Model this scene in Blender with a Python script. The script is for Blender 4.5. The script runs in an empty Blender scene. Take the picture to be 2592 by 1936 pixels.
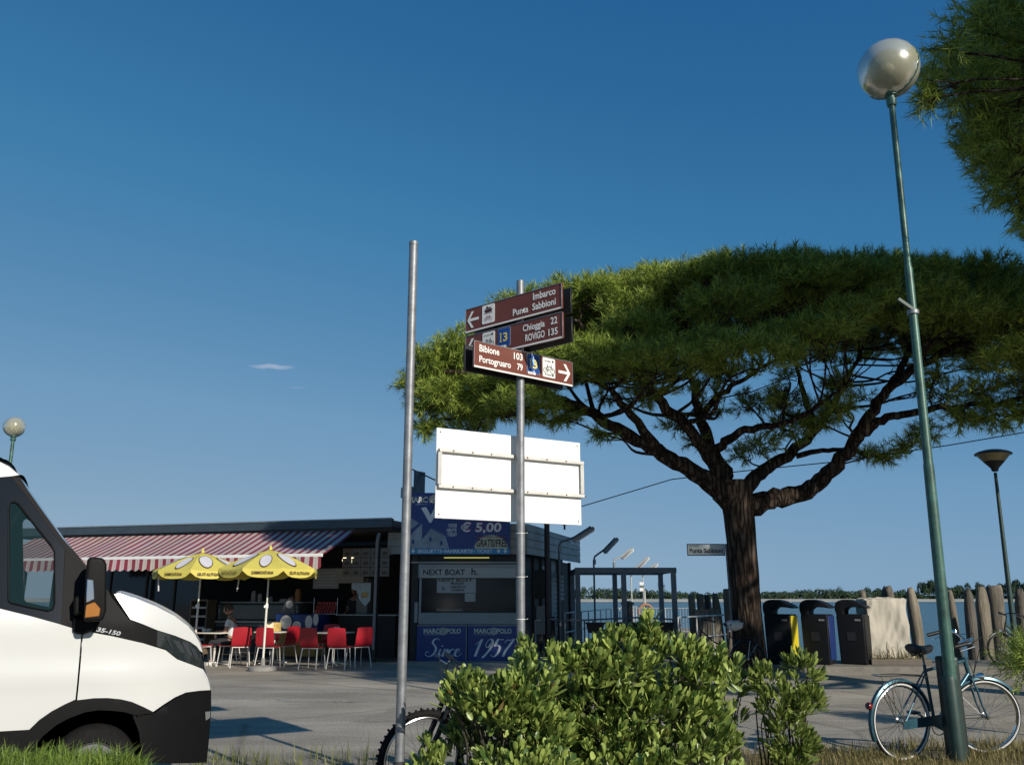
import bpy, bmesh, math, random
import numpy as np
from mathutils import Vector, Matrix
from mathutils.geometry import delaunay_2d_cdt

random.seed(7)
RNG = np.random.default_rng(11)
SC = bpy.context.scene
COL = SC.collection
R = math.radians

# ------------------------------------------------------------------ camera
F = 2157.0                      # focal length in photo pixels (2592 wide)
CAM_H = 1.5
PITCH = math.atan((1514 - 968) / F)
cam = bpy.data.objects.new('camera', bpy.data.cameras.new('camera'))
COL.objects.link(cam)
cam.location = (0, 0, CAM_H)
cam.rotation_euler = (math.pi / 2 + PITCH, 0, 0)
cam.data.sensor_width = 36.0
cam.data.lens = 36.0 * F / 2592
cam.data.clip_start = 0.05
cam.data.clip_end = 6000
SC.camera = cam

# ------------------------------------------------------------------ light
SUN_EL = R(23.5)
SUN_DIR = Vector((0.604 * math.cos(SUN_EL), -0.797 * math.cos(SUN_EL), math.sin(SUN_EL))).normalized()
world = bpy.data.worlds.new('World')
SC.world = world
world.use_nodes = True
wn = world.node_tree
wn.nodes.clear()
sky = wn.nodes.new('ShaderNodeTexSky')
sky.sky_type = 'NISHITA'
sky.sun_disc = False
sky.sun_elevation = SUN_EL
sky.sun_rotation = math.atan2(SUN_DIR.x, SUN_DIR.y)
sky.air_density = 1.0
sky.dust_density = 0.0
sky.ozone_density = 6.0
bg = wn.nodes.new('ShaderNodeBackground')
bg.inputs['Strength'].default_value = 0.085
wout = wn.nodes.new('ShaderNodeOutputWorld')
# film-like response: each channel compressed a little, the same in every direction
bw_n = wn.nodes.new('ShaderNodeSeparateColor')
wn.links.new(sky.outputs[0], bw_n.inputs[0])
dv = wn.nodes.new('ShaderNodeMath'); dv.operation = 'MULTIPLY'; dv.inputs[1].default_value = 0.085 / 4
wn.links.new(bw_n.outputs[1], dv.inputs[0])
rp = wn.nodes.new('ShaderNodeValToRGB')
els = rp.color_ramp.elements
els[0].position, els[0].color = 0.0, (0.010, 0.070, 0.24, 1)
els[1].position, els[1].color = 1.0, (1.0, 0.95, 0.86, 1)
for g_, c_ in ((0.095, (0.021, 0.120, 0.300)), (0.159, (0.048, 0.200, 0.400)), (0.332, (0.158, 0.318, 0.508)), (0.638, (0.270, 0.405, 0.540)), (1.1, (0.42, 0.50, 0.58))):
    q_ = els.new(g_ / 4); q_.color = (*c_, 1)
wn.links.new(dv.outputs[0], rp.inputs['Fac'])
com = wn.nodes.new('ShaderNodeVectorMath'); com.operation = 'SCALE'; com.inputs['Scale'].default_value = 1 / 0.085
wn.links.new(rp.outputs['Color'], com.inputs[0])
# one thin wisp of cloud low in the sky
def wisp(az, el, hw, hh, amt, colour_in):
    c = Vector((math.sin(az) * math.cos(el), math.cos(az) * math.cos(el), math.sin(el)))
    e1 = Vector((math.cos(az), -math.sin(az), 0)); e2 = e1.cross(c) * -1
    tc = wn.nodes.new('ShaderNodeTexCoord')
    nz = wn.nodes.new('ShaderNodeTexNoise'); nz.inputs['Scale'].default_value = 55; nz.inputs['Detail'].default_value = 5
    wn.links.new(tc.outputs['Generated'], nz.inputs['Vector'])
    def dot(v):
        d = wn.nodes.new('ShaderNodeVectorMath'); d.operation = 'DOT_PRODUCT'; d.inputs[1].default_value = v
        wn.links.new(tc.outputs['Generated'], d.inputs[0]); return d.outputs['Value']
    def mth(op, a, b, clamp=False):
        m = wn.nodes.new('ShaderNodeMath'); m.operation = op; m.use_clamp = clamp
        for i, q in enumerate((a, b)):
            if isinstance(q, (int, float)): m.inputs[i].default_value = q
            else: wn.links.new(q, m.inputs[i])
        return m.outputs[0]
    u = mth('DIVIDE', dot(e1), hw)
    w = mth('DIVIDE', mth('ADD', mth('SUBTRACT', dot(e2), e2.dot(c)), mth('MULTIPLY', u, hh * .35)), hh)
    w = mth('ADD', w, mth('MULTIPLY', mth('SUBTRACT', nz.outputs['Fac'], .5), 2.2))
    r2 = mth('ADD', mth('MULTIPLY', u, u), mth('MULTIPLY', w, w))
    k = mth('SUBTRACT', 1.0, r2, True)
    k = mth('MULTIPLY', mth('MULTIPLY', k, mth('GREATER_THAN', dot(c), 0)), amt)
    mx = wn.nodes.new('ShaderNodeMix'); mx.data_type = 'RGBA'
    wn.links.new(k, mx.inputs[0]); wn.links.new(colour_in, mx.inputs[6]); mx.inputs[7].default_value = (4.6, 5.6, 7.2, 1)
    return mx.outputs[2]
_cr = None
def _dir(px, py):
    a = (px - 1296) / F; b = (968 - py) / F
    v = Vector((a, math.cos(PITCH) - b * math.sin(PITCH), math.sin(PITCH) + b * math.cos(PITCH))).normalized()
    return math.atan2(v.x, v.y), math.asin(v.z)
col_ = wisp(*_dir(688, 927), 0.027, 0.0030, 0.75, com.outputs[0])
col_ = wisp(*_dir(752, 981), 0.012, 0.0016, 0.18, col_)
wn.links.new(col_, bg.inputs['Color'])
wn.links.new(bg.outputs[0], wout.inputs['Surface'])

sun = bpy.data.objects.new('sun', bpy.data.lights.new('sun', 'SUN'))
COL.objects.link(sun)
sun.data.energy = 4.9
sun.data.angle = R(0.55)
sun.data.color = (1.0, 0.93, 0.82)
sun.rotation_euler = (-SUN_DIR).to_track_quat('-Z', 'Y').to_euler()
sun.location = (20, -30, 30)

SC.view_settings.view_transform = 'Standard'
SC.view_settings.look = 'None'
SC.view_settings.exposure = 0.0
SC.view_settings.gamma = 1.0
SC.view_settings.use_curve_mapping = False
SC.cycles.max_bounces = 6
SC.cycles.transparent_max_bounces = 12

# ------------------------------------------------------------------ pixel -> place
_c, _s = math.cos(PITCH), math.sin(PITCH)
def ray(px, py):
    a = (px - 1296) / F
    b = (968 - py) / F
    return Vector((a, _c - b * _s, _s + b * _c))
EYE = Vector((0, 0, CAM_H))
def P(px, py, Y):
    d = ray(px, py)
    return EYE + d * (Y / d.y)
def G(px, py, z=0.0):
    d = ray(px, py)
    return EYE + d * ((z - CAM_H) / d.z)
def PL(px, py, p0, n):
    d = ray(px, py)
    return EYE + d * ((Vector(p0) - EYE).dot(n) / d.dot(n))

# ------------------------------------------------------------------ materials
_M = {}
def M(name, col, rough=0.6, metal=0.0, var=0.12, scale=6.0, bump=0.0, bscale=60.0, spec=0.5, trans=0.0, coat=0.0,
      stretch=None, col2=None, emit=None, alpha=1.0):
    if name in _M:
        return _M[name]
    m = bpy.data.materials.new(name)
    m.use_nodes = True
    nt = m.node_tree
    b = nt.nodes['Principled BSDF']
    b.inputs['Roughness'].default_value = rough
    b.inputs['Metallic'].default_value = metal
    b.inputs['Specular IOR Level'].default_value = spec
    if coat:
        b.inputs['Coat Weight'].default_value = coat
        b.inputs['Coat Roughness'].default_value = 0.05
    tc = nt.nodes.new('ShaderNodeTexCoord')
    src = tc.outputs['Object']
    if stretch:
        mp = nt.nodes.new('ShaderNodeMapping')
        mp.inputs['Scale'].default_value = stretch
        nt.links.new(src, mp.inputs['Vector'])
        src = mp.outputs['Vector']
    if var > 0 or col2:
        n = nt.nodes.new('ShaderNodeTexNoise')
        n.inputs['Scale'].default_value = scale
        n.inputs['Detail'].default_value = 6
        n.inputs['Roughness'].default_value = 0.62
        nt.links.new(src, n.inputs['Vector'])
        r = nt.nodes.new('ShaderNodeValToRGB')
        r.color_ramp.elements[0].position = 0.3
        r.color_ramp.elements[1].position = 0.7
        lo = [c * (1 - var) for c in col]
        hi = [min(1, c * (1 + var)) for c in (col2 or col)]
        r.color_ramp.elements[0].color = (*lo, 1)
        r.color_ramp.elements[1].color = (*hi, 1)
        nt.links.new(n.outputs['Fac'], r.inputs['Fac'])
        nt.links.new(r.outputs['Color'], b.inputs['Base Color'])
    else:
        b.inputs['Base Color'].default_value = (*col, 1)
    if bump > 0:
        n2 = nt.nodes.new('ShaderNodeTexNoise')
        n2.inputs['Scale'].default_value = bscale
        n2.inputs['Detail'].default_value = 4
        nt.links.new(src, n2.inputs['Vector'])
        bp = nt.nodes.new('ShaderNodeBump')
        bp.inputs['Strength'].default_value = bump
        bp.inputs['Distance'].default_value = 0.02
        nt.links.new(n2.outputs['Fac'], bp.inputs['Height'])
        nt.links.new(bp.outputs['Normal'], b.inputs['Normal'])
    if emit:
        b.inputs['Emission Color'].default_value = (*emit[0], 1)
        b.inputs['Emission Strength'].default_value = emit[1]
    if trans:
        b.inputs['Transmission Weight'].default_value = trans
    if alpha < 1:
        b.inputs['Alpha'].default_value = alpha
    _M[name] = m
    return m

def leaf_mat(name, c0, c1, rough=0.45, tr=0.3, spec=0.5, mid=None):
    if name in _M:
        return _M[name]
    m = bpy.data.materials.new(name)
    m.use_nodes = True
    nt = m.node_tree
    b = nt.nodes['Principled BSDF']
    b.inputs['Roughness'].default_value = rough
    b.inputs['Specular IOR Level'].default_value = spec
    g = nt.nodes.new('ShaderNodeNewGeometry')
    r = nt.nodes.new('ShaderNodeValToRGB')
    r.color_ramp.elements[0].color = (*c0, 1)
    r.color_ramp.elements[1].color = (*c1, 1)
    if mid:
        q_ = r.color_ramp.elements.new(mid[0]); q_.color = (*mid[1], 1)
    nt.links.new(g.outputs['Random Per Island'], r.inputs['Fac'])
    nt.links.new(r.outputs['Color'], b.inputs['Base Color'])
    t = nt.nodes.new('ShaderNodeBsdfTranslucent')
    nt.links.new(r.outputs['Color'], t.inputs['Color'])
    mx = nt.nodes.new('ShaderNodeMixShader')
    mx.inputs[0].default_value = tr
    out = nt.nodes['Material Output']
    nt.links.new(b.outputs[0], mx.inputs[1])
    nt.links.new(t.outputs[0], mx.inputs[2])
    nt.links.new(mx.outputs[0], out.inputs['Surface'])
    _M[name] = m
    return m

# ------------------------------------------------------------------ objects
def tag(o, label=None, cat=None, group=None, kind=None):
    if label: o['label'] = label
    if cat: o['category'] = cat
    if group: o['group'] = group
    if kind: o['kind'] = kind
    return o
def empty(name, loc=(0, 0, 0), rz=0.0, label=None, cat=None, group=None):
    o = bpy.data.objects.new(name, None)
    COL.objects.link(o)
    o.location = loc
    o.rotation_euler = (0, 0, rz)
    o.empty_display_size = 0.2
    return tag(o, label, cat, group)
def link(name, me, mat=None, parent=None):
    o = bpy.data.objects.new(name, me)
    if mat is not None and not me.materials:
        for m in (mat if isinstance(mat, (list, tuple)) else [mat]):
            me.materials.append(m)
    COL.objects.link(o)
    o.parent = parent
    return o
def copy_tree(o, parent=None):
    c = o.copy()
    COL.objects.link(c)
    c.parent = parent
    for ch in list(o.children):
        copy_tree(ch, c)
    return c

class MB:
    """collects shapes, built into ONE mesh object"""
    def __init__(s):
        s.v, s.f, s.mi = [], [], []
        s.cur = 0
    def add(s, vs, fs):
        n = len(s.v)
        s.v += [tuple(v) for v in vs]
        s.f += [tuple(i + n for i in f) for f in fs]
        s.mi += [s.cur] * len(fs)
        return s
    def box(s, c, size, rot=None):
        hx, hy, hz = size[0] / 2, size[1] / 2, size[2] / 2
        vs = [Vector((x, y, z)) for x in (-hx, hx) for y in (-hy, hy) for z in (-hz, hz)]
        if rot is not None:
            vs = [rot @ v for v in vs]
        c = Vector(c)
        return s.add([v + c for v in vs], [(0, 1, 3, 2), (4, 6, 7, 5), (0, 4, 5, 1), (2, 3, 7, 6), (0, 2, 6, 4), (1, 5, 7, 3)])
    def span(s, a, b):
        a, b = Vector(a), Vector(b)
        return s.box((a + b) / 2, [abs(q) for q in (b - a)])
    def bar(s, a, b, w, h):
        """rectangular bar between two points"""
        a, b = Vector(a), Vector(b)
        d = (b - a)
        q = d.to_track_quat('X', 'Z').to_matrix()
        return s.box((a + b) / 2, (d.length, w, h), q)
    def tube(s, pts, rad, n=10, cap=True, closed=False):
        pts = [Vector(p) for p in pts]
        k = len(pts)
        if not isinstance(rad, (list, tuple)):
            rad = [rad] * k
        up = None
        vs, fs = [], []
        for i, p in enumerate(pts):
            if closed:
                t = pts[(i + 1) % k] - pts[i - 1]
            else:
                t = pts[min(i + 1, k - 1)] - pts[max(i - 1, 0)]
            t.normalize()
            if up is None:
                up = t.orthogonal().normalized()
            up = (up - t * up.dot(t))
            if up.length < 1e-6: up = t.orthogonal()
            up.normalize()
            sd = t.cross(up)
            for j in range(n):
                a = 2 * math.pi * j / n
                vs.append(p + (up * math.cos(a) + sd * math.sin(a)) * rad[i])
        m = k if closed else k - 1
        for i in range(m):
            for j in range(n):
                i2 = (i + 1) % k
                fs.append((i * n + j, i * n + (j + 1) % n, i2 * n + (j + 1) % n, i2 * n + j))
        if cap and not closed:
            fs.append(tuple(range(n - 1, -1, -1)))
            fs.append(tuple((k - 1) * n + j for j in range(n)))
        return s.add(vs, fs)
    def lathe(s, prof, c=(0, 0, 0), n=20, axis=None):
        """profile [(r,z)...] turned about z (or axis matrix)"""
        c = Vector(c)
        vs, fs = [], []
        for r, z in prof:
            for j in range(n):
                a = 2 * math.pi * j / n
                v = Vector((max(r, 1e-4) * math.cos(a), max(r, 1e-4) * math.sin(a), z))
                if axis is not None: v = axis @ v
                vs.append(v + c)
        for i in range(len(prof) - 1):
            for j in range(n):
                fs.append((i * n + j, i * n + (j + 1) % n, (i + 1) * n + (j + 1) % n, (i + 1) * n + j))
        fs.append(tuple(range(n - 1, -1, -1)))
        fs.append(tuple((len(prof) - 1) * n + j for j in range(n)))
        return s.add(vs, fs)
    def prism(s, poly, o, ux, uy, depth):
        """planar polygon (2d) with origin o and axes ux, uy extruded by depth along ux x uy"""
        o, ux, uy = Vector(o), Vector(ux), Vector(uy)
        nrm = ux.cross(uy).normalized() * depth
        k = len(poly)
        base = [o + ux * p[0] + uy * p[1] for p in poly]
        vs = base + [b + nrm for b in base]
        fs = [tuple(range(k - 1, -1, -1)), tuple(range(k, 2 * k))]
        for i in range(k):
            fs.append((i, (i + 1) % k, k + (i + 1) % k, k + i))
        return s.add(vs, fs)
    def torus(s, c, R0, r, n=36, m=10, axis=None):
        pts = []
        for i in range(n):
            a = 2 * math.pi * i / n
            v = Vector((R0 * math.cos(a), R0 * math.sin(a), 0))
            if axis is not None: v = axis @ v
            pts.append(Vector(c) + v)
        return s.tube(pts, r, m, closed=True)
    def mesh(s, name, smooth=True, angle=38, bevel=0.0, seg=1):
        me = bpy.data.meshes.new(name)
        me.from_pydata(s.v, [], s.f)
        if any(s.mi):
            me.polygons.foreach_set('material_index', s.mi)
        if bevel > 0:
            bm = bmesh.new()
            bm.from_mesh(me)
            es = [e for e in bm.edges if len(e.link_faces) == 2 and e.calc_face_angle(0) > 0.6]
            bmesh.ops.bevel(bm, geom=es, offset=bevel, segments=seg, affect='EDGES', profile=0.6, clamp_overlap=True)
            bm.to_mesh(me)
            bm.free()
        if smooth:
            me.polygons.foreach_set('use_smooth', [True] * len(me.polygons))
            me.set_sharp_from_angle(angle=R(angle))
        me.update()
        return me
    def build(s, name, mat, parent=None, **k):
        return link(name, s.mesh(name, **k), mat, parent)

def basis(xa, za):
    """rotation matrix whose local z is za and local x near xa"""
    z = Vector(za).normalized()
    x = Vector(xa)
    x = (x - z * x.dot(z)).normalized()
    y = z.cross(x)
    return Matrix((x, y, z)).transposed()

# ------------------------------------------------------------------ lettering
def text_mesh(body, bold=0.0, shear=0.0, ext=0.004, space=1.0):
    c = bpy.data.curves.new('lettering', 'FONT')
    c.body = body
    c.offset = bold
    c.shear = shear
    c.space_character = space
    c.resolution_u = 3
    o = bpy.data.objects.new('lettering', c)
    COL.objects.link(o)
    bpy.context.view_layer.update()
    dg = bpy.context.evaluated_depsgraph_get()
    me = bpy.data.meshes.new_from_object(o.evaluated_get(dg))
    bpy.data.objects.remove(o)
    bpy.data.curves.remove(c)
    me.materials.clear()
    return me
def text(body, o, ux, uy, w, h, mat, parent=None, bold=0.015, shear=0.0, align='fit', name='lettering', lift=0.003, space=1.0, asc=True):
    """lettering fitted to a w x h rectangle whose lower left corner is o"""
    me = text_mesh(body, bold, shear, space=space)
    co = np.empty(len(me.vertices) * 3)
    me.vertices.foreach_get('co', co)
    co = co.reshape(-1, 3)
    mn, mx = co[:, :2].min(0), co[:, :2].max(0)
    sx = w / max(1e-6, mx[0] - mn[0])
    sy = h / max(1e-6, mx[1] - mn[1])
    ux, uy = Vector(ux).normalized(), Vector(uy).normalized()
    nz = ux.cross(uy)
    o = Vector(o) + nz * lift
    q = (co[:, 0:1] - mn[0]) * sx * np.array(ux) + (co[:, 1:2] - mn[1]) * sy * np.array(uy) + np.array(o)
    me.vertices.foreach_set('co', q.ravel())
    me.update()
    return link(name, me, mat, parent)

def stroke_mesh(strokes, o, ux, uy, sx, sy, slant=0.25, wmin=0.010, wmax=0.05, pen=0.9):
    """calligraphic pen strokes as a flat ribbon mesh"""
    ux, uy = Vector(ux), Vector(uy)
    vs, fs = [], []
    for st in strokes:
        pts = [Vector((p[0], p[1])) for p in st]
        # catmull-rom
        q = []
        for i in range(len(pts) - 1):
            p0, p1, p2, p3 = pts[max(i - 1, 0)], pts[i], pts[i + 1], pts[min(i + 2, len(pts) - 1)]
            for j in range(8):
                t = j / 8
                q.append(0.5 * ((2 * p1) + (p2 - p0) * t + (2 * p0 - 5 * p1 + 4 * p2 - p3) * t * t + (3 * p1 - p0 - 3 * p2 + p3) * t ** 3))
        q.append(pts[-1])
        n0 = len(vs)
        for i, p in enumerate(q):
            t = (q[min(i + 1, len(q) - 1)] - q[max(i - 1, 0)])
            if t.length < 1e-9: t = Vector((1, 0))
            t.normalize()
            nrm = Vector((-t.y, t.x))
            w = wmin + (wmax - wmin) * max(0, -t.y) ** 1.2
            for sg in (-1, 1):
                a = p + nrm * (w * sg)
                a = Vector((a.x + a.y * slant, a.y))
                vs.append(Vector(o) + ux * (a.x * sx) + uy * (a.y * sy))
        for i in range(len(q) - 1):
            fs.append((n0 + 2 * i, n0 + 2 * i + 1, n0 + 2 * i + 3, n0 + 2 * i + 2))
    me = bpy.data.meshes.new('lettering')
    me.from_pydata(vs, [], fs)
    return me

# common materials
galv = M('galvanised', (0.22, 0.23, 0.24), 0.5, 0.45, 0.25, 14, 0.08, 120)
white_paint = M('white_paint', (0.72, 0.72, 0.70), 0.5, 0, 0.05, 3)
black_plastic = M('black_plastic', (0.012, 0.012, 0.013), 0.45, 0, 0.2, 5, 0.05, 300)
dark_metal = M('dark_metal', (0.02, 0.022, 0.024), 0.4, 0.5, 0.2, 8)
steel = M('steel', (0.55, 0.55, 0.55), 0.25, 1.0, 0.1, 8)
chrome = M('chrome', (0.8, 0.8, 0.8), 0.12, 1.0, 0.0)
rubber = M('rubber', (0.012, 0.012, 0.012), 0.85, 0, 0.25, 30, 0.2, 200, spec=.15)
white_print = M('white_print', (0.78, 0.77, 0.73), 0.55, 0, 0.03, 9)
black_print = M('black_print', (0.015, 0.015, 0.015), 0.6, 0, 0.0)
concrete = M('concrete', (0.26, 0.25, 0.23), 0.9, 0, 0.2, 5, 0.25, 60)
# ================================================================== THE SETTING
def ground_mat():
    m = bpy.data.materials.new('asphalt')
    m.use_nodes = True
    nt = m.node_tree
    b = nt.nodes['Principled BSDF']
    b.inputs['Roughness'].default_value = 0.92
    b.inputs['Specular IOR Level'].default_value = 0.25
    tc = nt.nodes.new('ShaderNodeTexCoord')
    def noise(sc, det=6, rough=0.6, stretch=None):
        n = nt.nodes.new('ShaderNodeTexNoise')
        n.inputs['Scale'].default_value = sc
        n.inputs['Detail'].default_value = det
        n.inputs['Roughness'].default_value = rough
        src = tc.outputs['Object']
        if stretch:
            mp = nt.nodes.new('ShaderNodeMapping')
            mp.inputs['Scale'].default_value = stretch
            nt.links.new(src, mp.inputs['Vector'])
            src = mp.outputs['Vector']
        nt.links.new(src, n.inputs['Vector'])
        return n.outputs['Fac']
    def ramp(f, c0, c1, a=0.3, z=0.7):
        r = nt.nodes.new('ShaderNodeValToRGB')
        r.color_ramp.elements[0].position, r.color_ramp.elements[1].position = a, z
        r.color_ramp.elements[0].color, r.color_ramp.elements[1].color = (*c0, 1), (*c1, 1)
        nt.links.new(f, r.inputs['Fac'])
        return r.outputs['Color']
    def mix(a, b_, f, mode='MULTIPLY'):
        x = nt.nodes.new('ShaderNodeMix')
        x.data_type = 'RGBA'
        x.blend_type = mode
        if isinstance(f, float): x.inputs[0].default_value = f
        else: nt.links.new(f, x.inputs[0])
        nt.links.new(a, x.inputs[6]); nt.links.new(b_, x.inputs[7])
        return x.outputs[2]
    base = ramp(noise(0.5), (0.310, 0.275, 0.222), (0.460, 0.418, 0.348))
    grit = ramp(noise(38, 4, 0.8), (0.60, 0.60, 0.60), (1.35, 1.35, 1.35), 0.36, 0.64)
    streak = ramp(noise(0.55, 7, 0.66, (0.30, 1.8, 1)), (0.74, 0.74, 0.75), (1.16, 1.15, 1.12), 0.38, 0.66)
    v = nt.nodes.new('ShaderNodeTexVoronoi')
    v.feature = 'DISTANCE_TO_EDGE'
    v.inputs['Scale'].default_value = 0.22
    nt.links.new(tc.outputs['Object'], v.inputs['Vector'])
    crack = ramp(v.outputs['Distance'], (0.62, 0.62, 0.62), (1, 1, 1), 0.0, 0.012)
    c = mix(mix(mix(base, grit, 1.0), streak, 1.0), crack, 0.8)
    nt.links.new(c, b.inputs['Base Color'])
    bp = nt.nodes.new('ShaderNodeBump')
    bp.inputs['Strength'].default_value = 0.5
    bp.inputs['Distance'].default_value = 0.012
    nt.links.new(noise(70, 3, 0.7), bp.inputs['Height'])
    nt.links.new(bp.outputs['Normal'], b.inputs['Normal'])
    return m

def slab(poly, z0, z1, name, mat):
    bm = bmesh.new()
    vs = [bm.verts.new((x, y, z1)) for x, y in poly]
    f = bm.faces.new(vs)
    r = bmesh.ops.extrude_face_region(bm, geom=[f])
    bmesh.ops.translate(bm, verts=[g for g in r['geom'] if isinstance(g, bmesh.types.BMVert)], vec=(0, 0, z0 - z1))
    bmesh.ops.recalc_face_normals(bm, faces=bm.faces)
    me = bpy.data.meshes.new(name)
    bm.to_mesh(me); bm.free()
    return tag(link(name, me, mat), kind='structure')

QY = 20.9      # quay edge on the right
slab([(-150, -90), (150, -90), (150, QY), (3.2, QY), (3.2, 32), (-150, 32)], -2.6, 0.0, 'asphalt_ground', ground_mat())
# raised strip of paving along the quay where the bins stand, with its kerb
slab([(3.25, 19.05), (60, 19.05), (60, QY - 0.02), (3.25, QY - 0.02)], -0.2, 0.10, 'pavement', M('paving', (0.20, 0.185, 0.16), 0.9, 0, 0.25, 3, 0.3, 40))
slab([(3.25, 18.9), (60, 18.9), (60, 19.045), (3.25, 19.045)], -0.2, 0.11, 'kerb', M('kerb_stone', (0.16, 0.15, 0.13), 0.85, 0, 0.2, 4, 0.2, 50))

# faint painted lines, worn away
def worn_paint():
    m = M('worn_paint', (0.42, 0.41, 0.37), 0.85, 0, 0.1, 6)
    nt = m.node_tree
    b = nt.nodes['Principled BSDF']
    tc = nt.nodes.new('ShaderNodeTexCoord')
    n = nt.nodes.new('ShaderNodeTexNoise'); n.inputs['Scale'].default_value = 5; n.inputs['Detail'].default_value = 8
    nt.links.new(tc.outputs['Object'], n.inputs['Vector'])
    r = nt.nodes.new('ShaderNodeValToRGB')
    r.color_ramp.elements[0].position, r.color_ramp.elements[1].position = 0.46, 0.62
    nt.links.new(n.outputs['Fac'], r.inputs['Fac'])
    ml = nt.nodes.new('ShaderNodeMath'); ml.operation = 'MULTIPLY'; ml.inputs[1].default_value = 0.75
    nt.links.new(r.outputs['Color'], ml.inputs[0])
    nt.links.new(ml.outputs[0], b.inputs['Alpha'])
    return m
def line_mark(a, b, w):
    a, b = Vector(a), Vector(b)
    d = (b - a).normalized()
    s = Vector((-d.y, d.x, 0)) * w / 2
    z = Vector((0, 0, 0.004))
    me = bpy.data.meshes.new('road_marking')
    me.from_pydata([a - s + z, b - s + z, b + s + z, a + s + z], [], [(0, 1, 2, 3)])
    tag(link('road_marking', me, worn_paint()), kind='structure')
# dark repair patches in the asphalt
def patch(pts, name='asphalt_patch'):
    rg = random.Random(len(pts) + int(pts[0][0]))
    vs = []
    for i in range(len(pts)):
        a, b = G(*pts[i]), G(*pts[(i + 1) % len(pts)])
        for k in range(7):
            p = a + (b - a) * (k / 7)
            vs.append((p.x + rg.uniform(-.05, .05), p.y + rg.uniform(-.06, .06), .003))
    me = bpy.data.meshes.new(name); me.from_pydata(vs, [], [tuple(range(len(vs)))])
    tag(link(name, me, M('patch_tar', (0.290, 0.262, 0.218), .92, 0, .22, 9, .4, 60, spec=.2)), kind='structure')
patch([(890, 1826), (1000, 1790), (1180, 1786), (1230, 1828)])
patch([(2090, 1786), (2300, 1770), (2420, 1778), (2250, 1800)])
line_mark(G(380, 1760), G(900, 1778), 0.30)
line_mark(G(380, 1725), G(1090, 1762), 0.24)
line_mark(G(520, 1791), G(1000, 1772), 0.09)

# water
def water_mat():
    m = bpy.data.materials.new('lagoon_water')
    m.use_nodes = True
    nt = m.node_tree
    b = nt.nodes['Principled BSDF']
    b.inputs['Base Color'].default_value = (0.050, 0.100, 0.108, 1)
    b.inputs['Roughness'].default_value = 0.25
    b.inputs['IOR'].default_value = 1.24
    tc = nt.nodes.new('ShaderNodeTexCoord')
    prev = None
    for sc, st, di, sx in ((0.9, 0.9, 0.25, (0.6, 1.0, 1)), (3.2, 0.7, 0.06, (0.6, 1.1, 1)), (0.12, 0.5, 0.6, (1, 1, 1))):
        mp = nt.nodes.new('ShaderNodeMapping'); mp.inputs['Scale'].default_value = sx
        mp.inputs['Rotation'].default_value = (0, 0, 0.25)
        nt.links.new(tc.outputs['Object'], mp.inputs['Vector'])
        n = nt.nodes.new('ShaderNodeTexNoise'); n.inputs['Scale'].default_value = sc; n.inputs['Detail'].default_value = 4
        nt.links.new(mp.outputs['Vector'], n.inputs['Vector'])
        bp = nt.nodes.new('ShaderNodeBump'); bp.inputs['Strength'].default_value = st; bp.inputs['Distance'].default_value = di
        nt.links.new(n.outputs['Fac'], bp.inputs['Height'])
        if prev: nt.links.new(prev, bp.inputs['Normal'])
        prev = bp.outputs['Normal']
    nt.links.new(prev, b.inputs['Normal'])
    return m
me = bpy.data.meshes.new('water')
me.from_pydata([(-4000, -200, -1.0), (4000, -200, -1.0), (4000, 5500, -1.0), (-4000, 5500, -1.0)], [], [(0, 1, 2, 3)])
tag(link('water', me, water_mat()), kind='structure')

# far shore: a low island with a pale beach, and its wood as one mass
FY = 640.0
def shore_y(x):
    return FY + 22 * math.sin(x * 0.006) + 9 * math.sin(x * 0.021 + 1) - (70 * min(1, max(0, (x - 330) / 130.0)))
mb = MB()
xs = np.arange(-1400, 1500, 12.0)
vs, fs = [], []
for x in xs:
    y = shore_y(x)
    for dy, z in ((-6, -1.3), (0, -0.55 + 0.25 * math.sin(x * .05)), (9, 0.35), (24, 1.1), (400, 1.6)):
        vs.append((x, y + dy, z))
for i in range(len(xs) - 1):
    for j in range(4):
        a = i * 5 + j
        fs.append((a, a + 5, a + 6, a + 1))
mb.add(vs, fs)
tag(mb.build('far_shore', M('sand', (0.42, 0.40, 0.33), 0.9, 0, 0.25, 0.05)), kind='structure')

def blob_mass(name, centers, mat, kind=None):
    """thousands of small leaf clump faces in one mesh"""
    V, Fc = [], []
    base = 0
    for (cx, cy, cz, rx, rz, n) in centers:
        u = RNG.normal(size=(n, 3)); u /= np.linalg.norm(u, axis=1)[:, None]
        u[:, 2] = np.where(u[:, 2] < -0.35, -u[:, 2], u[:, 2])
        rr = RNG.uniform(0.72, 1.06, n)[:, None]
        c = np.array([cx, cy, cz]) + u * rr * np.array([rx, rx, rz])
        a = RNG.normal(size=(n, 3)); a /= np.linalg.norm(a, axis=1)[:, None]
        b = np.cross(a, u + 0.4 * RNG.normal(size=(n, 3))); b /= np.linalg.norm(b, axis=1)[:, None]
        a = np.cross(b, u); a /= np.maximum(1e-6, np.linalg.norm(a, axis=1))[:, None]
        sz = RNG.uniform(0.09, 0.21, n)[:, None] * rx
        q = np.stack([c - a * sz, c + b * sz * .8, c + a * sz, c - b * sz * .8], 1).reshape(-1, 3)
        V.append(q)
        idx = np.arange(n)[:, None] * 4 + np.arange(4)[None] + base
        Fc.append(idx)
        base += n * 4
    V = np.concatenate(V); Fc = np.concatenate(Fc)
    return np_mesh(name, V, Fc, mat)
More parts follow.
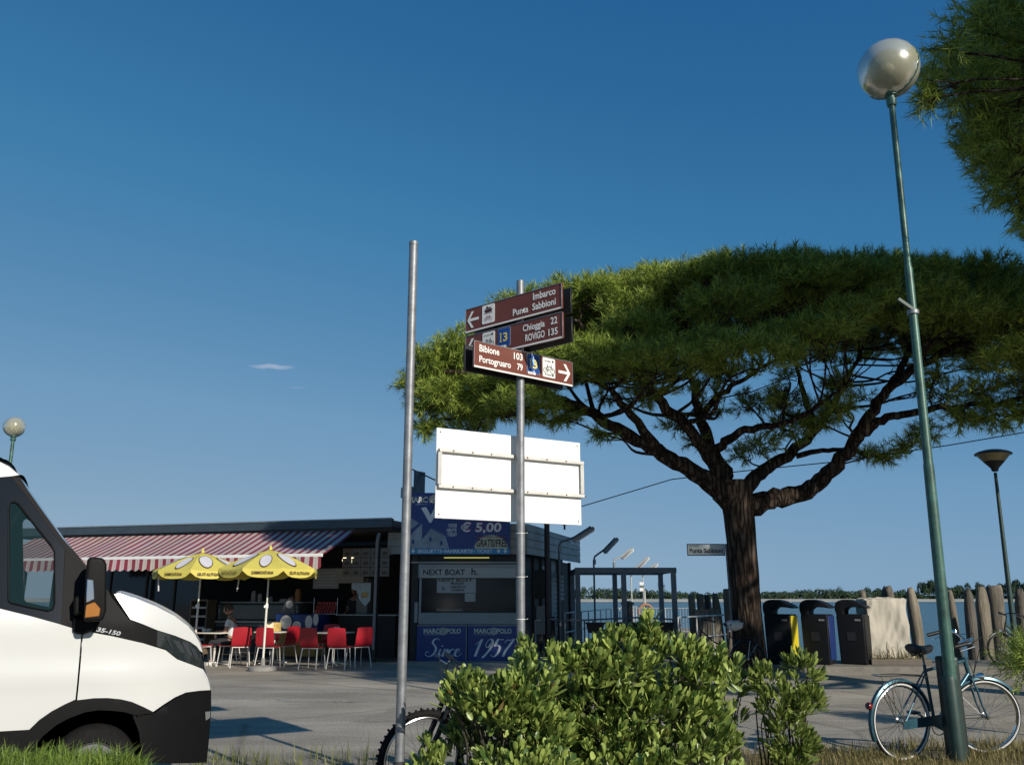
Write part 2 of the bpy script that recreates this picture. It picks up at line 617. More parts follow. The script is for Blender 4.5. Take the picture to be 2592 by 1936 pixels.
def np_mesh(name, V, Fc, mat, parent=None, smooth=False):
    k = Fc.shape[1]
    me = bpy.data.meshes.new(name)
    me.vertices.add(len(V)); me.vertices.foreach_set('co', np.ascontiguousarray(V, dtype=np.float32).ravel())
    me.loops.add(Fc.size); me.loops.foreach_set('vertex_index', np.ascontiguousarray(Fc, dtype=np.int32).ravel())
    me.polygons.add(len(Fc)); me.polygons.foreach_set('loop_start', np.arange(0, Fc.size, k, dtype=np.int32))
    if smooth: me.polygons.foreach_set('use_smooth', np.ones(len(Fc), dtype=bool))
    me.update(calc_edges=True)
    return link(name, me, mat, parent)

cs = []
for x in np.arange(-60, 470, 3.2):
    if 330 < x: hh = RNG.uniform(9, 15)
    else:
        hh = 6.6 + 1.6 * math.sin(x * 0.031) + 1.1 * math.sin(x * 0.011 + 2) + RNG.uniform(-1.5, 1.3)
        if RNG.random() < 0.05: hh += 2.0
    for row in range(2):
        r = RNG.uniform(2.4, 4.2)
        y = shore_y(x) + 26 + row * 9 + RNG.uniform(0, 6)
        h2 = hh * (0.72 if row == 0 else 1.0)
        cs.append((x + RNG.uniform(-2, 2), y, 1 + h2 * 0.52, r, h2 * 0.5, 130 if x < 330 else 420))
        cs.append((x + RNG.uniform(-2, 2), y + 1, 1.8, r * 1.15, 2.2, 60))
for k in range(3):
    cs.append((P(1678, 1500, 660).x + k * 1.5 - 1, 668, 9.5 - k, 1.7, 5.0, 160))
far_wood = blob_mass('far_wood', cs, leaf_mat('far_foliage', (0.020, 0.040, 0.024), (0.062, 0.095, 0.048), 0.8, 0.12, 0.1))
tag(far_wood, 'low green wood along the sandy far shore', 'wood', kind='stuff')

# raised grass bank at the left, low verge under the bicycle at the right
def verge_z(x, y):
    def sm(t): t = min(1, max(0, t)); return t * t * (3 - 2 * t)
    left = 0.56 * sm((-1.72 - x) / 0.5) * sm((5.75 - y) / 0.45)
    rgt = 0.07
    return max(left, rgt * sm((9.35 - y + 0.25 * math.sin(x * 1.7) + 0.1 * math.sin(x * 5)) / 0.3) * sm((x + 0.5) / 1.2), 0.0)
vs, fs = [], []
gx = np.arange(-9, 14.01, 0.16); gy = np.arange(2.5, 10.3, 0.13)
for y in gy:
    for x in gx:
        z = verge_z(x, y)
        vs.append((x, y, z + 0.012 * math.sin(x * 9 + y * 7) - 0.025 if z > 0.002 else -0.05))
nx = len(gx)
for j in range(len(gy) - 1):
    for i in range(nx - 1):
        a = j * nx + i
        fs.append((a, a + 1, a + nx + 1, a + nx))
verge = MB().add(vs, fs).build('verge', M('verge_soil', (0.10, 0.085, 0.045), 0.95, 0, 0.35, 5, 0.5, 30, col2=(0.16, 0.13, 0.07)))
tag(verge, kind='structure')

def blades(name, pts, hmin, hmax, w, mat, lean=0.35, label=None):
    """curved grass blades, three quads-ish each, one mesh"""
    n = len(pts)
    pts = np.asarray(pts, dtype=float)
    h = RNG.uniform(hmin, hmax, n) * RNG.choice([1, 1, 1, 1.5], n)
    az = RNG.uniform(0, 2 * math.pi, n)
    ln = RNG.uniform(0.1, 1.0, n) * lean
    d = np.stack([np.cos(az), np.sin(az), np.zeros(n)], 1)
    sd = np.stack([-np.sin(az + RNG.uniform(-1, 1, n)), np.cos(az), np.zeros(n)], 1)
    sd /= np.linalg.norm(sd, axis=1)[:, None]
    up = np.array([0, 0, 1.0])
    W = w * RNG.uniform(0.6, 1.4, n)[:, None]
    b0 = pts - sd * W; b1 = pts + sd * W
    m_ = pts + up * (h * 0.55)[:, None] + d * (h * ln * 0.35)[:, None]
    m0 = m_ - sd * W * .8; m1 = m_ + sd * W * .8
    t = pts + up * (h * (1 - 0.3 * ln))[:, None] + d * (h * ln * 1.1)[:, None]
    V = np.stack([b0, b1, m0, m1, t], 1).reshape(-1, 3)
    i = (np.arange(n) * 5)[:, None]
    Fc = np.concatenate([i + np.array([[0, 1, 3]]), i + np.array([[0, 3, 2]]), i + np.array([[2, 3, 4]])])
    o = np_mesh(name, V, Fc, mat)
    return o
def scatter(n, x0, x1, y0, y1, keep=None):
    out = []
    while len(out) < n:
        x, y = random.uniform(x0, x1), random.uniform(y0, y1)
        if keep and not keep(x, y): continue
        out.append((x, y, verge_z(x, y) - 0.02))
    return out
g = blades('green_grass', scatter(46000, -4.6, -1.72, 4.6, 5.95, lambda x, y: random.random() < min(1, (-1.6 - x) * 2.2)), 0.05, 0.14, 0.0038,
           leaf_mat('fresh_grass', (0.085, 0.150, 0.018), (0.30, 0.36, 0.07), 0.5, 0.35, mid=(.85, (0.22, 0.31, 0.045))), 1.0)
tag(g, 'tall fresh green grass on the bank before the van', 'grass', kind='stuff')
def patchy(x, y):
    return verge_z(x, y) > 0.03 and (math.sin(x * 3.1 + y * 2) + math.sin(x * 7.3 - y * 5) * .6 + random.uniform(-1.3, 1.6)) > -0.2
g = blades('dry_grass', scatter(26000, 0.2, 7.0, 6.8, 9.35, patchy), 0.04, 0.13, 0.0028,
           leaf_mat('dry_grass', (0.14, 0.125, 0.035), (0.36, 0.29, 0.12), 0.6, 0.3), 1.0)
tag(g, 'dry yellow grass on the verge under the bicycle', 'grass', kind='stuff')
pts = []
for k in range(90):
    c = G(random.uniform(470, 1010), 1936) + Vector((0, random.uniform(-.5, .35), 0))
    pts += [(c.x + random.gauss(0, .03), c.y + random.gauss(0, .03), 0) for _ in range(5)]
g = blades('weed_tufts', pts, 0.06, 0.20, 0.0028, leaf_mat('weed', (0.10, 0.13, 0.02), (0.30, 0.30, 0.10), 0.5, 0.3), 0.6)
tag(g, 'thin weed blades sprouting at the near asphalt edge', 'grass', kind='stuff')
# ================================================================== POSTS, SIGNS AND LAMPS
def up(): return Vector((0, 0, 1))

# bare pole at the left
b0 = P(1012, 1918, 6.3); t0 = P(1040, 615, 6.3)
t0 = Vector((b0.x + (t0.x - b0.x) * 0.35, 6.3, t0.z))
pole = empty('sign_pole', (b0.x, 6.3, 0), 0, 'bare galvanised steel pole with no sign, rising from the near verge', 'pole')
mb = MB().tube([(0, 0, -0.1), (t0.x - b0.x, 0, t0.z)], 0.0335, 20)
mb.build('pole', galv, pole)
MB().lathe([(0.036, t0.z - 0.02), (0.036, t0.z + 0.006), (0.02, t0.z + 0.014)], (t0.x - b0.x, 0, 0), 20).build('cap', galv, pole)
MB().lathe([(0.075, -0.05), (0.07, 0.30), (0.045, 0.40), (0.034, 0.42)], (0, 0, 0), 18).build('base_sleeve', M('sleeve_rubber', (0.03, 0.03, 0.032), 0.8), pole)

# signpost with three brown direction signs and a board seen from the back
PY = 6.5
sp_top = P(1317, 712, PY)
SX = P(1318, 1500, PY).x
post = empty('signpost', (SX, PY, 0), 0, 'galvanised signpost carrying brown direction signs and a white board seen from behind', 'signpost')
MB().tube([(0, 0, -0.1), (sp_top.x - SX, 0, sp_top.z)], 0.031, 20).build('pole', galv, post)
mb = MB()
for yy in (1350, 1460, 1567):
    z = P(1318, yy, PY).z
    mb.torus((0, 0, z), 0.033, 0.003, 18, 6)
    mb.bar((0.03, -0.01, z), (0.05, -0.03, z + 0.004), 0.006, 0.004)
mb.build('cable_tie', white_print, post)

brown = M('sign_brown', (0.155, 0.040, 0.024), 0.42, 0, 0.10, 3)
brown_bright = brown
sign_back = M('sign_back', (0.012, 0.012, 0.012), 0.5, 0, 0.2, 4)
sign_edge = M('sign_edge', (0.36, 0.36, 0.36), 0.4, 0.6, 0.1)
sign_white = M('sign_white', (0.80, 0.79, 0.74), 0.4, 0, 0.03, 5)
sign_blue = M('sign_blue', (0.012, 0.06, 0.26), 0.4, 0, 0.10, 6)
sign_yellow = M('sign_yellow', (0.72, 0.60, 0.16), 0.45)

def bike_icon(mb, o, ux, uz, w):
    """little line drawing of a bicycle, w wide, o = left wheel centre"""
    o, ux, uz = Vector(o), Vector(ux), Vector(uz)
    nrm = ux.cross(uz)
    def pt(x, y): return o + ux * (x * w) + uz * (y * w) + nrm * 0.004
    def ln(a, b, t=0.035):
        a, b = Vector(a), Vector(b)
        d = (b - a).normalized(); s = Vector((-d.y, d.x)) * t / 2
        q = [a - s, b - s, b + s, a + s]
        mb.add([pt(v.x, v.y) for v in q], [(0, 1, 2, 3)])
    for cx in (0.0, 0.62):
        n = 18
        vs = []
        for i in range(n):
            a = 2 * math.pi * i / n
            vs += [pt(cx + .19 * math.cos(a), .19 * math.sin(a)), pt(cx + .155 * math.cos(a), .155 * math.sin(a))]
        mb.add(vs, [(2 * i, 2 * ((i + 1) % n), 2 * ((i + 1) % n) + 1, 2 * i + 1) for i in range(n)])
    for a, b in (((0, 0), (.17, .27)), ((.17, .27), (.5, .27)), ((.5, .27), (.29, 0)), ((.29, 0), (.15, .34)), ((0, 0), (.29, 0)), ((.62, 0), (.47, .38)), ((.47, .38), (.56, .42)), ((.09, .35), (.22, .36))):
        ln(a, b)

def direction_sign(yaw_dir, zc, w, h, off, draw, backshift):
    """panel centred at the post; yaw_dir = unit vector from its left to its right end"""
    ux = Vector((yaw_dir[0], yaw_dir[1], 0)).normalized()
    nz = ux.cross(Vector((0, 0, 1)))          # faces the viewer
    c = nz * 0.055 + ux * off
    ang = math.atan2(ux.y, ux.x)
    rot = Matrix.Rotation(ang, 3, 'Z')
    pan = MB().box(Vector((c.x, c.y, zc)), (w, 0.018, h), rot).build('sign_panel', brown, post, bevel=0.003)
    face = c + nz * 0.010
    def at(u, v): return Vector((face.x, face.y, zc)) + ux * u + Vector((0, 0, v))
    # rim: thin metal edge and pale lower band
    mb = MB()
    for (u0, u1, v0, v1) in ((-w / 2, w / 2, h / 2 - 0.004, h / 2), (-w / 2, -w / 2 + 0.004, -h / 2, h / 2), (w / 2 - 0.004, w / 2, -h / 2, h / 2)):
        mb.prism([(u0, v0), (u1, v0), (u1, v1), (u0, v1)], at(0, 0) + nz * 0.0004, ux, (0, 0, 1), 0.003)
    mb.build('rim', sign_edge, pan)
    MB().prism([(-w / 2, -h / 2), (w / 2, -h / 2), (w / 2, -h / 2 + 0.013), (-w / 2, -h / 2 + 0.013)], at(0, 0) + nz * 0.0004, ux, (0, 0, 1), 0.002).build('lower_band', sign_white, pan)
    draw(at, ux, nz, pan)
    # second panel on the far side of the post, black back plate
    cb = -nz * 0.055 + ux * (off + backshift)
    bk = MB().box(Vector((cb.x, cb.y, zc - 0.008)), (w, 0.018, h), rot).build('sign_panel', sign_back, post, bevel=0.003)
    bk['label'] = 'black back plate of the sign facing away'
    MB().box((0, 0, zc + h * .25), (0.05, 0.10, 0.02), rot).box((0, 0, zc - h * .25), (0.05, 0.10, 0.02), rot).build('clamp', galv, post)
    return pan

def arrow_mesh(at, ux, nz, pan, u, sgn, s):
    mb = MB()
    def q(a, b, c_, d): mb.add([at(u + sgn * x * s, y * s) + nz * 0.003 for x, y in (a, b, c_, d)], [(0, 1, 2, 3)])
    q((-.62, .10), (.30, .10), (.30, -.10), (-.62, -.10))
    q((.5, 0), (.30, 0.0), (-.14, .62), (.10, .62))
    q((.5, 0), (.30, 0.0), (-.14, -.62), (.10, -.62))
    mb.build('arrow', sign_white, pan)
def plate(at, ux, nz, pan, u, v, w, h, mat, name, r=0.012, lift=0.002):
    pts = []
    for cx, cy, a0 in ((w / 2 - r, h / 2 - r, 0), (-w / 2 + r, h / 2 - r, 90), (-w / 2 + r, -h / 2 + r, 180), (w / 2 - r, -h / 2 + r, 270)):
        for k in range(4):
            a = R(a0 + 30 * k)
            pts.append((cx + r * math.cos(a), cy + r * math.sin(a)))
    return MB().prism(pts, at(u, v) + nz * 0.0005, ux, (0, 0, 1), lift).build(name, mat, pan)
def wtext(s, at, ux, pan, u, v, w, h, mat=None, bold=0.022, shear=0, lift=0.003):
    return text(s, at(u, v), ux, (0, 0, 1), w, h, mat or sign_white, pan, bold=bold, shear=shear, lift=lift)

def route_plates(at, ux, nz, pan, ub, u13, torn=False):
    plate(at, ux, nz, pan, ub, 0.012, 0.132, 0.160, sign_white, 'bicycle_plate')
    mb = MB()
    bike_icon(mb, at(ub - 0.037, -0.012) + nz * 0.001, ux, (0, 0, 1), 0.120)
    mb.build('bicycle_pictogram', black_print, pan)
    wtext('Eurobike', at, ux, pan, ub - 0.046, 0.058, 0.065, 0.016, black_print, 0.0, 0.2, 0.005)
    wtext('air-friends', at, ux, pan, ub - 0.044, -0.052, 0.070, 0.014, black_print, 0.01, 0, 0.005)
    plate(at, ux, nz, pan, ub + 0.040, 0.068, 0.016, 0.016, black_print, 'emblem', 0.002, 0.0045)
    plate(at, ux, nz, pan, ub + 0.040, -0.046, 0.016, 0.016, black_print, 'emblem', 0.002, 0.0045)
    plate(at, ux, nz, pan, u13, 0.015, 0.132, 0.160, sign_edge, 'route_plate', 0.008)
    plate(at, ux, nz, pan, u13, 0.015, 0.122, 0.150, sign_blue, 'route_plate', 0.006, 0.0035)
    wtext('I', at, ux, pan, u13 - 0.038, -0.022, 0.010, 0.072, sign_yellow, 0.02, 0, 0.006)
    mb = MB()
    for v in (-0.022, 0.046):
        mb.prism([(-.044, v), (-.022, v), (-.022, v + .006), (-.044, v + .006)], at(u13, 0) + nz * 0.0062, ux, (0, 0, 1), 0.0005)
    mb.build('lettering', sign_yellow, pan)
    wtext('3', at, ux, pan, u13 - 0.008, -0.022, 0.046, 0.074, sign_yellow, 0.025, 0, 0.006)
    if torn:
        mb = MB()
        mb.add([at(u13 - .004, .085) + nz * .0065, at(u13 + .012, .03) + nz * .0065, at(u13 + .002, .0) + nz * .0065, at(u13 - .012, .04) + nz * .0065], [(0, 1, 2, 3)])
        mb.add([at(u13 + .004, -.03) + nz * .0065, at(u13 + .014, -.05) + nz * .0065, at(u13 + .018, -.058) + nz * .0065, at(u13 - .006, -.05) + nz * .0065], [(0, 1, 2, 3)])
        mb.build('scratch', M('torn_film', (0.35, 0.5, 0.62), 0.4), pan)
    plate(at, ux, nz, pan, u13 - 0.018, -0.062, 0.078, 0.020, sign_white, 'sticker', 0.003, 0.005)
    wtext('CRITERI', at, ux, pan, u13 - 0.05, -0.066, 0.05, 0.008, black_print, 0, 0, 0.0065)

def draw1(at, ux, nz, pan):
    arrow_mesh(at, ux, nz, pan, -0.42, -1, 0.115)
    plate(at, ux, nz, pan, -0.245, 0.012, 0.135, 0.160, sign_white, 'pictogram_plate')
    mb = MB()
    o = at(-0.245, 0.012) + nz * 0.0035
    def poly(ps): mb.add([o + ux * x + Vector((0, 0, y)) for x, y in ps], [tuple(range(len(ps)))])
    poly([(-.042, .040), (.045, .040), (.035, .012), (-.034, .012)])
    poly([(-.030, .043), (.030, .043), (.028, .055), (-.026, .055)])
    poly([(-.018, .056), (-.004, .056), (-.004, .068), (-.018, .068)])
    for k in range(4): poly([(-.045 + .024 * k, .006), (-.028 + .024 * k, .010), (-.028 + .024 * k, .004), (-.045 + .024 * k, .000)])
    mb.build('boat_pictogram', M('print_maroon', (0.06, 0.015, 0.02), 0.5), pan)
    mb = MB(); bike_icon(mb, at(-0.271, -0.032) + nz * 0.0005, ux, (0, 0, 1), 0.082)
    mb.build('bicycle_pictogram', M('print_red', (0.22, 0.03, 0.03), 0.5), pan)
    wtext('Imbarco', at, ux, pan, 0.222, 0.022, 0.222, 0.058)
    wtext('Punta', at, ux, pan, 0.017, -0.064, 0.158, 0.056)
    wtext('Sabbioni', at, ux, pan, 0.215, -0.062, 0.230, 0.058)
def draw2(at, ux, nz, pan):
    arrow_mesh(at, ux, nz, pan, -0.42, -1, 0.115)
    route_plates(at, ux, nz, pan, -0.245, -0.080)
    wtext('Chioggia', at, ux, pan, 0.113, 0.004, 0.218, 0.070)
    wtext('22', at, ux, pan, 0.388, 0.022, 0.064, 0.056)
    wtext('ROVIGO', at, ux, pan, 0.138, -0.066, 0.192, 0.058)
    wtext('135', at, ux, pan, 0.366, -0.066, 0.088, 0.056)
def draw3(at, ux, nz, pan):
    arrow_mesh(at, ux, nz, pan, 0.415, 1, 0.115)
    route_plates(at, ux, nz, pan, 0.243, 0.080, True)
    wtext('Bibione', at, ux, pan, -0.45, 0.024, 0.190, 0.056)
    wtext('103', at, ux, pan, -0.118, 0.022, 0.088, 0.056)
    wtext('Portogruaro', at, ux, pan, -0.45, -0.074, 0.302, 0.068)
    wtext('79', at, ux, pan, -0.085, -0.060, 0.056, 0.055)
direction_sign((0.77, -0.64), (P(1316, 747, 6.45).z + P(1316, 813, 6.45).z) / 2, 1.0, 0.208, -0.035, draw1, 0.005)
direction_sign((0.77, -0.64), (P(1316, 819, 6.45).z + P(1316, 884, 6.45).z) / 2, 1.0, 0.208, -0.030, draw2, 0.005)
direction_sign((0.78, 0.62), (P(1316, 888, 6.45).z + P(1316, 957, 6.45).z) / 2, 1.0, 0.205, 0.0, draw3, -0.005)

# board seen from behind
ux = Vector((0.865, 0.502, 0)); nz = ux.cross(Vector((0, 0, 1)))
bw = 1.29
zt = P(1300, 1099, PY).z; zb = P(1300, 1319, PY).z
board_white = M('board_white', (0.80, 0.80, 0.79), 0.45, 0, 0.03, 2)
rust_white = M('rail_white', (0.62, 0.60, 0.55), 0.5, 0, 0.12, 9, 0.05, 60)
ang = math.atan2(ux.y, ux.x); rot = Matrix.Rotation(ang, 3, 'Z')
c = -nz * 0.085 + ux * (-0.03)
zc = (zt + zb) / 2
brd = MB().box((c.x, c.y, zc), (bw, 0.012, zt - zb), rot).build('board', board_white, post, bevel=0.003)
brd['label'] = 'blank white rear face of a rectangular board'
def bat(u, v, d=0): return Vector((c.x, c.y, zc)) + ux * u + Vector((0, 0, v)) + nz * d
hh = (zt - zb)
for v in (hh * 0.245, -hh * 0.155):
    mb = MB()
    for (u0, u1) in ((-bw / 2 + 0.01, bw / 2 + 0.012),):
        mb.bar(bat(u0, v, 0.026), bat(u1, v, 0.026), 0.032, 0.026)
    mb.build('rail', rust_white, brd, bevel=0.003)
for u in (-bw / 2 + 0.022, bw / 2):
    MB().bar(bat(u, hh * 0.245 - 0.014, 0.026), bat(u, -hh * 0.155 + 0.014, 0.026), 0.030, 0.028).build('side_rail', rust_white, brd, bevel=0.003)
mb = MB()
for u in (-0.52, -0.36, -0.2, 0.12, 0.3, 0.48):
    for v in (hh * 0.245, -hh * 0.155):
        mb.lathe([(0.006, 0), (0.006, 0.004), (0.002, 0.006)], bat(u, v, 0.042), 8, basis((0, 0, 1), nz))
for u in (-bw / 2 + .03, bw / 2 - .03):
    for v in (hh / 2 - .03, -hh / 2 + .03):
        mb.lathe([(0.006, 0), (0.006, 0.003)], bat(u, v, 0.006), 8, basis((0, 0, 1), nz))
rust = M('rust', (0.13, 0.055, 0.02), 0.9, 0, 0.4, 40)
mb.build('bolt', rust, brd)
mb = MB()
random.seed(3)
for (u, v) in ((-bw / 2 + .02, hh * .245), (bw / 2, -hh * .155), (-.3, -hh * .155), (.25, -hh * .155), (.48, -hh * .155), (.02, hh * .245)):
    for k in range(5):
        a = [bat(u + random.gauss(0, .012) + .012 * math.cos(q), v + random.gauss(0, .004) + .006 * math.sin(q), 0.0405) for q in (0, 1.5, 3, 4.5)]
        mb.add(a, [(0, 1, 2, 3)])
mb.build('rust_stain', rust, brd)
MB().bar((0, 0, zc + hh * .245), bat(0.035, hh * .245, .02), .05, .03).bar((0, 0, zc - hh * .155), bat(0.035, -hh * .155, .02), .05, .03).build('bracket', galv, post)

# ---------------------------------------------------------------- street lamps
lamp_green = M('lamp_green', (0.034, 0.080, 0.060), 0.42, 0.1, 0.28, 5, 0.06, 40, col2=(0.055, 0.13, 0.10))
def lens_mat():
    m = M('lamp_lens', (0.44, 0.43, 0.31), 0.20, 0.0, 0.10, 3, spec=0.5, coat=0.0, trans=0.42)
    return m
def globe_lamp(base, top, r0, r1, gr, axis, label):
    """tapered pole with collars; sphere of two halves meeting at a tilted rim"""
    root = empty('street_lamp', base, 0, label, 'street lamp')
    d = Vector(top) - Vector(base)
    def at(t): return d * t
    k = gr / 0.34
    neck = d.normalized()
    gc = d                                                    # globe centre
    tp = d - neck * (gr * 0.93)
    L = tp.length
    MB().tube([(0, 0, -0.1), tp * 0.02, tp * 0.40], [r0, r0, r0 * 0.86], 20).tube([tp * 0.398, tp * 0.402, tp * 0.70], [r0 * 0.80, r0 * 0.77, r0 * 0.72], 20).tube([tp * 0.698, tp * 0.704, tp], [r0 * .64, r1 * 1.05, r1], 20).build('pole', lamp_green, root)
    ax = basis((1, 0, 0), neck)
    MB().lathe([(r1 * 1.5, -0.17 * k), (r1 * 1.7, -0.14 * k), (r1 * 1.7, -0.09 * k), (r1 * 1.2, -0.08 * k), (r1 * 1.3, -0.05 * k), (r1 * 2.0, -0.04 * k), (r1 * 2.1, 0.03 * k), (r1 * 1.9, 0.05 * k), (r1 * 1.6, 0.10 * k)], tp, 22, ax).build('collar', lamp_green, root)
    A = basis((0, 0, 1), axis)
    # ribbed lens: a bit more than half the ball
    n = 48; prof = [(math.sin(a) * gr, math.cos(a) * gr) for a in np.linspace(0.0, 1.75, 26)]
    vs, fs = [], []
    for i, (r_, z_) in enumerate(prof):
        for j in range(n):
            a = 2 * math.pi * j / n
            rr = r_ * (1 + (0.013 if j % 2 else -0.013) * min(1, i / 6))
            vs.append(A @ Vector((rr * math.cos(a), rr * math.sin(a), z_)) + gc)
    for i in range(len(prof) - 1):
        for j in range(n):
            fs.append((i * n + j, i * n + (j + 1) % n, (i + 1) * n + (j + 1) % n, (i + 1) * n + j))
    MB().add(vs, fs).build('lens', lens_mat(), root, angle=180)
    prof = [(math.sin(a) * gr * 1.015, math.cos(a) * gr * 1.015) for a in np.linspace(1.80, math.pi, 18)]
    MB().lathe(prof, gc, 48, A).build('rear_cap', M('lamp_cap', (0.30, 0.31, 0.25), 0.35, 0.1, 0.08, 3), root, angle=60)
    MB().torus(gc + A @ Vector((0, 0, -0.195 * gr)), gr * 0.985, 0.012 * k, 48, 8, A).build('rim', M('lamp_rim', (0.09, 0.14, 0.11), 0.35, 0.3), root)
    MB().lathe([(0.05, -.12), (0.10, 0.0), (0.06, .12)], gc, 14, A).build('bulb', white_print, root)
    return root
LB = Vector((P(2421, 1880, 8.2).x, 8.2, 0.05))
LT = P(2248, 176, 8.2)
lamp = globe_lamp(LB, LT, 0.056, 0.031, 0.315, Vector((-0.78, -0.58, 0.10)), 'tall green street lamp with ribbed glass ball, blue bicycle leaning on it')
# lower door sleeve with hatch, small bracket up the pole and its band
MB().lathe([(0.066, 0.02), (0.066, 0.72), (0.058, 0.76)], (0, 0, 0), 20).build('base_sleeve', M('lamp_green_dark', (0.02, 0.045, 0.038), 0.5, 0.1, 0.3, 8), lamp)
dd = LT - LB
t_ = 0.615
MB().bar(dd * t_ + Vector((-.15, -.03, .05)), dd * t_ + Vector((0, -.03, -.07)), 0.03, 0.03).build('bracket', M('lamp_green_dark', (0, 0, 0)), lamp)
MB().lathe([(0.058, -0.02), (0.058, 0.02)], dd * (t_ - 0.012), 18, basis((1, 0, 0), dd)).build('band', galv, lamp)
# cabinet box behind the pole
cb = empty('utility_box', (LB.x + 0.035, LB.y + 0.14, 0.04), 0, 'dark green narrow utility box standing behind the lamp pole base', 'utility box')
MB().span((-0.055, -0.06, 0), (0.12, 0.06, 0.94)).build('body', M('box_green', (0.010, 0.022, 0.018), 0.45, 0, 0.2, 6), cb, bevel=0.03, seg=3)
MB().span((-0.045, -0.066, 0.1), (0.10, -0.059, 0.86)).build('door', M('box_green', (0, 0, 0)), cb, bevel=0.01)

far = P(37, 1080, 29)
globe_lamp(Vector((P(26, 1250, 29).x, 29, 0)), far, 0.09, 0.055, 0.345, Vector((0.62, -0.75, 0.12)), 'distant globe street lamp rising above the white van roof')

# cone headed quay lamp at the right
CLB = Vector((P(2575, 1668, 20.4).x, 20.4, 0.1)); CLT = P(2513, 1143, 20.4)
cl = empty('quay_lamp', CLB, 0, 'dark slim quay lamp with an inverted cone lantern, right of the tall lamp', 'street lamp')
d = CLT - CLB
ax = basis((1, 0, 0), d)
MB().tube([(0, 0, 0), d * 0.5, d * 0.895], [0.065, 0.05, 0.036], 14).build('pole', M('lamp_green_dark', (0, 0, 0)), cl)
MB().lathe([(0.05, -.48), (0.07, -.47), (0.09, -.40), (0.235, -.24)], d, 20, ax).build('lower_cone', black_plastic, cl)
MB().lathe([(0.235, -.238), (0.375, -.07)], d, 24, ax).build('diffuser', M('lamp_diffuser', (0.30, 0.25, 0.13), 0.3, 0.2, 0.1, 4, trans=0.15), cl)
MB().lathe([(0.41, -.075), (0.415, -.05), (0.34, -.005), (0.20, .035), (0.05, .05)], d, 24, ax).build('hood', black_plastic, cl)

# place name sign by the pine
sb = Vector((P(1850, 1690, 19.2).x, 18.75, 0)); st = P(1838, 1376, 18.75)
sn = empty('place_sign', sb, 0, 'small white place name sign reading Punta Sabbioni on a thin pole before the pine', 'sign')
sd = Vector((st.x - sb.x, 0, st.z))
MB().tube([(0, 0, -.05), sd], 0.03, 12).build('pole', galv, sn)
p0 = P(1740, 1406, 18.7) - sb; p1 = P(1834, 1376, 18.7) - sb
pn = MB().span((p0.x, p0.y, p0.z), (p1.x, p0.y + .03, p1.z)).build('panel', M('sign_grey_white', (0.62, 0.64, 0.63), 0.5, 0, 0.05, 4), sn, bevel=.004)
w_, h_ = p1.x - p0.x, p1.z - p0.z
mb = MB()
for a, b in (((0, 0), (w_, .018)), ((0, h_ - .018), (w_, h_)), ((0, 0.0185), (.018, h_ - .0185)), ((w_ - .018, .0185), (w_, h_ - .0185))):
    mb.span((p0.x + a[0], p0.y - .004, p0.z + a[1]), (p0.x + b[0], p0.y - .0005, p0.z + b[1]))
mb.build('border', M('sign_border', (0.05, 0.09, 0.13), 0.5), pn)
text('Punta Sabbioni', (p0.x + .05, p0.y, p0.z + .06), (1, 0, 0), (0, 0, 1), w_ - .10, h_ * .38, black_print, pn, bold=.03)
text('piazzale', (p0.x + .05, p0.y, p0.z + h_ * .76), (1, 0, 0), (0, 0, 1), .2, h_ * .13, black_print, pn)
# ================================================================== WHITE VAN
PSI = R(26)
VN = Vector((P(530, 1750, 6.9).x, 6.9, 0))            # nose corner on the near side
HX = Vector((math.cos(PSI), math.sin(PSI), 0))         # heading
HY = Vector((-math.sin(PSI), math.cos(PSI), 0))        # towards the far side
VW = 1.98
van = empty('van', VN, PSI, 'white delivery van parked behind the grass bank, seen from its right side', 'van')
def vS(x, z):
    """inset of the near side: nose rounded in plan, cab narrowing above the belt"""
    t = max(0.0, (x + 0.85) / 0.85)
    s = 0.26 * min(t, 1.1) ** 2.4
    if z > 1.32: s += 0.20 * (z - 1.32)
    if z < 0.5: s += 0.06 * (0.5 - z)
    return s
def vpx(px, py):
    """photo point -> (x, z) on the van's side"""
    y = 0.0; x = z = 0
    for _ in range(14):
        p = PL(px, py, VN + HY * y, HY) - VN
        x, z = p.dot(HX), p.z
        y = 0.5 * y + 0.5 * vS(min(x, 0.02), z)
    return (x, z)
def cp(*pts):
    """points read off the enlarged view of the van"""
    return [vpx(a / 1.764, 1000 + b / 1.764) for a, b in pts]
def smooth_poly(pts, n=4, closed=False):
    q = []
    k = len(pts)
    for i in range(k - (0 if closed else 1)):
        p = [Vector((*(pts[(i + j) % k] if closed else pts[min(max(i + j, 0), k - 1)]), 0)) for j in (-1, 0, 1, 2)]
        for j in range(n):
            t = j / n
            v = 0.5 * ((2 * p[1]) + (p[2] - p[0]) * t + (2 * p[0] - 5 * p[1] + 4 * p[2] - p[3]) * t * t + (3 * p[1] - p[0] - 3 * p[2] + p[3]) * t ** 3)
            q.append((v.x, v.y))
    if not closed: q.append(tuple(pts[-1]))
    return q
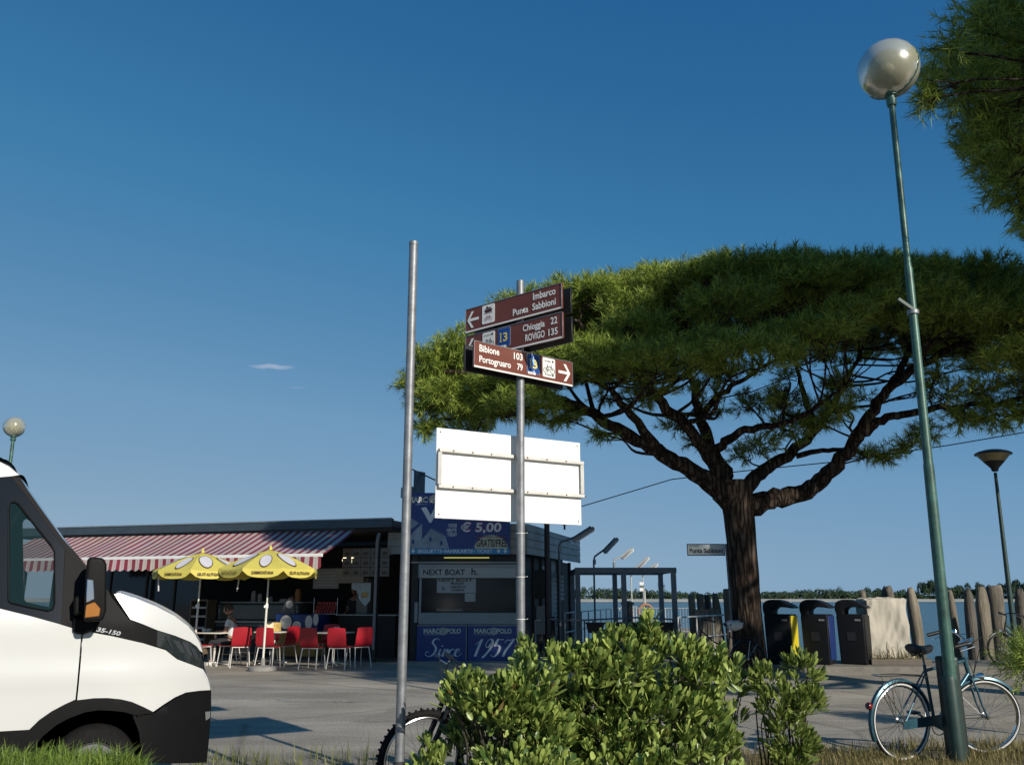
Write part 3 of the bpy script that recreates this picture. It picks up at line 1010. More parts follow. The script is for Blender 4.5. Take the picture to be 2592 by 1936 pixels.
def side_patch(name, poly, mat, off=0.0, parent=None, depth=0.03, grid=0.06, both=True, bulge=None, hole=None):
    """a skin following the van's side inside a traced outline, with a folded-in edge"""
    poly = list(poly)
    # resample outline
    out = []
    for i in range(len(poly)):
        a, b = Vector(poly[i]), Vector(poly[(i + 1) % len(poly)])
        n = max(1, int((b - a).length / grid))
        for j in range(n): out.append(a + (b - a) * (j / n))
    k = len(out)
    xs = [p.x for p in out]; zs = [p.y for p in out]
    pts = list(out)
    for x in np.arange(min(xs) + grid * .5, max(xs), grid):
        for z in np.arange(min(zs) + grid * .5, max(zs), grid):
            pts.append(Vector((x, z)))
    eds = []
    if hole:
        h0 = len(pts); pts += [Vector(h) for h in hole]
        eds = [(h0 + i, h0 + (i + 1) % len(hole)) for i in range(len(hole))]
    vs, es, fs, *_ = delaunay_2d_cdt(pts, eds, [tuple(range(k))], 1, 1e-5)
    if hole:
        def inside(p):
            c_ = False
            for i in range(len(hole)):
                (x0, z0), (x1, z1) = hole[i], hole[i - 1]
                if (z0 > p.y) != (z1 > p.y) and p.x < (x1 - x0) * (p.y - z0) / (z1 - z0) + x0: c_ = not c_
            return c_
        fs = [f for f in fs if not inside(sum((Vector(vs[i]) for i in f), Vector((0, 0))) / len(f))]
    def lift(v, d):
        y = vS(v[0], v[1]) + d
        if bulge: y -= bulge(v[0], v[1])
        return Vector((v[0], y, v[1]))
    V = [lift(v, -off) for v in vs]
    Fa = [tuple(f) for f in fs]
    # boundary edges -> folded rim
    cnt = {}
    for f in Fa:
        for i in range(len(f)):
            e = (f[i], f[(i + 1) % len(f)])
            cnt[e] = cnt.get(e, 0) + 1
    rim = [e for e in cnt if (e[1], e[0]) not in cnt]
    mp = {}
    for e in rim:
        for v in e:
            if v not in mp:
                mp[v] = len(V); V.append(lift(vs[v], depth))
    for a, b in rim: Fa.append((a, mp[a], mp[b], b))
    mb = MB().add(V, Fa)
    o = mb.build(name, mat, parent or van, angle=50)
    if both:
        V2 = [Vector((v.x, VW - v.y, v.z)) for v in V]
        MB().add(V2, [tuple(reversed(f)) for f in Fa]).build(name, mat, parent or van, angle=50)
    return o
def cross(name, prof, mat, nseg=14, crown=0.0, off=0.0, y0=None, parent=None):
    """sheet running across the van along a side profile [(x,z)...]"""
    vs, fs = [], []
    for (x, z) in prof:
        s = vS(x, z) if y0 is None else y0
        for j in range(nseg + 1):
            t = j / nseg
            b = 4 * t * (1 - t)
            vs.append((x + off * b, s + (VW - 2 * s) * t, z + crown * b))
    n = nseg + 1
    for i in range(len(prof) - 1):
        for j in range(nseg):
            fs.append((i * n + j, (i + 1) * n + j, (i + 1) * n + j + 1, i * n + j + 1))
    return MB().add(vs, fs).build(name, mat, parent or van, angle=60)
van_white = M('van_paint', (0.60, 0.60, 0.58), 0.28, 0, 0.015, 2, coat=0.5)
van_black = M('van_trim', (0.006, 0.006, 0.0065), 0.55, 0, 0.15, 5, 0.03, 400, spec=.12)
van_glass = M('van_glass', (0.012, 0.02, 0.02), 0.03, 0, 0.0, spec=0.9)
van_gloss = M('van_gloss_black', (0.006, 0.006, 0.007), 0.12, 0, 0.0, spec=0.6)
XR = -5.6
# lower white body: door and wing are separate panels either side of the seam
belt = cp((0, 952), (135, 985), (270, 1022), (330, 1042), (372, 1052))
seamt, seam = cp((372, 1052))[0], cp((372, 1052), (360, 1200), (352, 1290), (345, 1357))
arch_o = cp((680, 1412), (640, 1390), (590, 1368), (540, 1356), (480, 1350), (420, 1351), (345, 1360), (290, 1378), (230, 1410), (175, 1448), (130, 1492), (95, 1548), (60, 1605))
sill_z = arch_o[-3][1]
wing_top = cp((372, 1052), (500, 1075), (640, 1107), (740, 1138), (790, 1178), (850, 1200), (905, 1222))
nose_e = cp((920, 1245), (933, 1275), (940, 1312))
bump_t = cp((940, 1316), (890, 1318), (830, 1326), (780, 1348), (730, 1380), (684, 1412))
arch_front = arch_o[:7]; arch_rear = arch_o[6:]
def crease(x, z):
    # pressed crease along the flank
    zz = 0.93 - 0.02 * x
    return 0.010 * math.exp(-((z - zz) / 0.06) ** 2) - 0.005 * math.exp(-((z - zz - 0.16) / 0.07) ** 2)
side_patch('wing_panel', seam[:1] + wing_top[1:] + nose_e + bump_t + arch_front[1:][0:6] + list(reversed(seam))[0:3], van_white, bulge=crease)
xs0 = arch_rear[-3][0]
side_patch('front_door', [(x - 0.012, z) for x, z in seam] + arch_rear[1:-2] + [(-1.95, sill_z), (-1.95, belt[0][1] + 0.02)] + belt[:-1], van_white, bulge=crease)
side_patch('body_side', [(XR, 0.55), (-1.965, 0.55), (-1.965, 2.45), (XR, 2.45)], van_white, grid=0.4)
side_patch('sill', [(-1.95, 0.34)] + cp((60, 1610), (95, 1550), (128, 1495)) + [(-1.95, sill_z - .004)], van_black, depth=.05)
MB().span((arch_o[0][0] - 1.05, .42, .1), (arch_o[0][0] + .02, .50, 1.0)).build('wheel_well', M('well_shade', (.003, .003, .003), 1, 0, 0, spec=0), van)  # near-black board, shade inside the wheel arch put into its colour
# wheel arch lip and bumper
arch_i = cp((600, 1425), (560, 1412), (500, 1405), (440, 1403), (380, 1412), (310, 1438), (250, 1470), (190, 1520), (150, 1575), (120, 1640))
side_patch('wheel_arch', cp((690, 1416)) + arch_o[1:] + list(reversed(arch_i)), van_black, off=0.03, depth=0.12)
bmp = cp((590, 1424), (690, 1418), (735, 1384), (785, 1352), (832, 1330), (890, 1321), (944, 1318))
bmp += cp((945, 1400), (940, 1480), (932, 1570), (925, 1640), (640, 1640), (620, 1500))
side_patch('bumper', bmp, van_black, off=0.012, depth=0.10)
mb = MB()
a_, b_ = cp((610, 1428), (935, 1406))
mb.tube([(a_[0], vS(*a_) - .02, a_[1]), (b_[0], vS(*b_) - .02, b_[1])], 0.010, 8)
mb.build('bumper_ledge', van_gloss, van)
# fog lamp recess at the corner
side_patch('fog_lamp', cp((915, 1412), (940, 1408), (938, 1440), (918, 1450)), M('lamp_clear', (0.35, 0.37, 0.38), 0.1, 0.6), off=0.02, depth=.05, grid=.02)
# black trim between window and headlamp, then the headlamp
trim = cp((270, 1022), (275, 960), (292, 690), (380, 775), (400, 790), (482, 872), (500, 905), (575, 1000), (640, 1025), (700, 1050), (730, 1062), (705, 1120), (640, 1105), (500, 1073), (372, 1050), (330, 1040))
side_patch('side_trim', trim, van_black, off=0.004, depth=.04, grid=.05)
hl = cp((702, 1051), (780, 1075), (850, 1103), (880, 1125), (897, 1150), (906, 1190), (909, 1221), (850, 1199), (792, 1176), (765, 1152), (742, 1134), (700, 1119))
hlo = side_patch('headlight', hl, M('headlamp_glass', (0.02, 0.026, 0.028), 0.05, 0, 0, spec=0.9, coat=1.0), off=0.006, depth=.05, grid=.03)
for tri in (((770, 1090), (800, 1098), (830, 1150), (808, 1148)), ((812, 1102), (838, 1112), (862, 1168), (842, 1160)), ((848, 1118), (872, 1136), (890, 1185), (872, 1178))):
    q = cp(*tri)
    MB().add([(x, vS(x, z) - .009, z) for x, z in q], [(0, 1, 2, 3)]).build('reflector', M('reflector_grey', (.16, .17, .18), .22, .8), hlo)
MB().tube([(*[cp((740, 1075))[0][0]], vS(*cp((740, 1075))[0]) - .012, cp((740, 1075))[0][1]), (cp((770, 1135))[0][0], vS(*cp((770, 1135))[0]) - .012, cp((770, 1135))[0][1])], .006, 8).build('daylight_strip', M('reflector_grey', (0, 0, 0)), hlo)
# door window with frame
wf = cp((0, 366), (48, 362), (120, 450), (200, 560), (290, 690), (275, 960), (270, 1022), (135, 985), (0, 952)) 
wf = [(-1.95, wf[0][1] + .01)] + wf + [(-1.95, wf[-1][1] + .02)]
gl = cp((40, 500), (48, 480), (62, 474), (82, 486), (140, 560), (225, 665), (243, 700), (244, 930), (236, 955), (215, 962), (120, 944), (48, 926), (38, 915))
fr = side_patch('window_frame', wf, van_gloss, off=0.002, depth=.04, grid=.08, hole=gl)
side_patch('window_pane', gl, M('van_side_glass', (0.02, 0.05, 0.05), 0.03, 0, 0.0, spec=0.8, alpha=0.38), off=-0.004, depth=-.001, grid=.08)
# seal line round the pane
g3 = [Vector((x, vS(x, z) - .009, z)) for x, z in gl]
MB().tube(g3, 0.006, 6, closed=True).build('window_seal', van_black, van)
# pillar and windscreen
pil = cp((48, 362), (90, 366), (125, 425), (200, 530), (280, 640), (350, 722), (392, 772), (380, 778), (292, 692), (200, 562), (120, 452))
side_patch('pillar', pil, van_black, off=0.006, depth=.05, grid=.05)
ws = cp((75, 352), (125, 425), (200, 530), (280, 640), (350, 720), (392, 770))
cross('windscreen', smooth_poly(ws, 3), van_glass, crown=0.0, off=0.03)
cowl = cp((392, 770), (440, 825), (482, 872), (505, 890))
cross('cowl', smooth_poly(cowl, 3), van_black, crown=0.0, off=0.02)
bon = cp((510, 886), (530, 884), (600, 904), (700, 943), (780, 985), (840, 1030), (870, 1066), (892, 1105), (906, 1150), (912, 1222), (933, 1275), (940, 1312))
cross('bonnet', smooth_poly(bon, 4), van_white, crown=0.025, off=0.05)
bon_side = cp((510, 888), (530, 884), (600, 904), (700, 943), (780, 985), (840, 1030), (870, 1066), (892, 1105), (905, 1148), (893, 1140), (880, 1122), (850, 1100), (780, 1072), (702, 1048), (640, 1022), (582, 1000))
side_patch('bonnet_side', bon_side, van_white, off=0.0, depth=.05, grid=.05)
cross('front_bumper', smooth_poly(cp((943, 1316), (945, 1400), (940, 1480), (932, 1570), (925, 1640)), 3), van_black, off=0.015)
cross('grille', cp((908, 1165), (914, 1222), (935, 1275)), van_gloss, off=0.02)
# roof, with the black air deflector
rf = [(-1.95, vpx(0, 1150)[1] + .10)] + cp((0, 298), (40, 318), (85, 356))
cross('roof', smooth_poly(rf, 4), van_white, crown=0.06)
side_patch('roof_side', [(-1.95, rf[0][1])] + rf[1:] + cp((48, 362), (0, 366)) + [(-1.95, cp((0, 366))[0][1] + .02)], van_white, depth=.04, grid=.06)
df = cp((0, 276), (30, 288), (60, 312), (75, 340), (60, 343), (0, 305))
side_patch('air_deflector', df, van_gloss, off=-0.05, depth=.2, grid=.05)
dz = cp((0, 276))[0][1]
cross('deflector_top', smooth_poly([(-1.9, dz + .15)] + cp((0, 276), (30, 288), (60, 312), (75, 340)), 3), van_gloss, y0=0.25)
# load body behind the cab
MB().span((XR, 0.03, 0.45), (-1.97, VW - .03, 2.5)).build('load_body', van_white, van, bevel=.08, seg=3)
MB().span((XR, 0.62, 0.28), (-0.35, VW - .62, 0.46)).build('chassis', van_black, van)
MB().span((-2.0, 0.60, 0.47), (-0.75, VW - .60, 1.02)).build('interior', M('cab_dark', (0.02, 0.02, 0.02), 0.8), van)
# seats and steering wheel seen through the glass
mb = MB()
mb.span((-1.75, 0.25, 1.0), (-1.25, 0.75, 1.15)).span((-1.85, 0.25, 1.05), (-1.68, 0.75, 1.75))
mb.build('seat', M('seat_cloth', (0.03, 0.03, 0.032), 0.9), van, bevel=.04, seg=2)
# badge
q0 = cp((430, 1042))[0]; q1 = cp((545, 1056))[0]
text('35-150', (q0[0], vS(*q0) - .006, q0[1] - .018), (1, 0, -0.22), (0.22, 0, 1), (q1[0] - q0[0]) * .95, 0.032, M('badge', (0.55, 0.56, 0.58), 0.3, 0.7), van, bold=.03, shear=.15)
# mirror
mi = cp((388, 745), (400, 730), (455, 735), (471, 760), (471, 960), (455, 1003), (380, 1008), (374, 990), (380, 820))
mroot = MB()
cx = np.mean([p[0] for p in mi]); cz = np.mean([p[1] for p in mi])
mroot.prism(mi, (0, -0.30, 0), (1, 0, 0), (0, 0, 1), -0.22)
mir = mroot.build('mirror', van_black, van, bevel=.022, seg=3)
def mplate(name, pts, mat, d):
    q = cp(*pts)
    MB().prism(q, (0, -0.30 - d, 0), (1, 0, 0), (0, 0, 1), -0.02).build(name, mat, mir, bevel=.004)
mplate('indicator', ((384, 935), (420, 922), (445, 950), (440, 982), (378, 990)), M('amber', (0.34, 0.13, 0.02), 0.12, 0.0, 0.1, 10, coat=.6), 0.008)
mplate('mirror_lamp', ((388, 825), (415, 828), (420, 910), (384, 925)), M('mirror_chrome', (0.55, 0.58, 0.62), 0.12, 0.9, 0), 0.008)
ma = cp((330, 900), (330, 985), (400, 960), (400, 880))
MB().prism(ma, (0, -0.12, 0), (1, 0, 0), (0, 0, 1), -0.22).build('mirror_arm', van_black, van, bevel=.015)
ma = cp((325, 985), (325, 1062), (370, 1068), (420, 1050), (420, 1000))
MB().prism(ma, (0, -0.04, 0), (1, 0, 0), (0, 0, 1), -0.07).build('mirror_foot', van_black, van, bevel=.015)
# wheels
wc = np.mean([arch_i[3][0], arch_i[3][0]])
def wheel(x, y, sgn):
    A = basis((1, 0, 0), (0, -sgn, 0))
    w = MB().lathe([(0.18, -.10), (0.27, -.10), (0.295, -.07), (0.30, 0), (0.295, .07), (0.27, .10), (0.19, .10), (0.18, .06)], (x, y, 0.30), 40, A).build('wheel', rubber, van, angle=40)
    MB().lathe([(0.18, .07), (0.185, .095), (0.15, .05), (0.09, .06), (0.07, .09), (0.03, .10)], (x, y, 0.30), 32, A).build('rim', M('rim_grey', (0.16, 0.16, 0.165), 0.45, 0.5), w)
for x in (wc, -4.6):
    wheel(x, 0.22, 1); wheel(x, VW - 0.22, -1)
# ================================================================== TICKET KIOSK
KY = 22.2
def kx(px): return P(px, 1514, KY).x
def kz(py, Y=KY): return P(1296, py, Y).z
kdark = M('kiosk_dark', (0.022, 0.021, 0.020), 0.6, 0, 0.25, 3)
kgrey = M('kiosk_grey', (0.30, 0.31, 0.31), 0.5, 0, 0.10, 4)
slat_m = M('kiosk_slat', (0.30, 0.32, 0.315), 0.55, 0, 0.14, 3, 0.04, 60, col2=(0.37, 0.38, 0.365))
print_navy = M('print_navy', (0.016, 0.042, 0.200), 0.4, 0, 0.08, 3)
print_cyan = M('print_cyan', (0.03, 0.26, 0.50), 0.4)
print_silver = M('print_silver', (0.72, 0.75, 0.78), 0.45, 0, 0.06, 4)
KX0, KX1 = kx(1048), kx(1318)
FX0, FX1 = kx(977), kx(1336)
far_c = Vector((P(1467, 1400, 28).x, 28.0, 0))
kio = empty('ticket_kiosk', ((KX0 + KX1) / 2, KY, 0), 0, 'boat ticket kiosk with grey slatted fascia, big blue price sign and blue front panels', 'kiosk')
KO = Vector(kio.location)
def kb(name, a, b, mat, parent=None, **k):
    return MB().span(Vector(a) - KO, Vector(b) - KO).build(name, mat, parent or kio, **k)
zf0, zf1 = kz(1402), kz(1324)
# roof slab over a five sided plan, walls
sd = (far_c - Vector((FX1, KY, 0))).normalized()
def kprism(name, poly, z0, z1, mat, parent=None):
    return MB().prism([(x - KO.x, y - KO.y) for x, y in poly], (0, 0, z0), (1, 0, 0), (0, 1, 0), z1 - z0).build(name, mat, parent or kio)
plan = [(FX0 + .05, KY + .1), (FX1 - .05, KY + .1), (far_c.x - .1, far_c.y), (far_c.x - 3.2, far_c.y + .3), (FX0 + .05, KY + 5)]
kprism('roof', plan, zf1 - 0.12, zf1 - 0.02, M('roof_felt', (0.06, 0.06, 0.06), 0.9, 0, .2))
inn = [(KX1 + .0, KY + 0.12), (far_c.x - .45, far_c.y - .1), (far_c.x - 3.0, far_c.y - .1), (KX0, KY + 4.5), (KX0, KY + 1.9)]
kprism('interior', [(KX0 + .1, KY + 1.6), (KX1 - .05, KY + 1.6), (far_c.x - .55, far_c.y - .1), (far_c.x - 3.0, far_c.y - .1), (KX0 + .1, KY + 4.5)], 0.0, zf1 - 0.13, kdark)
# fascia slats: front and side, each its own board
nsl = 4
hs = (zf1 - zf0) / nsl
me_f = None
def slat(a, b, z0, z1, tilt=0.02):
    a, b = Vector(a), Vector(b)
    d = (b - a).normalized(); n = Vector((d.y, -d.x, 0))
    poly = [(0, z0 + .004), (0.030, z0 + .004), (0.012, z1 - .004), (0, z1 - .004)]
    vs = []
    for e in (a, b):
        for (u, z) in poly: vs.append(e + n * u + Vector((0, 0, z)) - KO)
    MB().add(vs, [(0, 1, 2, 3), (7, 6, 5, 4), (0, 4, 5, 1), (1, 5, 6, 2), (2, 6, 7, 3), (3, 7, 4, 0)]).build('slat', slat_m, kio, smooth=False)
for i in range(nsl):
    slat((FX0, KY + .08, 0), (FX1 - .03, KY + .08, 0), zf0 + i * hs, zf0 + (i + 1) * hs)
mid = Vector((FX1, KY + .06, 0)) + sd * 2.2
zs1 = zf1
for i in range(nsl):
    z0, z1 = zf0 + i * hs, zf0 + (i + 1) * hs
    slat((FX1 - .02, KY + .06, 0), mid, z0, z1)
    slat(mid + sd * .02, far_c, z0, z1 - (0.0 if i < nsl - 1 else .06))
MB().bar(Vector((FX0, KY + .09, zf0 + .1)) - KO, Vector((FX1 - .05, KY + .09, zf0 + .1)) - KO, .03, .18).bar(Vector((FX1 - .03, KY + .2, zf0 + .3)) - KO, far_c + Vector((-.03, 0, zf0 + .3)) - KO, .02, .55).build('fascia_board', kdark, kio)
# left end of the fascia turns back
slat((FX0, KY + 3, 0), (FX0, KY + .1, 0), zf0, zf1)
# big blue sign in front of the fascia
s0, s1 = kx(1030), P(1291, 1402, KY - .15).x
zs0, zs1 = kz(1403, KY - .15), kz(1247, KY - .15)
big = kb('price_sign', (s0, KY - .16, zs0), (s1, KY - .08, zs1), print_navy, bevel=.006)
def sat(px, py): # point on the sign face
    p = P(px, py, KY - .16)
    return Vector((p.x, KY - .161, p.z)) - KO
def stext(s, px0, py0, px1, py1, mat=print_silver, bold=.02, shear=0, lift=.004):
    a = sat(px0, py1); b = sat(px1, py0)
    return text(s, a, (1, 0, 0), (0, 0, 1), b.x - a.x, b.z - a.z, mat, big, bold=bold, shear=shear, lift=lift)
def wheel_logo(c, r, mat, parent, n=(0, -1, 0)):
    """ship's wheel emblem"""
    mb = MB()
    A = basis((1, 0, 0), n)
    mb.torus(c, r * .68, r * .11, 26, 6, A).torus(c, r * .26, r * .10, 16, 6, A)
    for k in range(8):
        a = k * math.pi / 4
        mb.bar(Vector(c) + A @ Vector((math.cos(a) * r * .26, math.sin(a) * r * .26, 0)), Vector(c) + A @ Vector((math.cos(a) * r, math.sin(a) * r, 0)), r * .12, r * .12)
    return mb.build('ship_wheel_emblem', mat, parent)
logo_m = M('print_logo', (0.62, 0.63, 0.52), 0.45)
stext('MARC', 1033, 1257, 1083, 1272, logo_m, .03)
wheel_logo(sat(1096, 1263), .12, logo_m, big)
stext('POLO', 1109, 1257, 1150, 1272, logo_m, .03)
stext('Ferries Boating Company', 1052, 1275, 1082, 1278, print_silver, 0)
_a = sat(1069, 1327); text('Venezia', _a, (1, 0, .22), (-.1, 0, 1), 2.35, .42, print_silver, big, bold=.035, shear=.1)
stext('OGGI', 1135, 1325, 1156, 1334); stext('HEUTE', 1131, 1337, 1156, 1346); stext('TODAY', 1132, 1348, 1157, 1357)
stext('€ 5,00', 1165, 1320, 1270, 1351, M('print_pink_edge', (0.45, 0.10, 0.22), .5), .055, .08, .003)
stext('€ 5,00', 1166, 1321, 1269, 1350, print_silver, .02, .08, .006)
MB().prism([(0, 0), (sat(1290, 1395).x - sat(1037, 1395).x, 0), (sat(1290, 1395).x - sat(1037, 1395).x, sat(0, 1389).z - sat(0, 1402).z), (0, sat(0, 1389).z - sat(0, 1402).z)], sat(1037, 1402) + Vector((0, -.002, 0)), (1, 0, 0), (0, 0, 1), .002).build('lower_band', print_cyan, big)
stext('BIGLIETTI', 1058, 1390, 1117, 1399, print_silver, .02, 0, .007)
stext('FAHRKARTE', 1125, 1390, 1197, 1399, print_silver, .02, 0, .007)
stext('TICKET', 1206, 1390, 1247, 1399, print_silver, .02, 0, .007)
mb = MB()
for px in (1046, 1262, 1279):
    c = sat(px, 1394) + Vector((0, -.007, 0))
    mb.add([c + Vector((x * .055, 0, z * .055)) for x, z in ((-1, .1), (-.4, .1), (-.4, 1), (.4, 1), (.4, .1), (1, .1), (0, -1))], [tuple(range(7))])
for px in (1121, 1201):
    c = sat(px, 1395) + Vector((0, -.007, 0))
    mb.add([c + Vector((x * .018, 0, z * .018)) for x, z in ((-1, 0), (0, 1), (1, 0), (0, -1))], [(0, 1, 2, 3)])
mb.build('arrow', print_silver, big)
# starburst and its words
c = sat(1243, 1388); mb = MB(); pts = []
for k in range(44):
    a = math.pi * k / 43
    r_ = 1.0 if k % 2 else .88
    pts.append((math.cos(a) * r_ * .45, math.sin(a) * r_ * .36))
mb.prism(pts, c + Vector((0, -.002, 0)), (1, 0, 0), (0, 0, 1), .002).build('starburst', M('print_burst', (0.52, 0.54, 0.40), .5), big)
stext('GRATIS/FREE', 1206, 1364, 1284, 1384, M('print_maroon', (0, 0, 0)), .03, .1, .006)
stext('Kinder/Kids Children', 1208, 1355, 1278, 1361, M('print_red', (0, 0, 0)), .02, .1, .006)
# pale palace picture: two walls with crenellations and pointed windows
mb = MB(); c0 = sat(1037, 1389)
W = sat(1137, 1389).x - c0.x; H = sat(0, 1325).z - c0.z
def pp(ps, d): mb.add([c0 + Vector((x * W, -d, z * H)) for x, z in ps], [tuple(range(len(ps)))])
pp([(0, .52), (.30, 1.0), (.30, .35), (0, .02)], .004)
pp([(0, .02), (.30, .35), (.52, .80), (.90, .50), (1.0, .02)], .0045)
for k in range(9): pp([(.54 + k * .042, .80 - k * .034), (.56 + k * .042, .80 - k * .034), (.55 + k * .042, .86 - k * .034)], .0045)
for k in range(6): pp([(.03 + k * .045, .55 + k * .075), (.05 + k * .045, .58 + k * .075), (.04 + k * .045, .65 + k * .075)], .004)
pp([(-.0, .75), (.22, 1.02), (.0, 1.25)], .003)
mb.build('palace_print', M('print_pale', (0.24, 0.30, 0.37), 0.5, 0, .45, 1.6), big)
mb = MB()
for x, z in ((.08, .20), (.52, .30), (.80, .15)):
    pp([(x - .03, z), (x + .03, z), (x + .035, z + .12), (x, z + .20), (x - .035, z + .12)], .006)
mb.build('palace_window_print', print_navy, big)
kb('sign_lamp', (kx(1123), KY - .12, kz(1413)), (kx(1238), KY - .07, kz(1410)), M('tube_yellow', (0.6, 0.55, 0.1), .4, emit=((0.85, 0.80, 0.22), 0.40)))
# front: eave, lintel, window, counter, panels
kb('eave', (KX0 - .1, KY - .02, kz(1425)), (KX1 + .04, KY + .45, kz(1421)), kgrey)
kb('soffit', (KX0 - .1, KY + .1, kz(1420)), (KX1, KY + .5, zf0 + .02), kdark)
lint = kb('board_frame', (kx(1056), KY + .02, kz(1463)), (KX1 - .0, KY + .16, kz(1427)), kgrey, bevel=.01)
nb = kb('next_boat_sign', (kx(1062), KY - .01, kz(1462)), (kx(1306), KY + .018, kz(1437)), M('board_grey', (0.42, 0.42, 0.40), .5, 0, .06, 2), bevel=.004)
def ktext(s, px0, py0, px1, py1, mat, parent, y, bold=.02, shear=0):
    a = P(px0, py1, y) - KO; b = P(px1, py0, y) - KO
    return text(s, (a.x, y - KO.y, a.z), (1, 0, 0), (0, 0, 1), b.x - a.x, b.z - a.z, mat, parent, bold=bold, shear=shear)
ktext('NEXT BOAT', 1071, 1440, 1177, 1455, black_print, nb, KY - .01, .02)
ktext('h.', 1193, 1437, 1210, 1455, black_print, nb, KY - .01, .02)
kb('divider', (kx(1184.5), KY - .014, kz(1460)), (kx(1185.5), KY - .011, kz(1439)), kgrey, nb)
glass = kb('window_pane', (kx(1066), KY + .08, kz(1549)), (kx(1306), KY + .10, kz(1464)), M('kiosk_glass', (0.008, 0.009, 0.010), 0.12, 0, 0, spec=.35))
for a, b in ((1060, 1066), (1306, 1318)):
    kb('window_frame', (kx(a), KY + .03, kz(1550)), (kx(b), KY + .14, kz(1464)), kgrey, bevel=.005)
pap = kb('notice', (kx(1105), KY + .05, kz(1500)), (kx(1204), KY + .065, kz(1464)), M('paper', (0.40, 0.40, 0.39), .7, 0, .05))
ktext('NEXT BOAT', 1110, 1464, 1196, 1472, black_print, pap, KY + .05)
for s, a, b in (('MORGEN', 1142, 1174), ('TOMORROW', 1138, 1180), ('DOMANI', 1143, 1174)):
    yy = {'MORGEN': 1473, 'TOMORROW': 1482, 'DOMANI': 1490}[s]
    ktext(s, a, yy, b, yy + 6, black_print, pap, KY + .05)
ktext('h.', 1119, 1483, 1128, 1494, black_print, pap, KY + .05)
kb('notice', (kx(1176), KY + .06, kz(1522)), (kx(1203), KY + .07, kz(1501)), M('paper', (0, 0, 0)))
kb('window_shelf', (kx(1105), KY + .04, kz(1544)), (kx(1170), KY + .07, kz(1542)), kgrey)
kb('counter', (kx(1060), KY - .02, kz(1580)), (KX1, KY + .3, kz(1550)), M('counter_grey', (0.27, 0.29, 0.29), .5, 0, .08, 3), bevel=.012)
for (a, b, word) in ((1058, 1183, 'Since'), (1185, 1312, '1957')):
    pn = kb('front_panel', (kx(a), KY - .05, kz(1672)), (kx(b), KY + .0, kz(1581)), print_navy, bevel=.004)
    y = KY - .05
    kb('panel_frame', (kx(a), KY - .056, kz(1583.2)), (kx(b), KY - .0505, kz(1581)), kgrey, pn)
    kb('panel_frame', (kx(b) - .02, KY - .056, kz(1672)), (kx(b), KY - .0505, kz(1583.5)), kgrey, pn)
    o_ = a + 14 if word == 'Since' else a + 15
    ktext('MARC', o_, 1590, o_ + 42, 1603, logo_m, pn, y, .035)
    wheel_logo(P(o_ + 50, 1597, y) - KO, .105, logo_m, pn)
    ktext('POLO', o_ + 58, 1590, o_ + 95, 1603, logo_m, pn, y, .035)
    ktext('Ferries Boating Company', o_ + 2, 1604, o_ + 44, 1607, print_silver, pn, y, 0)
    o = P(a + 18, 1661, y - .004) - KO
    if word == 'Since':
        st = [[(.60, .90), (.48, 1.0), (.30, .92), (.28, .74), (.42, .58), (.50, .40), (.42, .14), (.20, .0), (.0, .10), (.02, .26), (.14, .26)],
              [(.52, .06), (.66, .20), (.74, .42), (.70, .20), (.74, .04), (.84, .10), (.90, .22)], [(.78, .58), (.79, .60), (.80, .58), (.79, .56)],
              [(.90, .22), (.96, .42), (.92, .0)], [(.92, .12), (1.04, .36), (1.12, .40), (1.12, .24), (1.10, .06), (1.18, .06), (1.26, .2)],
              [(1.50, .34), (1.42, .42), (1.28, .34), (1.22, .16), (1.30, .02), (1.44, .06), (1.54, .2)],
              [(1.54, .18), (1.70, .26), (1.76, .38), (1.66, .42), (1.56, .28), (1.56, .10), (1.68, .01), (1.84, .12), (1.9, .2)]]
        me = stroke_mesh(st, o, (1, 0, 0), (0, 0, 1), .47, .43, .16, .014, .055)
    else:
        st = [[(-.14, .66), (-.02, .78), (.10, .96), (.04, .5), (-.02, 0)],
              [(.62, .74), (.54, .56), (.40, .52), (.36, .74), (.48, .96), (.60, .92), (.66, .72), (.60, .4), (.46, .1), (.34, -.06)],
              [(1.16, .94), (1.0, .93), (.88, .94), (.82, .58), (.94, .62), (1.06, .50), (1.04, .22), (.90, .0), (.76, .04), (.72, .12)],
              [(1.24, .76), (1.30, .92), (1.44, .90), (1.62, .96), (1.52, .66), (1.38, .34), (1.32, 0)]]
        me = stroke_mesh(st, o, (1, 0, 0), (0, 0, 1), .52, .43, .22, .016, .062)
    link('lettering', me, print_silver, pn)
kb('plinth', (kx(1050), KY + .02, 0), (KX1, KY + .3, kz(1672) - .003), kdark)
kb('corner_post', (KX0 - .08, KY + .02, 0), (kx(1057), KY + .3, zf0), kdark)
kb('side_locker', (kx(1050), KY - .02, kz(1575)), (kx(1058), KY + .2, kz(1524)), kgrey)
# receding side: posts, dark bays, louvres, meter boxes, handrail
def ks(t, off=0.0):   # point along the side wall
    n = Vector((sd.y, -sd.x, 0))
    return Vector((FX1 - .35, KY + .2, 0)) + sd * t + n * off - KO
L = (far_c - Vector((FX1, KY, 0))).length
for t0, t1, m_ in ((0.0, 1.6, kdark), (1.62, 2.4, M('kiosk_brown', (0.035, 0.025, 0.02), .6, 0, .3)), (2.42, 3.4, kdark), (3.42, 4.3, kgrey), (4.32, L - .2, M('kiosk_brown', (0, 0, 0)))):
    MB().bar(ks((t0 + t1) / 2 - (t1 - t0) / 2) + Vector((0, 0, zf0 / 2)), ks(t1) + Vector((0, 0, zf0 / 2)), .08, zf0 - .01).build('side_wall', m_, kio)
for t in (1.61, 2.41, 3.41, 4.31, L - .15):
    MB().tube([ks(t, .06), ks(t, .06) + Vector((0, 0, zf0 + .02))], .05, 8).build('post', kdark, kio)
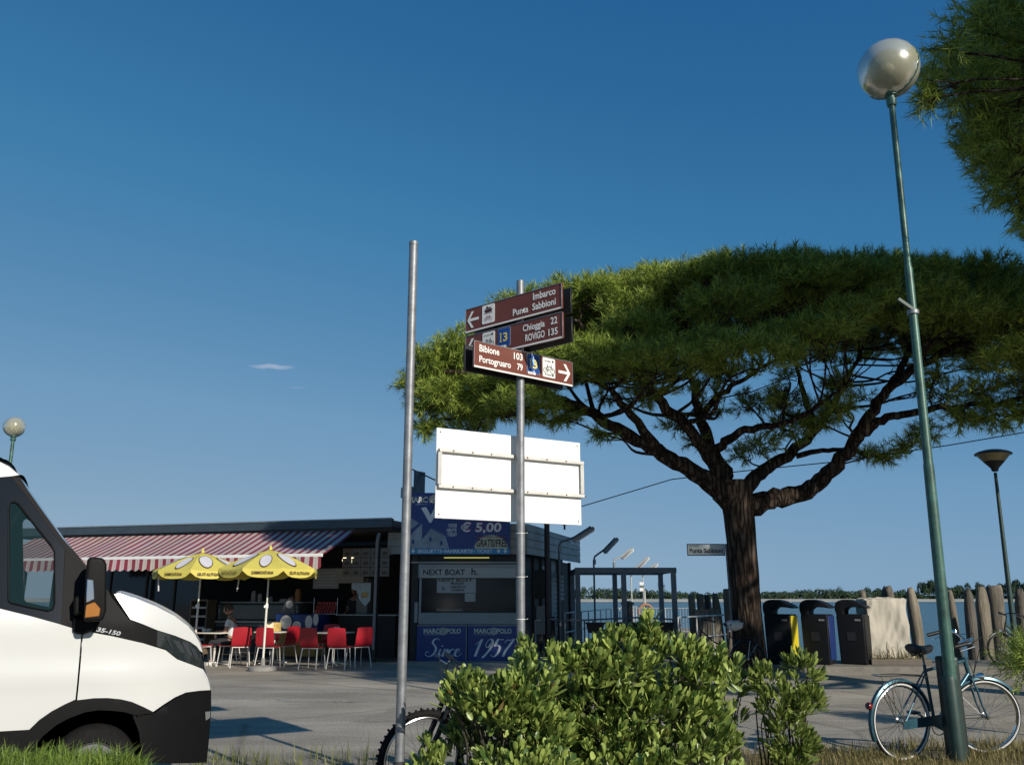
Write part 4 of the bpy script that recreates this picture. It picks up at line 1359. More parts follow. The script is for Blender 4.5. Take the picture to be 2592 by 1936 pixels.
for t0, z0, z1 in ((2.5, 1.7, 2.5), (3.5, .5, 2.4), (4.4, 1.5, 2.4)):
    n = int((z1 - z0) / .13)
    for i in range(n):
        a = ks(t0, .05) + Vector((0, 0, z0 + i * .13)); b = ks(t0 + .75, .05) + Vector((0, 0, z0 + i * .13))
        MB().bar(a, b, .03, .10).build('louvre', slat_m, kio)
for t, z, h, m_ in ((1.9, 1.5, .75, kdark), (2.0, .55, .75, kgrey), (3.0, .4, .6, kdark)):
    MB().box(ks(t, .16) + Vector((0, 0, z + h / 2)), (.28, .22, h)).build('meter_box', m_, kio, bevel=.015)
MB().tube([ks(.4, .45), ks(.4, .45) + Vector((0, 0, .95)), ks(2.6, .45) + Vector((0, 0, .95)), ks(2.6, .45)], .022, 8).build('handrail', galv, kio)
# thick drain pipe at the corner, and roof clutter
MB().tube([Vector((kx(1390), KY + 1.0, 0)) - KO, Vector((kx(1390), KY + 1.0, zf1 + .1)) - KO], .075, 12).build('drain_pipe', M('pipe_brown', (0.03, 0.022, 0.02), .5), kio)
MB().lathe([(.16, 0), (.16, .75), (.22, .76), (.22, 1.02), (.1, 1.06)], Vector((kx(1016), KY + .9, zf1)) - KO, 16).build('flue', kgrey, kio)
mb = MB(); c = Vector((kx(1046), KY + .7, kz(1222, KY + .7))) - KO
mb.box(c, (.42, .06, .62), Matrix.Rotation(R(55), 3, 'Z')).bar(c + Vector((0, .05, -.3)), c + Vector((0, .05, -.9)), .05, .05)
mb.build('floodlight', M('floodlight_blue', (0.05, 0.07, 0.10), .3), kio, bevel=.01)
MB().bar(P(1042, 1187, KY + .7) - KO, P(1108, 1218, KY + .7) - KO, .035, .035).build('stay_bar', kdark, kio)
MB().lathe([(.03, 0), (.03, .12), (.06, .14), (.06, .22), (.02, .24)], P(1429, 1340, 26) - KO, 10).build('camera_dome', kdark, kio)

# ================================================================== CAFE BAR
BY = 21.4
B0 = Vector((P(985, 1312, BY).x, BY, 0))
BU = Vector((-0.958, 0.287, 0)).normalized()       # to the left along the front
BV = Vector((0.287, 0.958, 0)).normalized()        # into the building
BA = math.atan2(-BU.y, -BU.x)
bar = empty('cafe_bar', B0, BA, 'open fronted cafe bar with flat dark roof and dim interior behind the red chairs', 'building')
# local x = right along the front, y = inward
def bl(u, v, z=0): return Vector((-u, v, z))
def bw_(u, v, z=0): return B0 + BU * u + BV * v + Vector((0, 0, z))
ZR = P(985, 1312, BY).z
steel_blue = M('roof_edge', (0.045, 0.065, 0.080), .45, .2, .15, 4)
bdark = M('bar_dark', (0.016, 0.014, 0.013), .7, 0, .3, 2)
def bb(name, a, b, mat, parent=None, **k):
    return MB().span(bl(*a), bl(*b)).build(name, mat, parent or bar, **k)
bb('roof', (-.05, .06, ZR - .19), (11.6, 7.5, ZR - .03), M('roof_sheet', (0.08, 0.09, 0.10), .6))
MB().prism([(0, 0), (.10, 0.0), (.10, -.08), (.04, -.21), (0, -.21)], bl(11.7, -.04, ZR), (0, 1, 0), (0, 0, 1), 11.8).build('roof_edge', steel_blue, bar)
bb('gutter', (-.1, -.06, ZR - .012), (11.7, -.045, ZR + .02), M('edge_trim', (0.25, 0.30, 0.32), .35, .5), bevel=.003)
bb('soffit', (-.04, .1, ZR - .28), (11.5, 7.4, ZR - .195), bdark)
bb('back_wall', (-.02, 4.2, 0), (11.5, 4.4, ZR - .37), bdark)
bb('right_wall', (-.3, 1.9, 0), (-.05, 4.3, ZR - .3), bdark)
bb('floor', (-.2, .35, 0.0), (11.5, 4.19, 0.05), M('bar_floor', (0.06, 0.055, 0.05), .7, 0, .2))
for u in (0.35, 8.6, 11.3):
    bb('post', (u - .045, .12, 0.002), (u + .045, .21, ZR - .37), M('post_dark', (0.03, 0.033, 0.035), .45, .3))
MB().tube([bl(.30, .10, ZR - .35), bl(.30, .02, ZR - .5), bl(.34, .08, ZR - .62), bl(.34, .08, .3)], .04, 10).build('drain_pipe', galv, bar)
# glazed panels: left bay, with mullions
bglass = M('bar_glass', (0.010, 0.011, 0.012), .08, 0, 0, spec=.5)
for u0, u1 in ((6.2, 7.0), (7.05, 7.95), (8.0, 9.2), (9.25, 11.2)):
    bb('window_pane', (u0, 1.2, .12), (u1, 1.22, ZR - .4), bglass)
for u in (6.17, 7.025, 7.975, 9.225, 11.25):
    bb('mullion', (u - .03, 1.16, .055), (u + .03, 1.26, ZR - .38), M('post_dark', (0, 0, 0)))
text('BAR', bl(8.02, 1.14, ZR - .88), (1, 0, 0), (0, 0, 1), .22, .13, M('neon_red', (0.5, .02, .02), .4, emit=((1, .04, .03), .35)), bar, bold=.01)

# awning with stripes that are printed on its cloth
def stripe_mat(name, per):
    m = bpy.data.materials.new(name); m.use_nodes = True
    nt = m.node_tree; b = nt.nodes['Principled BSDF']
    b.inputs['Roughness'].default_value = .85
    tc = nt.nodes.new('ShaderNodeTexCoord'); sx = nt.nodes.new('ShaderNodeSeparateXYZ')
    nt.links.new(tc.outputs['Object'], sx.inputs[0])
    md = nt.nodes.new('ShaderNodeMath'); md.operation = 'DIVIDE'; md.inputs[1].default_value = per
    nt.links.new(sx.outputs['X'], md.inputs[0])
    fr = nt.nodes.new('ShaderNodeMath'); fr.operation = 'FRACT'; nt.links.new(md.outputs[0], fr.inputs[0])
    r = nt.nodes.new('ShaderNodeValToRGB'); r.color_ramp.interpolation = 'CONSTANT'
    e = r.color_ramp.elements
    e[0].position, e[0].color = 0, (0.26, 0.035, 0.055, 1)
    e[1].position, e[1].color = .46, (0.56, 0.47, 0.44, 1)
    for p_, c_ in ((.74, (0.40, 0.30, 0.28, 1)), (.79, (0.56, 0.47, 0.44, 1))):
        q = e.new(p_); q.color = c_
    nt.links.new(fr.outputs[0], r.inputs['Fac'])
    n = nt.nodes.new('ShaderNodeTexNoise'); n.inputs['Scale'].default_value = 2.5; n.inputs['Detail'].default_value = 5
    nt.links.new(tc.outputs['Object'], n.inputs['Vector'])
    x = nt.nodes.new('ShaderNodeMix'); x.data_type = 'RGBA'; x.blend_type = 'MULTIPLY'; x.inputs[0].default_value = .35
    nt.links.new(r.outputs[0], x.inputs[6]); nt.links.new(n.outputs['Color'], x.inputs[7])
    nt.links.new(x.outputs[2], b.inputs['Base Color'])
    return m
cloth = stripe_mat('awning_cloth', .225)
AW0, AW1 = 0.95, 11.0
vT, zT, vB, zB = 0.12, ZR - .24, -1.55, P(853, 1402, BY - 1.7).z
aw = empty('awning', bw_((AW0 + AW1) / 2, vT, zT), BA, 'sloping red and cream striped awning with scalloped edge over the cafe terrace', 'awning')
AWW = AW1 - AW0
vs, fs = [], []
NXA, NYA = 90, 8
for i in range(NXA + 1):
    for j in range(NYA + 1):
        t = j / NYA
        sag = -.05 * 4 * t * (1 - t) * (0.6 + .4 * math.sin(i * .35))
        vs.append((-AWW / 2 + AWW * i / NXA, (vB - vT) * t, (zB - zT) * t + sag))
for i in range(NXA):
    for j in range(NYA):
        a = i * (NYA + 1) + j
        fs.append((a, a + NYA + 1, a + NYA + 2, a + 1))
MB().add(vs, fs).build('canopy', cloth, aw)
MB().bar((-AWW / 2 - .02, vB - vT - .02, zB - zT), (AWW / 2 + .02, vB - vT - .02, zB - zT), .05, .075).build('front_bar', white_paint, aw, bevel=.006)
vs, fs = [], []
N = 46 * 8
for i in range(N + 1):
    x = -AWW / 2 + AWW * i / N
    d = .24 + .05 * abs(math.sin(math.pi * i / 8))
    w = .018 * math.sin(i * .19) + .01 * math.sin(i * .07)
    for t in (0, .5, 1):
        vs.append((x, vB - vT - .048 + w * t, zB - zT - .03 - d * t))
for i in range(N):
    for j in range(2):
        a = i * 3 + j
        fs.append((a, a + 3, a + 4, a + 1))
MB().add(vs, fs).build('valance', cloth, aw)
for x in (-AWW / 2 + .4, 0, AWW / 2 - .4):
    MB().tube([(x, 0.02, -.12), (x + .02, (vB - vT) * .5, -.50), (x, vB - vT, zB - zT - .03)], .022, 8).build('folding_arm', white_paint, aw)
MB().bar((-AWW / 2, .03, .02), (AWW / 2, .03, .02), .12, .1).build('housing', steel_blue, aw)

# ---- what stands inside
def put(name, u, v, z, label, cat, group=None):
    return empty(name, bw_(u, v, z), BA, label, cat, group)
def part(root, name, mat, *boxes, parent=None, bevel=0.0, **k):
    mb = MB()
    for a, b in boxes: mb.span(a, b)
    return mb.build(name, mat, parent or root, bevel=bevel, **k)
dc = put('display_counter', 4.55, 1.55, .05, 'long grey glass fronted display counter behind the seated guest', 'counter')
part(dc, 'body', M('counter_steel', (0.12, 0.125, 0.12), .5, .2, .1, 3), ((-1.3, 0, 0), (1.3, .8, .80)), bevel=.02)
part(dc, 'display_glass', M('counter_glass', (0.10, 0.12, 0.11), .12, 0, .1, 2), ((-1.28, -.02, .86), (1.28, .5, 1.32)), bevel=.05)
part(dc, 'shelf', M('counter_top', (0.40, 0.42, 0.38), .4), ((-1.32, -.06, .805), (1.32, .7, .855)))
part(dc, 'top', M('counter_top', (0, 0, 0)), ((-1.3, .1, 1.325), (1.3, .8, 1.36)))
part(dc, 'kick_plate', kdark, ((-1.28, -.012, .05), (1.28, -.004, .7)))
random.seed(5)
for k, (x, w, h, c) in enumerate(((-.25, .12, .22, (.45, .45, .43)), (-.45, .14, .30, (.35, .36, .36)), (.55, .30, .08, (.5, .5, .48)), (.95, .16, .34, (.45, .20, .06)), (.78, .14, .16, (.20, .05, .05)), (.1, .10, .14, (.4, .4, .38)))):
    o = put('countertop_item', 4.55 - x, 2.0, 1.41, ('white tin', 'tall pale container', 'low white tray', 'tall orange jar', 'small dark red box', 'small cream tub')[k] + ' standing on top of the display counter', 'container')
    MB().lathe([(w * .5, 0), (w * .5, h * .8), (w * .35, h * .88), (w * .35, h)], (0, 0, 0), 12).build('body', M('item_%d' % k, c, .5), o)
sh = put('shelf_rack', 6.05, 1.0, .05, 'narrow wooden rack with white trays left of the seated guest', 'rack')
part(sh, 'frame', M('rack_wood', (0.14, 0.11, 0.07), .6, 0, .2), ((-.28, 0, 0), (-.24, .4, 1.42)), ((.24, 0, 0), (.28, .4, 1.42)), ((-.24, 0, 1.38), (.24, .4, 1.42)))
for z in (.35, .65, .95, 1.18):
    part(sh, 'tray', M('tray_white', (0.45, 0.44, 0.40), .5), ((-.235, .02, z), (.235, .4, z + .05)))
# ice cream freezer: blue body, round white discs, wicker like base
fz = put('ice_cream_freezer', 2.75, .55, 0.05, 'blue ice cream freezer with round white discs and ribbed yellow base', 'freezer')
part(fz, 'body', M('freezer_blue', (0.012, 0.035, 0.16), .35, 0, .06), ((-.62, 0, .62), (.62, .7, 1.06)), bevel=.03, seg=2)
base = part(fz, 'base', M('freezer_yellow', (0.36, 0.23, 0.06), .6, 0, .15), ((-.56, .03, 0.02), (.56, .66, .615)))
for i in range(8):
    part(fz, 'slat', M('freezer_yellow', (0, 0, 0)), ((-.57, .005, .05 + i * .035), (.02, .028, .075 + i * .035)))
MB().lathe([(.06, 0), (.10, .004), (.10, .01)], (0.0, .028, .46), 20, basis((1, 0, 0), (0, -1, 0))).build('lock_plate', M('rack_wood', (0, 0, 0)), fz)
disc_w = M('disc_white', (0.66, 0.65, 0.62), .5)
for (x, z, r, e) in ((-.30, .86, .17, 1), (.02, .76, .13, 1), (.36, .86, .17, .62), (.56, .93, .15, .5)):
    n = 26
    for (rr, d, m_, nm) in ((1.12, .006, black_print, 'disc_rim'), (1.0, .012, disc_w, 'disc')):
        ps = [(r * rr * e * math.cos(2 * math.pi * i / n), r * rr * math.sin(2 * math.pi * i / n)) for i in range(n)]
        MB().prism(ps, (x, -d + .004, z), (1, 0, 0), (0, 0, 1), .004).build(nm, m_, fz)
fin = MB().prism([(-.22, 0), (-.14, .25), (-.02, .40), (.06, .40), (.14, .25), (.18, 0)], (-.30, .1, 1.062), (1, 0, 0), (0, 0, 1), -.06).build('topper', M('topper_grey', (0.10, 0.10, 0.105), .4), fz)
MB().lathe([(.09, 0), (.10, .004)], (-.29, .098, 1.30), 18, basis((1, 0, 0), (0, -1, 0))).build('disc', disc_w, fin)
# ice cream menu and window board, posters
mn = put('menu_board', 1.95, 1.2, 1.55, 'pale menu board hung above the ice cream freezer', 'menu board')
part(mn, 'panel', M('menu_grey', (0.27, 0.28, 0.27), .5, 0, .1, 4), ((-.75, 0, .2), (.0, .03, .72)), ((.003, 0, .34), (.72, .03, .72)))
for k in range(5): part(mn, 'print_line', M('menu_print', (.42, .42, .40), .5), ((-.65, -.006, .28 + k * .08), (-.1, -.001, .30 + k * .08)))
sv = put('price_card', 1.55, 1.28, 1.40, 'pale blue and white scalloped ice cream card in the window', 'card')
pts = [(0, .42)] + [(0.0 + .05 * k, .0 - .02 * (k % 2) + .01 * k * (k < 6)) for k in range(9)] + [(.42, .42)]
MB().prism([(-.05, .5), (-.05, .34), (.10, .30), (.2, .05), (.36, -.1), (.5, .05), (.5, .5)], (0, 0, 0), (1, 0, 0), (0, 0, 1), -.01).build('card', M('card_blue', (0.50, 0.62, 0.66), .5, 0, .2, 9), sv)
MB().prism([(.26, .12), (.44, .12), (.44, .26), (.26, .26)], (0, -.012, 0), (1, 0, 0), (0, 0, 1), -.004).build('picture', M('card_gold', (0.55, 0.40, 0.15), .5, 0, .2, 9), sv)
cn = put('cone_rack', 2.2, 1.0, 1.10, 'small rack of red and white ice cream cups on the freezer', 'rack')
mb = MB()
for i in range(7):
    for j in range(3):
        mb.lathe([(.025, 0), (.04, .09)], (-.28 + i * .085 + .03 * j, .05, .02 + j * .10), 8)
mb.build('cups', M('cup_red', (0.42, 0.06, 0.06), .5, 0, .4, 12), cn)
part(cn, 'frame', steel, ((-.33, .0, 0.0), (.36, .12, .015)), ((-.33, .0, .015), (-.32, .02, .42)), ((.35, .0, .015), (.36, .02, .42)))
# right bay: counter with coffee machine and picture menu
rc = put('service_counter', .95, 1.0, .05, 'dark service counter with pale top right of the freezer', 'counter')
part(rc, 'body', bdark, ((-.85, 0, 0), (.75, .6, 1.02)))
part(rc, 'top', M('counter_top', (0, 0, 0)), ((-.9, -.05, 1.025), (.8, .62, 1.05)))
cm = put('drink_dispenser', 1.30, 1.3, 1.1, 'tall steel drink dispenser with lit yellow panel on the service counter', 'dispenser')
part(cm, 'body', M('dispenser', (0.16, 0.155, 0.14), .45, .2, .2, 6), ((-.17, 0, 0), (.17, .3, .92)), bevel=.02)
part(cm, 'lit_panel', M('panel_yellow', (0.6, 0.5, 0.25), .5, emit=((1, .82, .4), .5)), ((-.16, -.012, .62), (.08, -.002, .78)))
part(cm, 'tap', steel, ((-.03, -.08, .40), (.0, -.003, .45)))
for i in range(5):
    for j in range(3):
        o = put('photo_menu_card', 1.42 - i * .265, .6, 2.18 + j * .24 - .14, ('first', 'second', 'third', 'fourth', 'fifth')[i] + ' picture card from the left in the ' + ('bottom', 'middle', 'top')[j] + ' row of the food menu', 'card', 'picture cards of the hanging food menu')
        part(o, 'card', M('card_pale', (0.20, 0.19, 0.17), .5, 0, .15, 8), ((-.125, 0, 0), (.125, .02, .225)))
        part(o, 'picture', M('card_food', (0.10, 0.085, 0.06), .6, 0, .5, 14), ((-.07, -.005, .05), (.07, -.001, .13)))
for k, (u, z) in enumerate(((1.75, 2.42), (1.52, 2.40))):
    o = put('spot_lamp', u, 1.1, z, ('left', 'right')[k] + ' one of two small lit ceiling spots above the menu board', 'lamp')
    MB().lathe([(.0, 0), (.05, .015), (.06, .05), (.05, .10), (.02, .16)], (0, 0, 0), 12).build('bulb', M('bulb_lit', (.8, .7, .5), .5, emit=((1, .85, .55), 3.0)), o)
# ================================================================== TERRACE FURNITURE
red_plastic = M('red_plastic', (0.36, 0.012, 0.022), .42, 0, .12, 4)
leg_white = M('leg_white', (0.62, 0.60, 0.55), .4, .1, .06)
def make_chair():
    root = empty('cafe_chair', (0, 0, 0), 0, 'x', 'chair', 'red cafe chairs round the terrace tables')
    # shell: seat faces +y, back at -y
    prof = [(.22, .445), (.20, .462), (.05, .455), (-.12, .452), (-.19, .47), (-.215, .52), (-.235, .62), (-.255, .74), (-.27, .86)]
    hw = [.205, .21, .215, .215, .21, .212, .212, .208, .195]
    vs, fs = [], []
    n = 9
    for (y, z), w in zip(prof, hw):
        for j in range(n):
            t = j / (n - 1) * 2 - 1
            back = max(0, (z - .5) / .4)
            vs.append((t * w, y - .035 * back * (1 - t * t) + .0, z + (.012 * t * t if back == 0 else 0) + (.02 * (1 - t * t) if z > .85 else 0)))
    for i in range(len(prof) - 1):
        for j in range(n - 1):
            a = i * n + j
            fs.append((a, a + 1, a + n + 1, a + n))
    mb = MB().add(vs, fs)
    # thickness
    m = len(vs)
    off = [Vector(v) + Vector((0, -.012 if v[2] > .5 else 0, -.016 if v[2] <= .5 else 0)) for v in vs]
    mb.add(off, [tuple(reversed(f)) for f in fs])
    rim = [j for j in range(n)] + [i * n + n - 1 for i in range(1, len(prof))] + [(len(prof) - 1) * n + j for j in range(n - 2, -1, -1)] + [i * n for i in range(len(prof) - 2, 0, -1)]
    for k in range(len(rim)):
        a, b = rim[k], rim[(k + 1) % len(rim)]
        mb.f.append((a, b, m + b, m + a)); mb.mi.append(0)
    mb.build('shell', red_plastic, root, angle=50)
    for sx in (-1, 1):
        MB().tube([(sx * .18, .17, .445), (sx * .205, .215, 0.0)], .0115, 8).build('leg', leg_white, root)
        MB().tube([(sx * .175, -.16, .445), (sx * .21, -.245, 0.0)], .0115, 8).build('leg', leg_white, root)
    MB().tube([(-.18, .16, .437), (.18, .16, .437), (.175, -.16, .437), (-.175, -.16, .437)], .010, 8, closed=True).build('under_frame', leg_white, root)
    return root
ch0 = make_chair()
def cpos(px, py, dz=0): return G(px, py, 0)
chairs = [  # px of feet centre, py of feet, heading (degrees, where the sitter looks; 0 = away from camera)
    (506, 1686, -62, 'red chair half hidden by the van nose, turned to the left table'),
    (604, 1688, 22, 'red chair with its back to us between the two parasol poles'),
    (677, 1690, -8, 'red chair directly behind the pole of the right parasol'),
    (716, 1684, 60, 'shaded red chair right of the parasol pole, turned sideways before the freezer'),
    (790, 1692, -14, 'red chair with tilted back left of the middle gap, in front of the freezer'),
    (857, 1692, -6, 'red chair second from the right of the row'),
    (905, 1688, 40, 'last red chair at the right end of the row'),
    (672, 1672, 170, 'red chair facing us on the far side of the table behind the parasol pole'),
    (828, 1674, 176, 'red chair facing us on the far side of the right table'),
    (578, 1684, 95, 'red chair the seated guest in white sits on'),
]
for i, (px, py, a, lab) in enumerate(chairs):
    c = ch0 if i == 0 else copy_tree(ch0)
    c.location = cpos(px, py)
    c.rotation_euler.z = R(a)
    c['label'] = lab
def make_table():
    root = empty('cafe_table', (0, 0, 0), 0, 'x', 'table', 'small cafe tables under the parasols')
    MB().span((-.35, -.35, .715), (.35, .35, .745)).build('tabletop', M('table_cream', (0.66, 0.62, 0.52), .45, 0, .05), root, bevel=.01, seg=2)
    MB().lathe([(.03, .06), (.028, .70), (.10, .712)], (0, 0, 0), 12).build('column', leg_white, root)
    for k in range(4):
        a = R(45 + 90 * k)
        MB().tube([(math.cos(a) * .02, math.sin(a) * .02, .07), (math.cos(a) * .33, math.sin(a) * .33, .022)], .016, 8).build('foot', leg_white, root)
    return root
tb0 = make_table()
for i, (px, py, lab) in enumerate(((540, 1684, 'cream cafe table with black tray beside the seated guest, just right of the van'), (690, 1680, 'cream cafe table with menu folder behind the right parasol pole'), (842, 1684, 'cream cafe table between the right hand chairs'))):
    t = tb0 if i == 0 else copy_tree(tb0)
    t.location = cpos(px, py); t.rotation_euler.z = BA; t['label'] = lab
def on_table(px, py, dx, dy): return G(px, py) + Vector((dx, dy, .747))
o = empty('tray', on_table(540, 1684, .05, 0), BA, 'black tray on the left cafe table before the guest', 'tray')
MB().lathe([(.17, 0), (.19, .006), (.20, .02), (.19, .02), (.165, .01)], (0, 0, 0), 20).build('dish', black_plastic, o)
for k, (dx, lab) in enumerate(((-.18, 'white coffee cup on the left cafe table'), (-.26, 'white sugar pot at the left edge of the left cafe table'))):
    o = empty('cup', on_table(540, 1684, dx, -.08 * k), 0, lab, 'cup')
    MB().lathe([(.022, 0), (.04, .02), (.045, .07), (.040, .07), (.02, .02)], (0, 0, 0), 16).build('bowl', white_print, o)
    MB().torus((.05, 0, .04), .018, .005, 12, 6, basis((1, 0, 0), (0, 1, 0))).build('handle', white_print, o)
o = empty('menu_folder', on_table(690, 1680, -.02, -.05), .3, 'open ice cream menu folder standing on the middle cafe table', 'menu')
MB().prism([(-.16, 0), (0, .0), (0, .20), (-.16, .20)], (0, 0, 0), (1, .25, 0), (0, .1, 1), .004).build('cover', M('menu_cream', (.6, .52, .36), .5, 0, .3, 14), o)
MB().prism([(0.002, 0), (.17, .0), (.17, .20), (0.002, .20)], (0, 0, 0), (1, -.25, 0), (0, .1, 1), .004).build('cover', M('menu_yellow', (.6, .42, .12), .5, 0, .3, 14), o)
o = empty('napkin_holder', on_table(842, 1684, .05, 0), .3, 'napkin holder on the right hand cafe table', 'napkin holder')
MB().span((-.07, -.04, 0), (.07, .04, .02)).span((-.06, -.03, .021), (.06, -.02, .11)).span((-.06, .02, .021), (.06, .03, .11)).build('holder', leg_white, o, bevel=.004)

# parasols
pyellow = M('parasol_yellow', (0.60, 0.51, 0.10), .75, 0, .10, 3)
pwhite = M('parasol_white', (0.60, 0.58, 0.60), .75, 0, .05, 3)
pole_white = M('parasol_pole', (0.66, 0.64, 0.56), .4)
brown_print = M('brown_print', (0.10, 0.055, 0.02), .6)
def make_parasol(loc, rz, tilt, label, r=1.08):
    root = empty('parasol', loc, rz, label, 'parasol', 'yellow ice cream parasols before the cafe')
    ze, zt_ = 2.12, 2.53          # rim and crown heights
    N = 8
    TM = Matrix.Rotation(R(tilt), 3, 'Y')
    piv = Vector((0, 0, zt_))
    def T(v): return TM @ (Vector(v) - piv) + piv
    def surf(a, t):
        """a in panels (0..8), t 0 crown .. 1 rim; cloth sags between the ribs"""
        k = a - math.floor(a)
        ang = 2 * math.pi * a / N
        edge = r * t
        cosf = math.cos(math.pi / N) / math.cos((k - .5) * 2 * math.pi / N)
        rr = edge * (1 - (1 - cosf) * 1.0)
        z = zt_ - (zt_ - ze) * (t ** 1.35) - .05 * t * 4 * k * (1 - k) * .6
        return Vector((rr * math.cos(ang), rr * math.sin(ang), z))
    for p in range(N):
        vs, fs = [], []
        na, ntt = 8, 10
        for i in range(na + 1):
            for j in range(ntt + 1):
                vs.append(T(surf(p + min(i / na, .9999), j / ntt)))
        for i in range(na):
            for j in range(ntt):
                q = i * (ntt + 1) + j
                fs.append((q, q + ntt + 1, q + ntt + 2, q + 1))
        MB().add(vs, fs).build('canopy_panel', pyellow, root)
        # valance with a scalloped corner
        vs, fs = [], []
        for i in range(na + 1):
            kk = i / na
            b = surf(p + min(kk, .9999), 1.0)
            dip = .15 + .02 * math.sin(math.pi * kk) - (.09 if i in (0, na) else (.02 if i in (1, na - 1) else 0))
            for t in (0, 1):
                vs.append(T(b + Vector((b.x * .012 * t, b.y * .012 * t, -dip * t))))
        for i in range(na): fs.append((2 * i, 2 * i + 2, 2 * i + 3, 2 * i + 1))
        vl = MB().add(vs, fs).build('valance', pyellow, root)
        # printed name on each valance
        a0, a1 = T(surf(p + .16, 1) + Vector((0, 0, -.115))), T(surf(p + .84, 1) + Vector((0, 0, -.115)))
        outn = Vector((math.cos(2 * math.pi * (p + .5) / N), math.sin(2 * math.pi * (p + .5) / N), 0))
        d = (a1 - a0)
        s_ = 'SAMMONTANA' if p % 2 else "GELATI ALL'ITALIANA"
        L_ = d.length * (0.82 if p % 2 else 1.0)
        mid_ = (a0 + a1) / 2 - d.normalized() * L_ / 2 + outn * .02
        text(s_, mid_, d, (0, 0, 1), L_, .070, brown_print, vl, bold=.03, lift=.012)
        # pale round print with dark outline lying on the cloth
        def on(x, y, h):
            """x across panel (-1..1), y down (0..1)"""
            return T(surf(p + .5 + x * .5 * .998, y) + Vector((0, 0, h)) + outn * h * .5)
        sw = (0.0, .66, .44, .25) if p % 2 else (-.12, .60, .52, .27)
        for (grow, h, m_, nm) in ((1.13, .010, brown_print, 'disc_outline'), (1.0, .016, pwhite, 'disc')):
            mb = MB(); n = 30; vs = [on(sw[0], sw[1], h)]
            rings = 4
            for q in range(1, rings + 1):
                for i in range(n):
                    a = 2 * math.pi * i / n
                    yy = sw[1] + math.sin(a) * sw[3] * grow * q / rings
                    xx = sw[0] + math.cos(a) * sw[2] * grow * q / rings * (.66 / max(yy, .3))
                    vs.append(on(max(-.98, min(.98, xx)), yy, h))
            fs = [(0, 1 + i, 1 + (i + 1) % n) for i in range(n)]
            for q in range(rings - 1):
                for i in range(n):
                    a = 1 + q * n + i; b = 1 + q * n + (i + 1) % n
                    fs.append((a, a + n, b + n, b))
            mb.add(vs, fs).build(nm, m_, root)
    for p in range(N):
        a = 2 * math.pi * p / N
        MB().tube([T((.03 * math.cos(a), .03 * math.sin(a), zt_ - .03)), T(surf(p, .5) + Vector((0, 0, -.02))), T(surf(p, .99) + Vector((0, 0, -.015)))], .006, 6).build('rib', pole_white, root)
    MB().tube([(0, 0, .06), (0, 0, 1.35)], .024, 12).build('pole', pole_white, root)
    MB().tube([(0, 0, 1.34), T((0, 0, zt_ + .02))], .017, 12).build('upper_pole', pole_white, root)
    MB().lathe([(.026, 1.28), (.034, 1.29), (.034, 1.38), (.02, 1.40)], (0, 0, 0), 12).box((-.04, 0, 1.33), (.04, .025, .05)).build('clamp', white_paint, root)
    MB().lathe([(.02, 0), (.045, .01), (.03, .06), (.008, .12)], T((0, 0, zt_ + .0)), 12).build('finial', pyellow, root)
    MB().lathe([(.30, 0.0), (.30, .07), (.24, .10), (.05, .11), (.04, .26)], (0, 0, 0), 24).build('base', concrete, root, bevel=.008)
    return root
# hanging strap
pa = make_parasol(G(488, 1686), R(8), 0, 'left of the two yellow parasols, rising just behind the van bonnet')
pb = make_parasol(G(664, 1697), R(31), 0, 'right of the two yellow parasols, on its round concrete base')
for o_, (sx, sy) in ((pa, (-.80, -.50)), (pa, (.80, .36))):
    MB().tube([(sx, sy, 2.10), (sx * 1.01, sy, 1.9), (sx * .98, sy, 1.66)], .016, 6).build('strap', pwhite, o_)

# ================================================================== PEOPLE
def skin_figure(name, joints, edges, parent, mat, root=0, sub=2):
    me = bpy.data.meshes.new(name)
    me.from_pydata([j[:3] for j in joints], edges, [])
    o = bpy.data.objects.new(name, me); COL.objects.link(o)
    o.modifiers.new('skin', 'SKIN'); 
    sv = me.skin_vertices[0].data
    for i, j in enumerate(joints):
        r_ = j[3] if isinstance(j[3], tuple) else (j[3], j[3])
        sv[i].radius = r_; sv[i].use_root = (i == root)
    s = o.modifiers.new('sub', 'SUBSURF'); s.levels = sub; s.render_levels = sub
    bpy.context.view_layer.update()
    m2 = bpy.data.meshes.new_from_object(o.evaluated_get(bpy.context.evaluated_depsgraph_get()))
    bpy.data.objects.remove(o)
    m2.materials.clear(); m2.polygons.foreach_set('use_smooth', [True] * len(m2.polygons))
    return link(name, m2, mat, parent)
skin_m = M('skin', (0.36, 0.19, 0.12), .55, 0, .08, 8)
shirt_m = M('shirt_white', (0.66, 0.65, 0.65), .8, 0, .06, 6)
trouser_m = M('trousers_dark', (0.02, 0.02, 0.025), .8)
hair_m = M('hair_brown', (0.05, 0.03, 0.02), .6, 0, .3, 20)
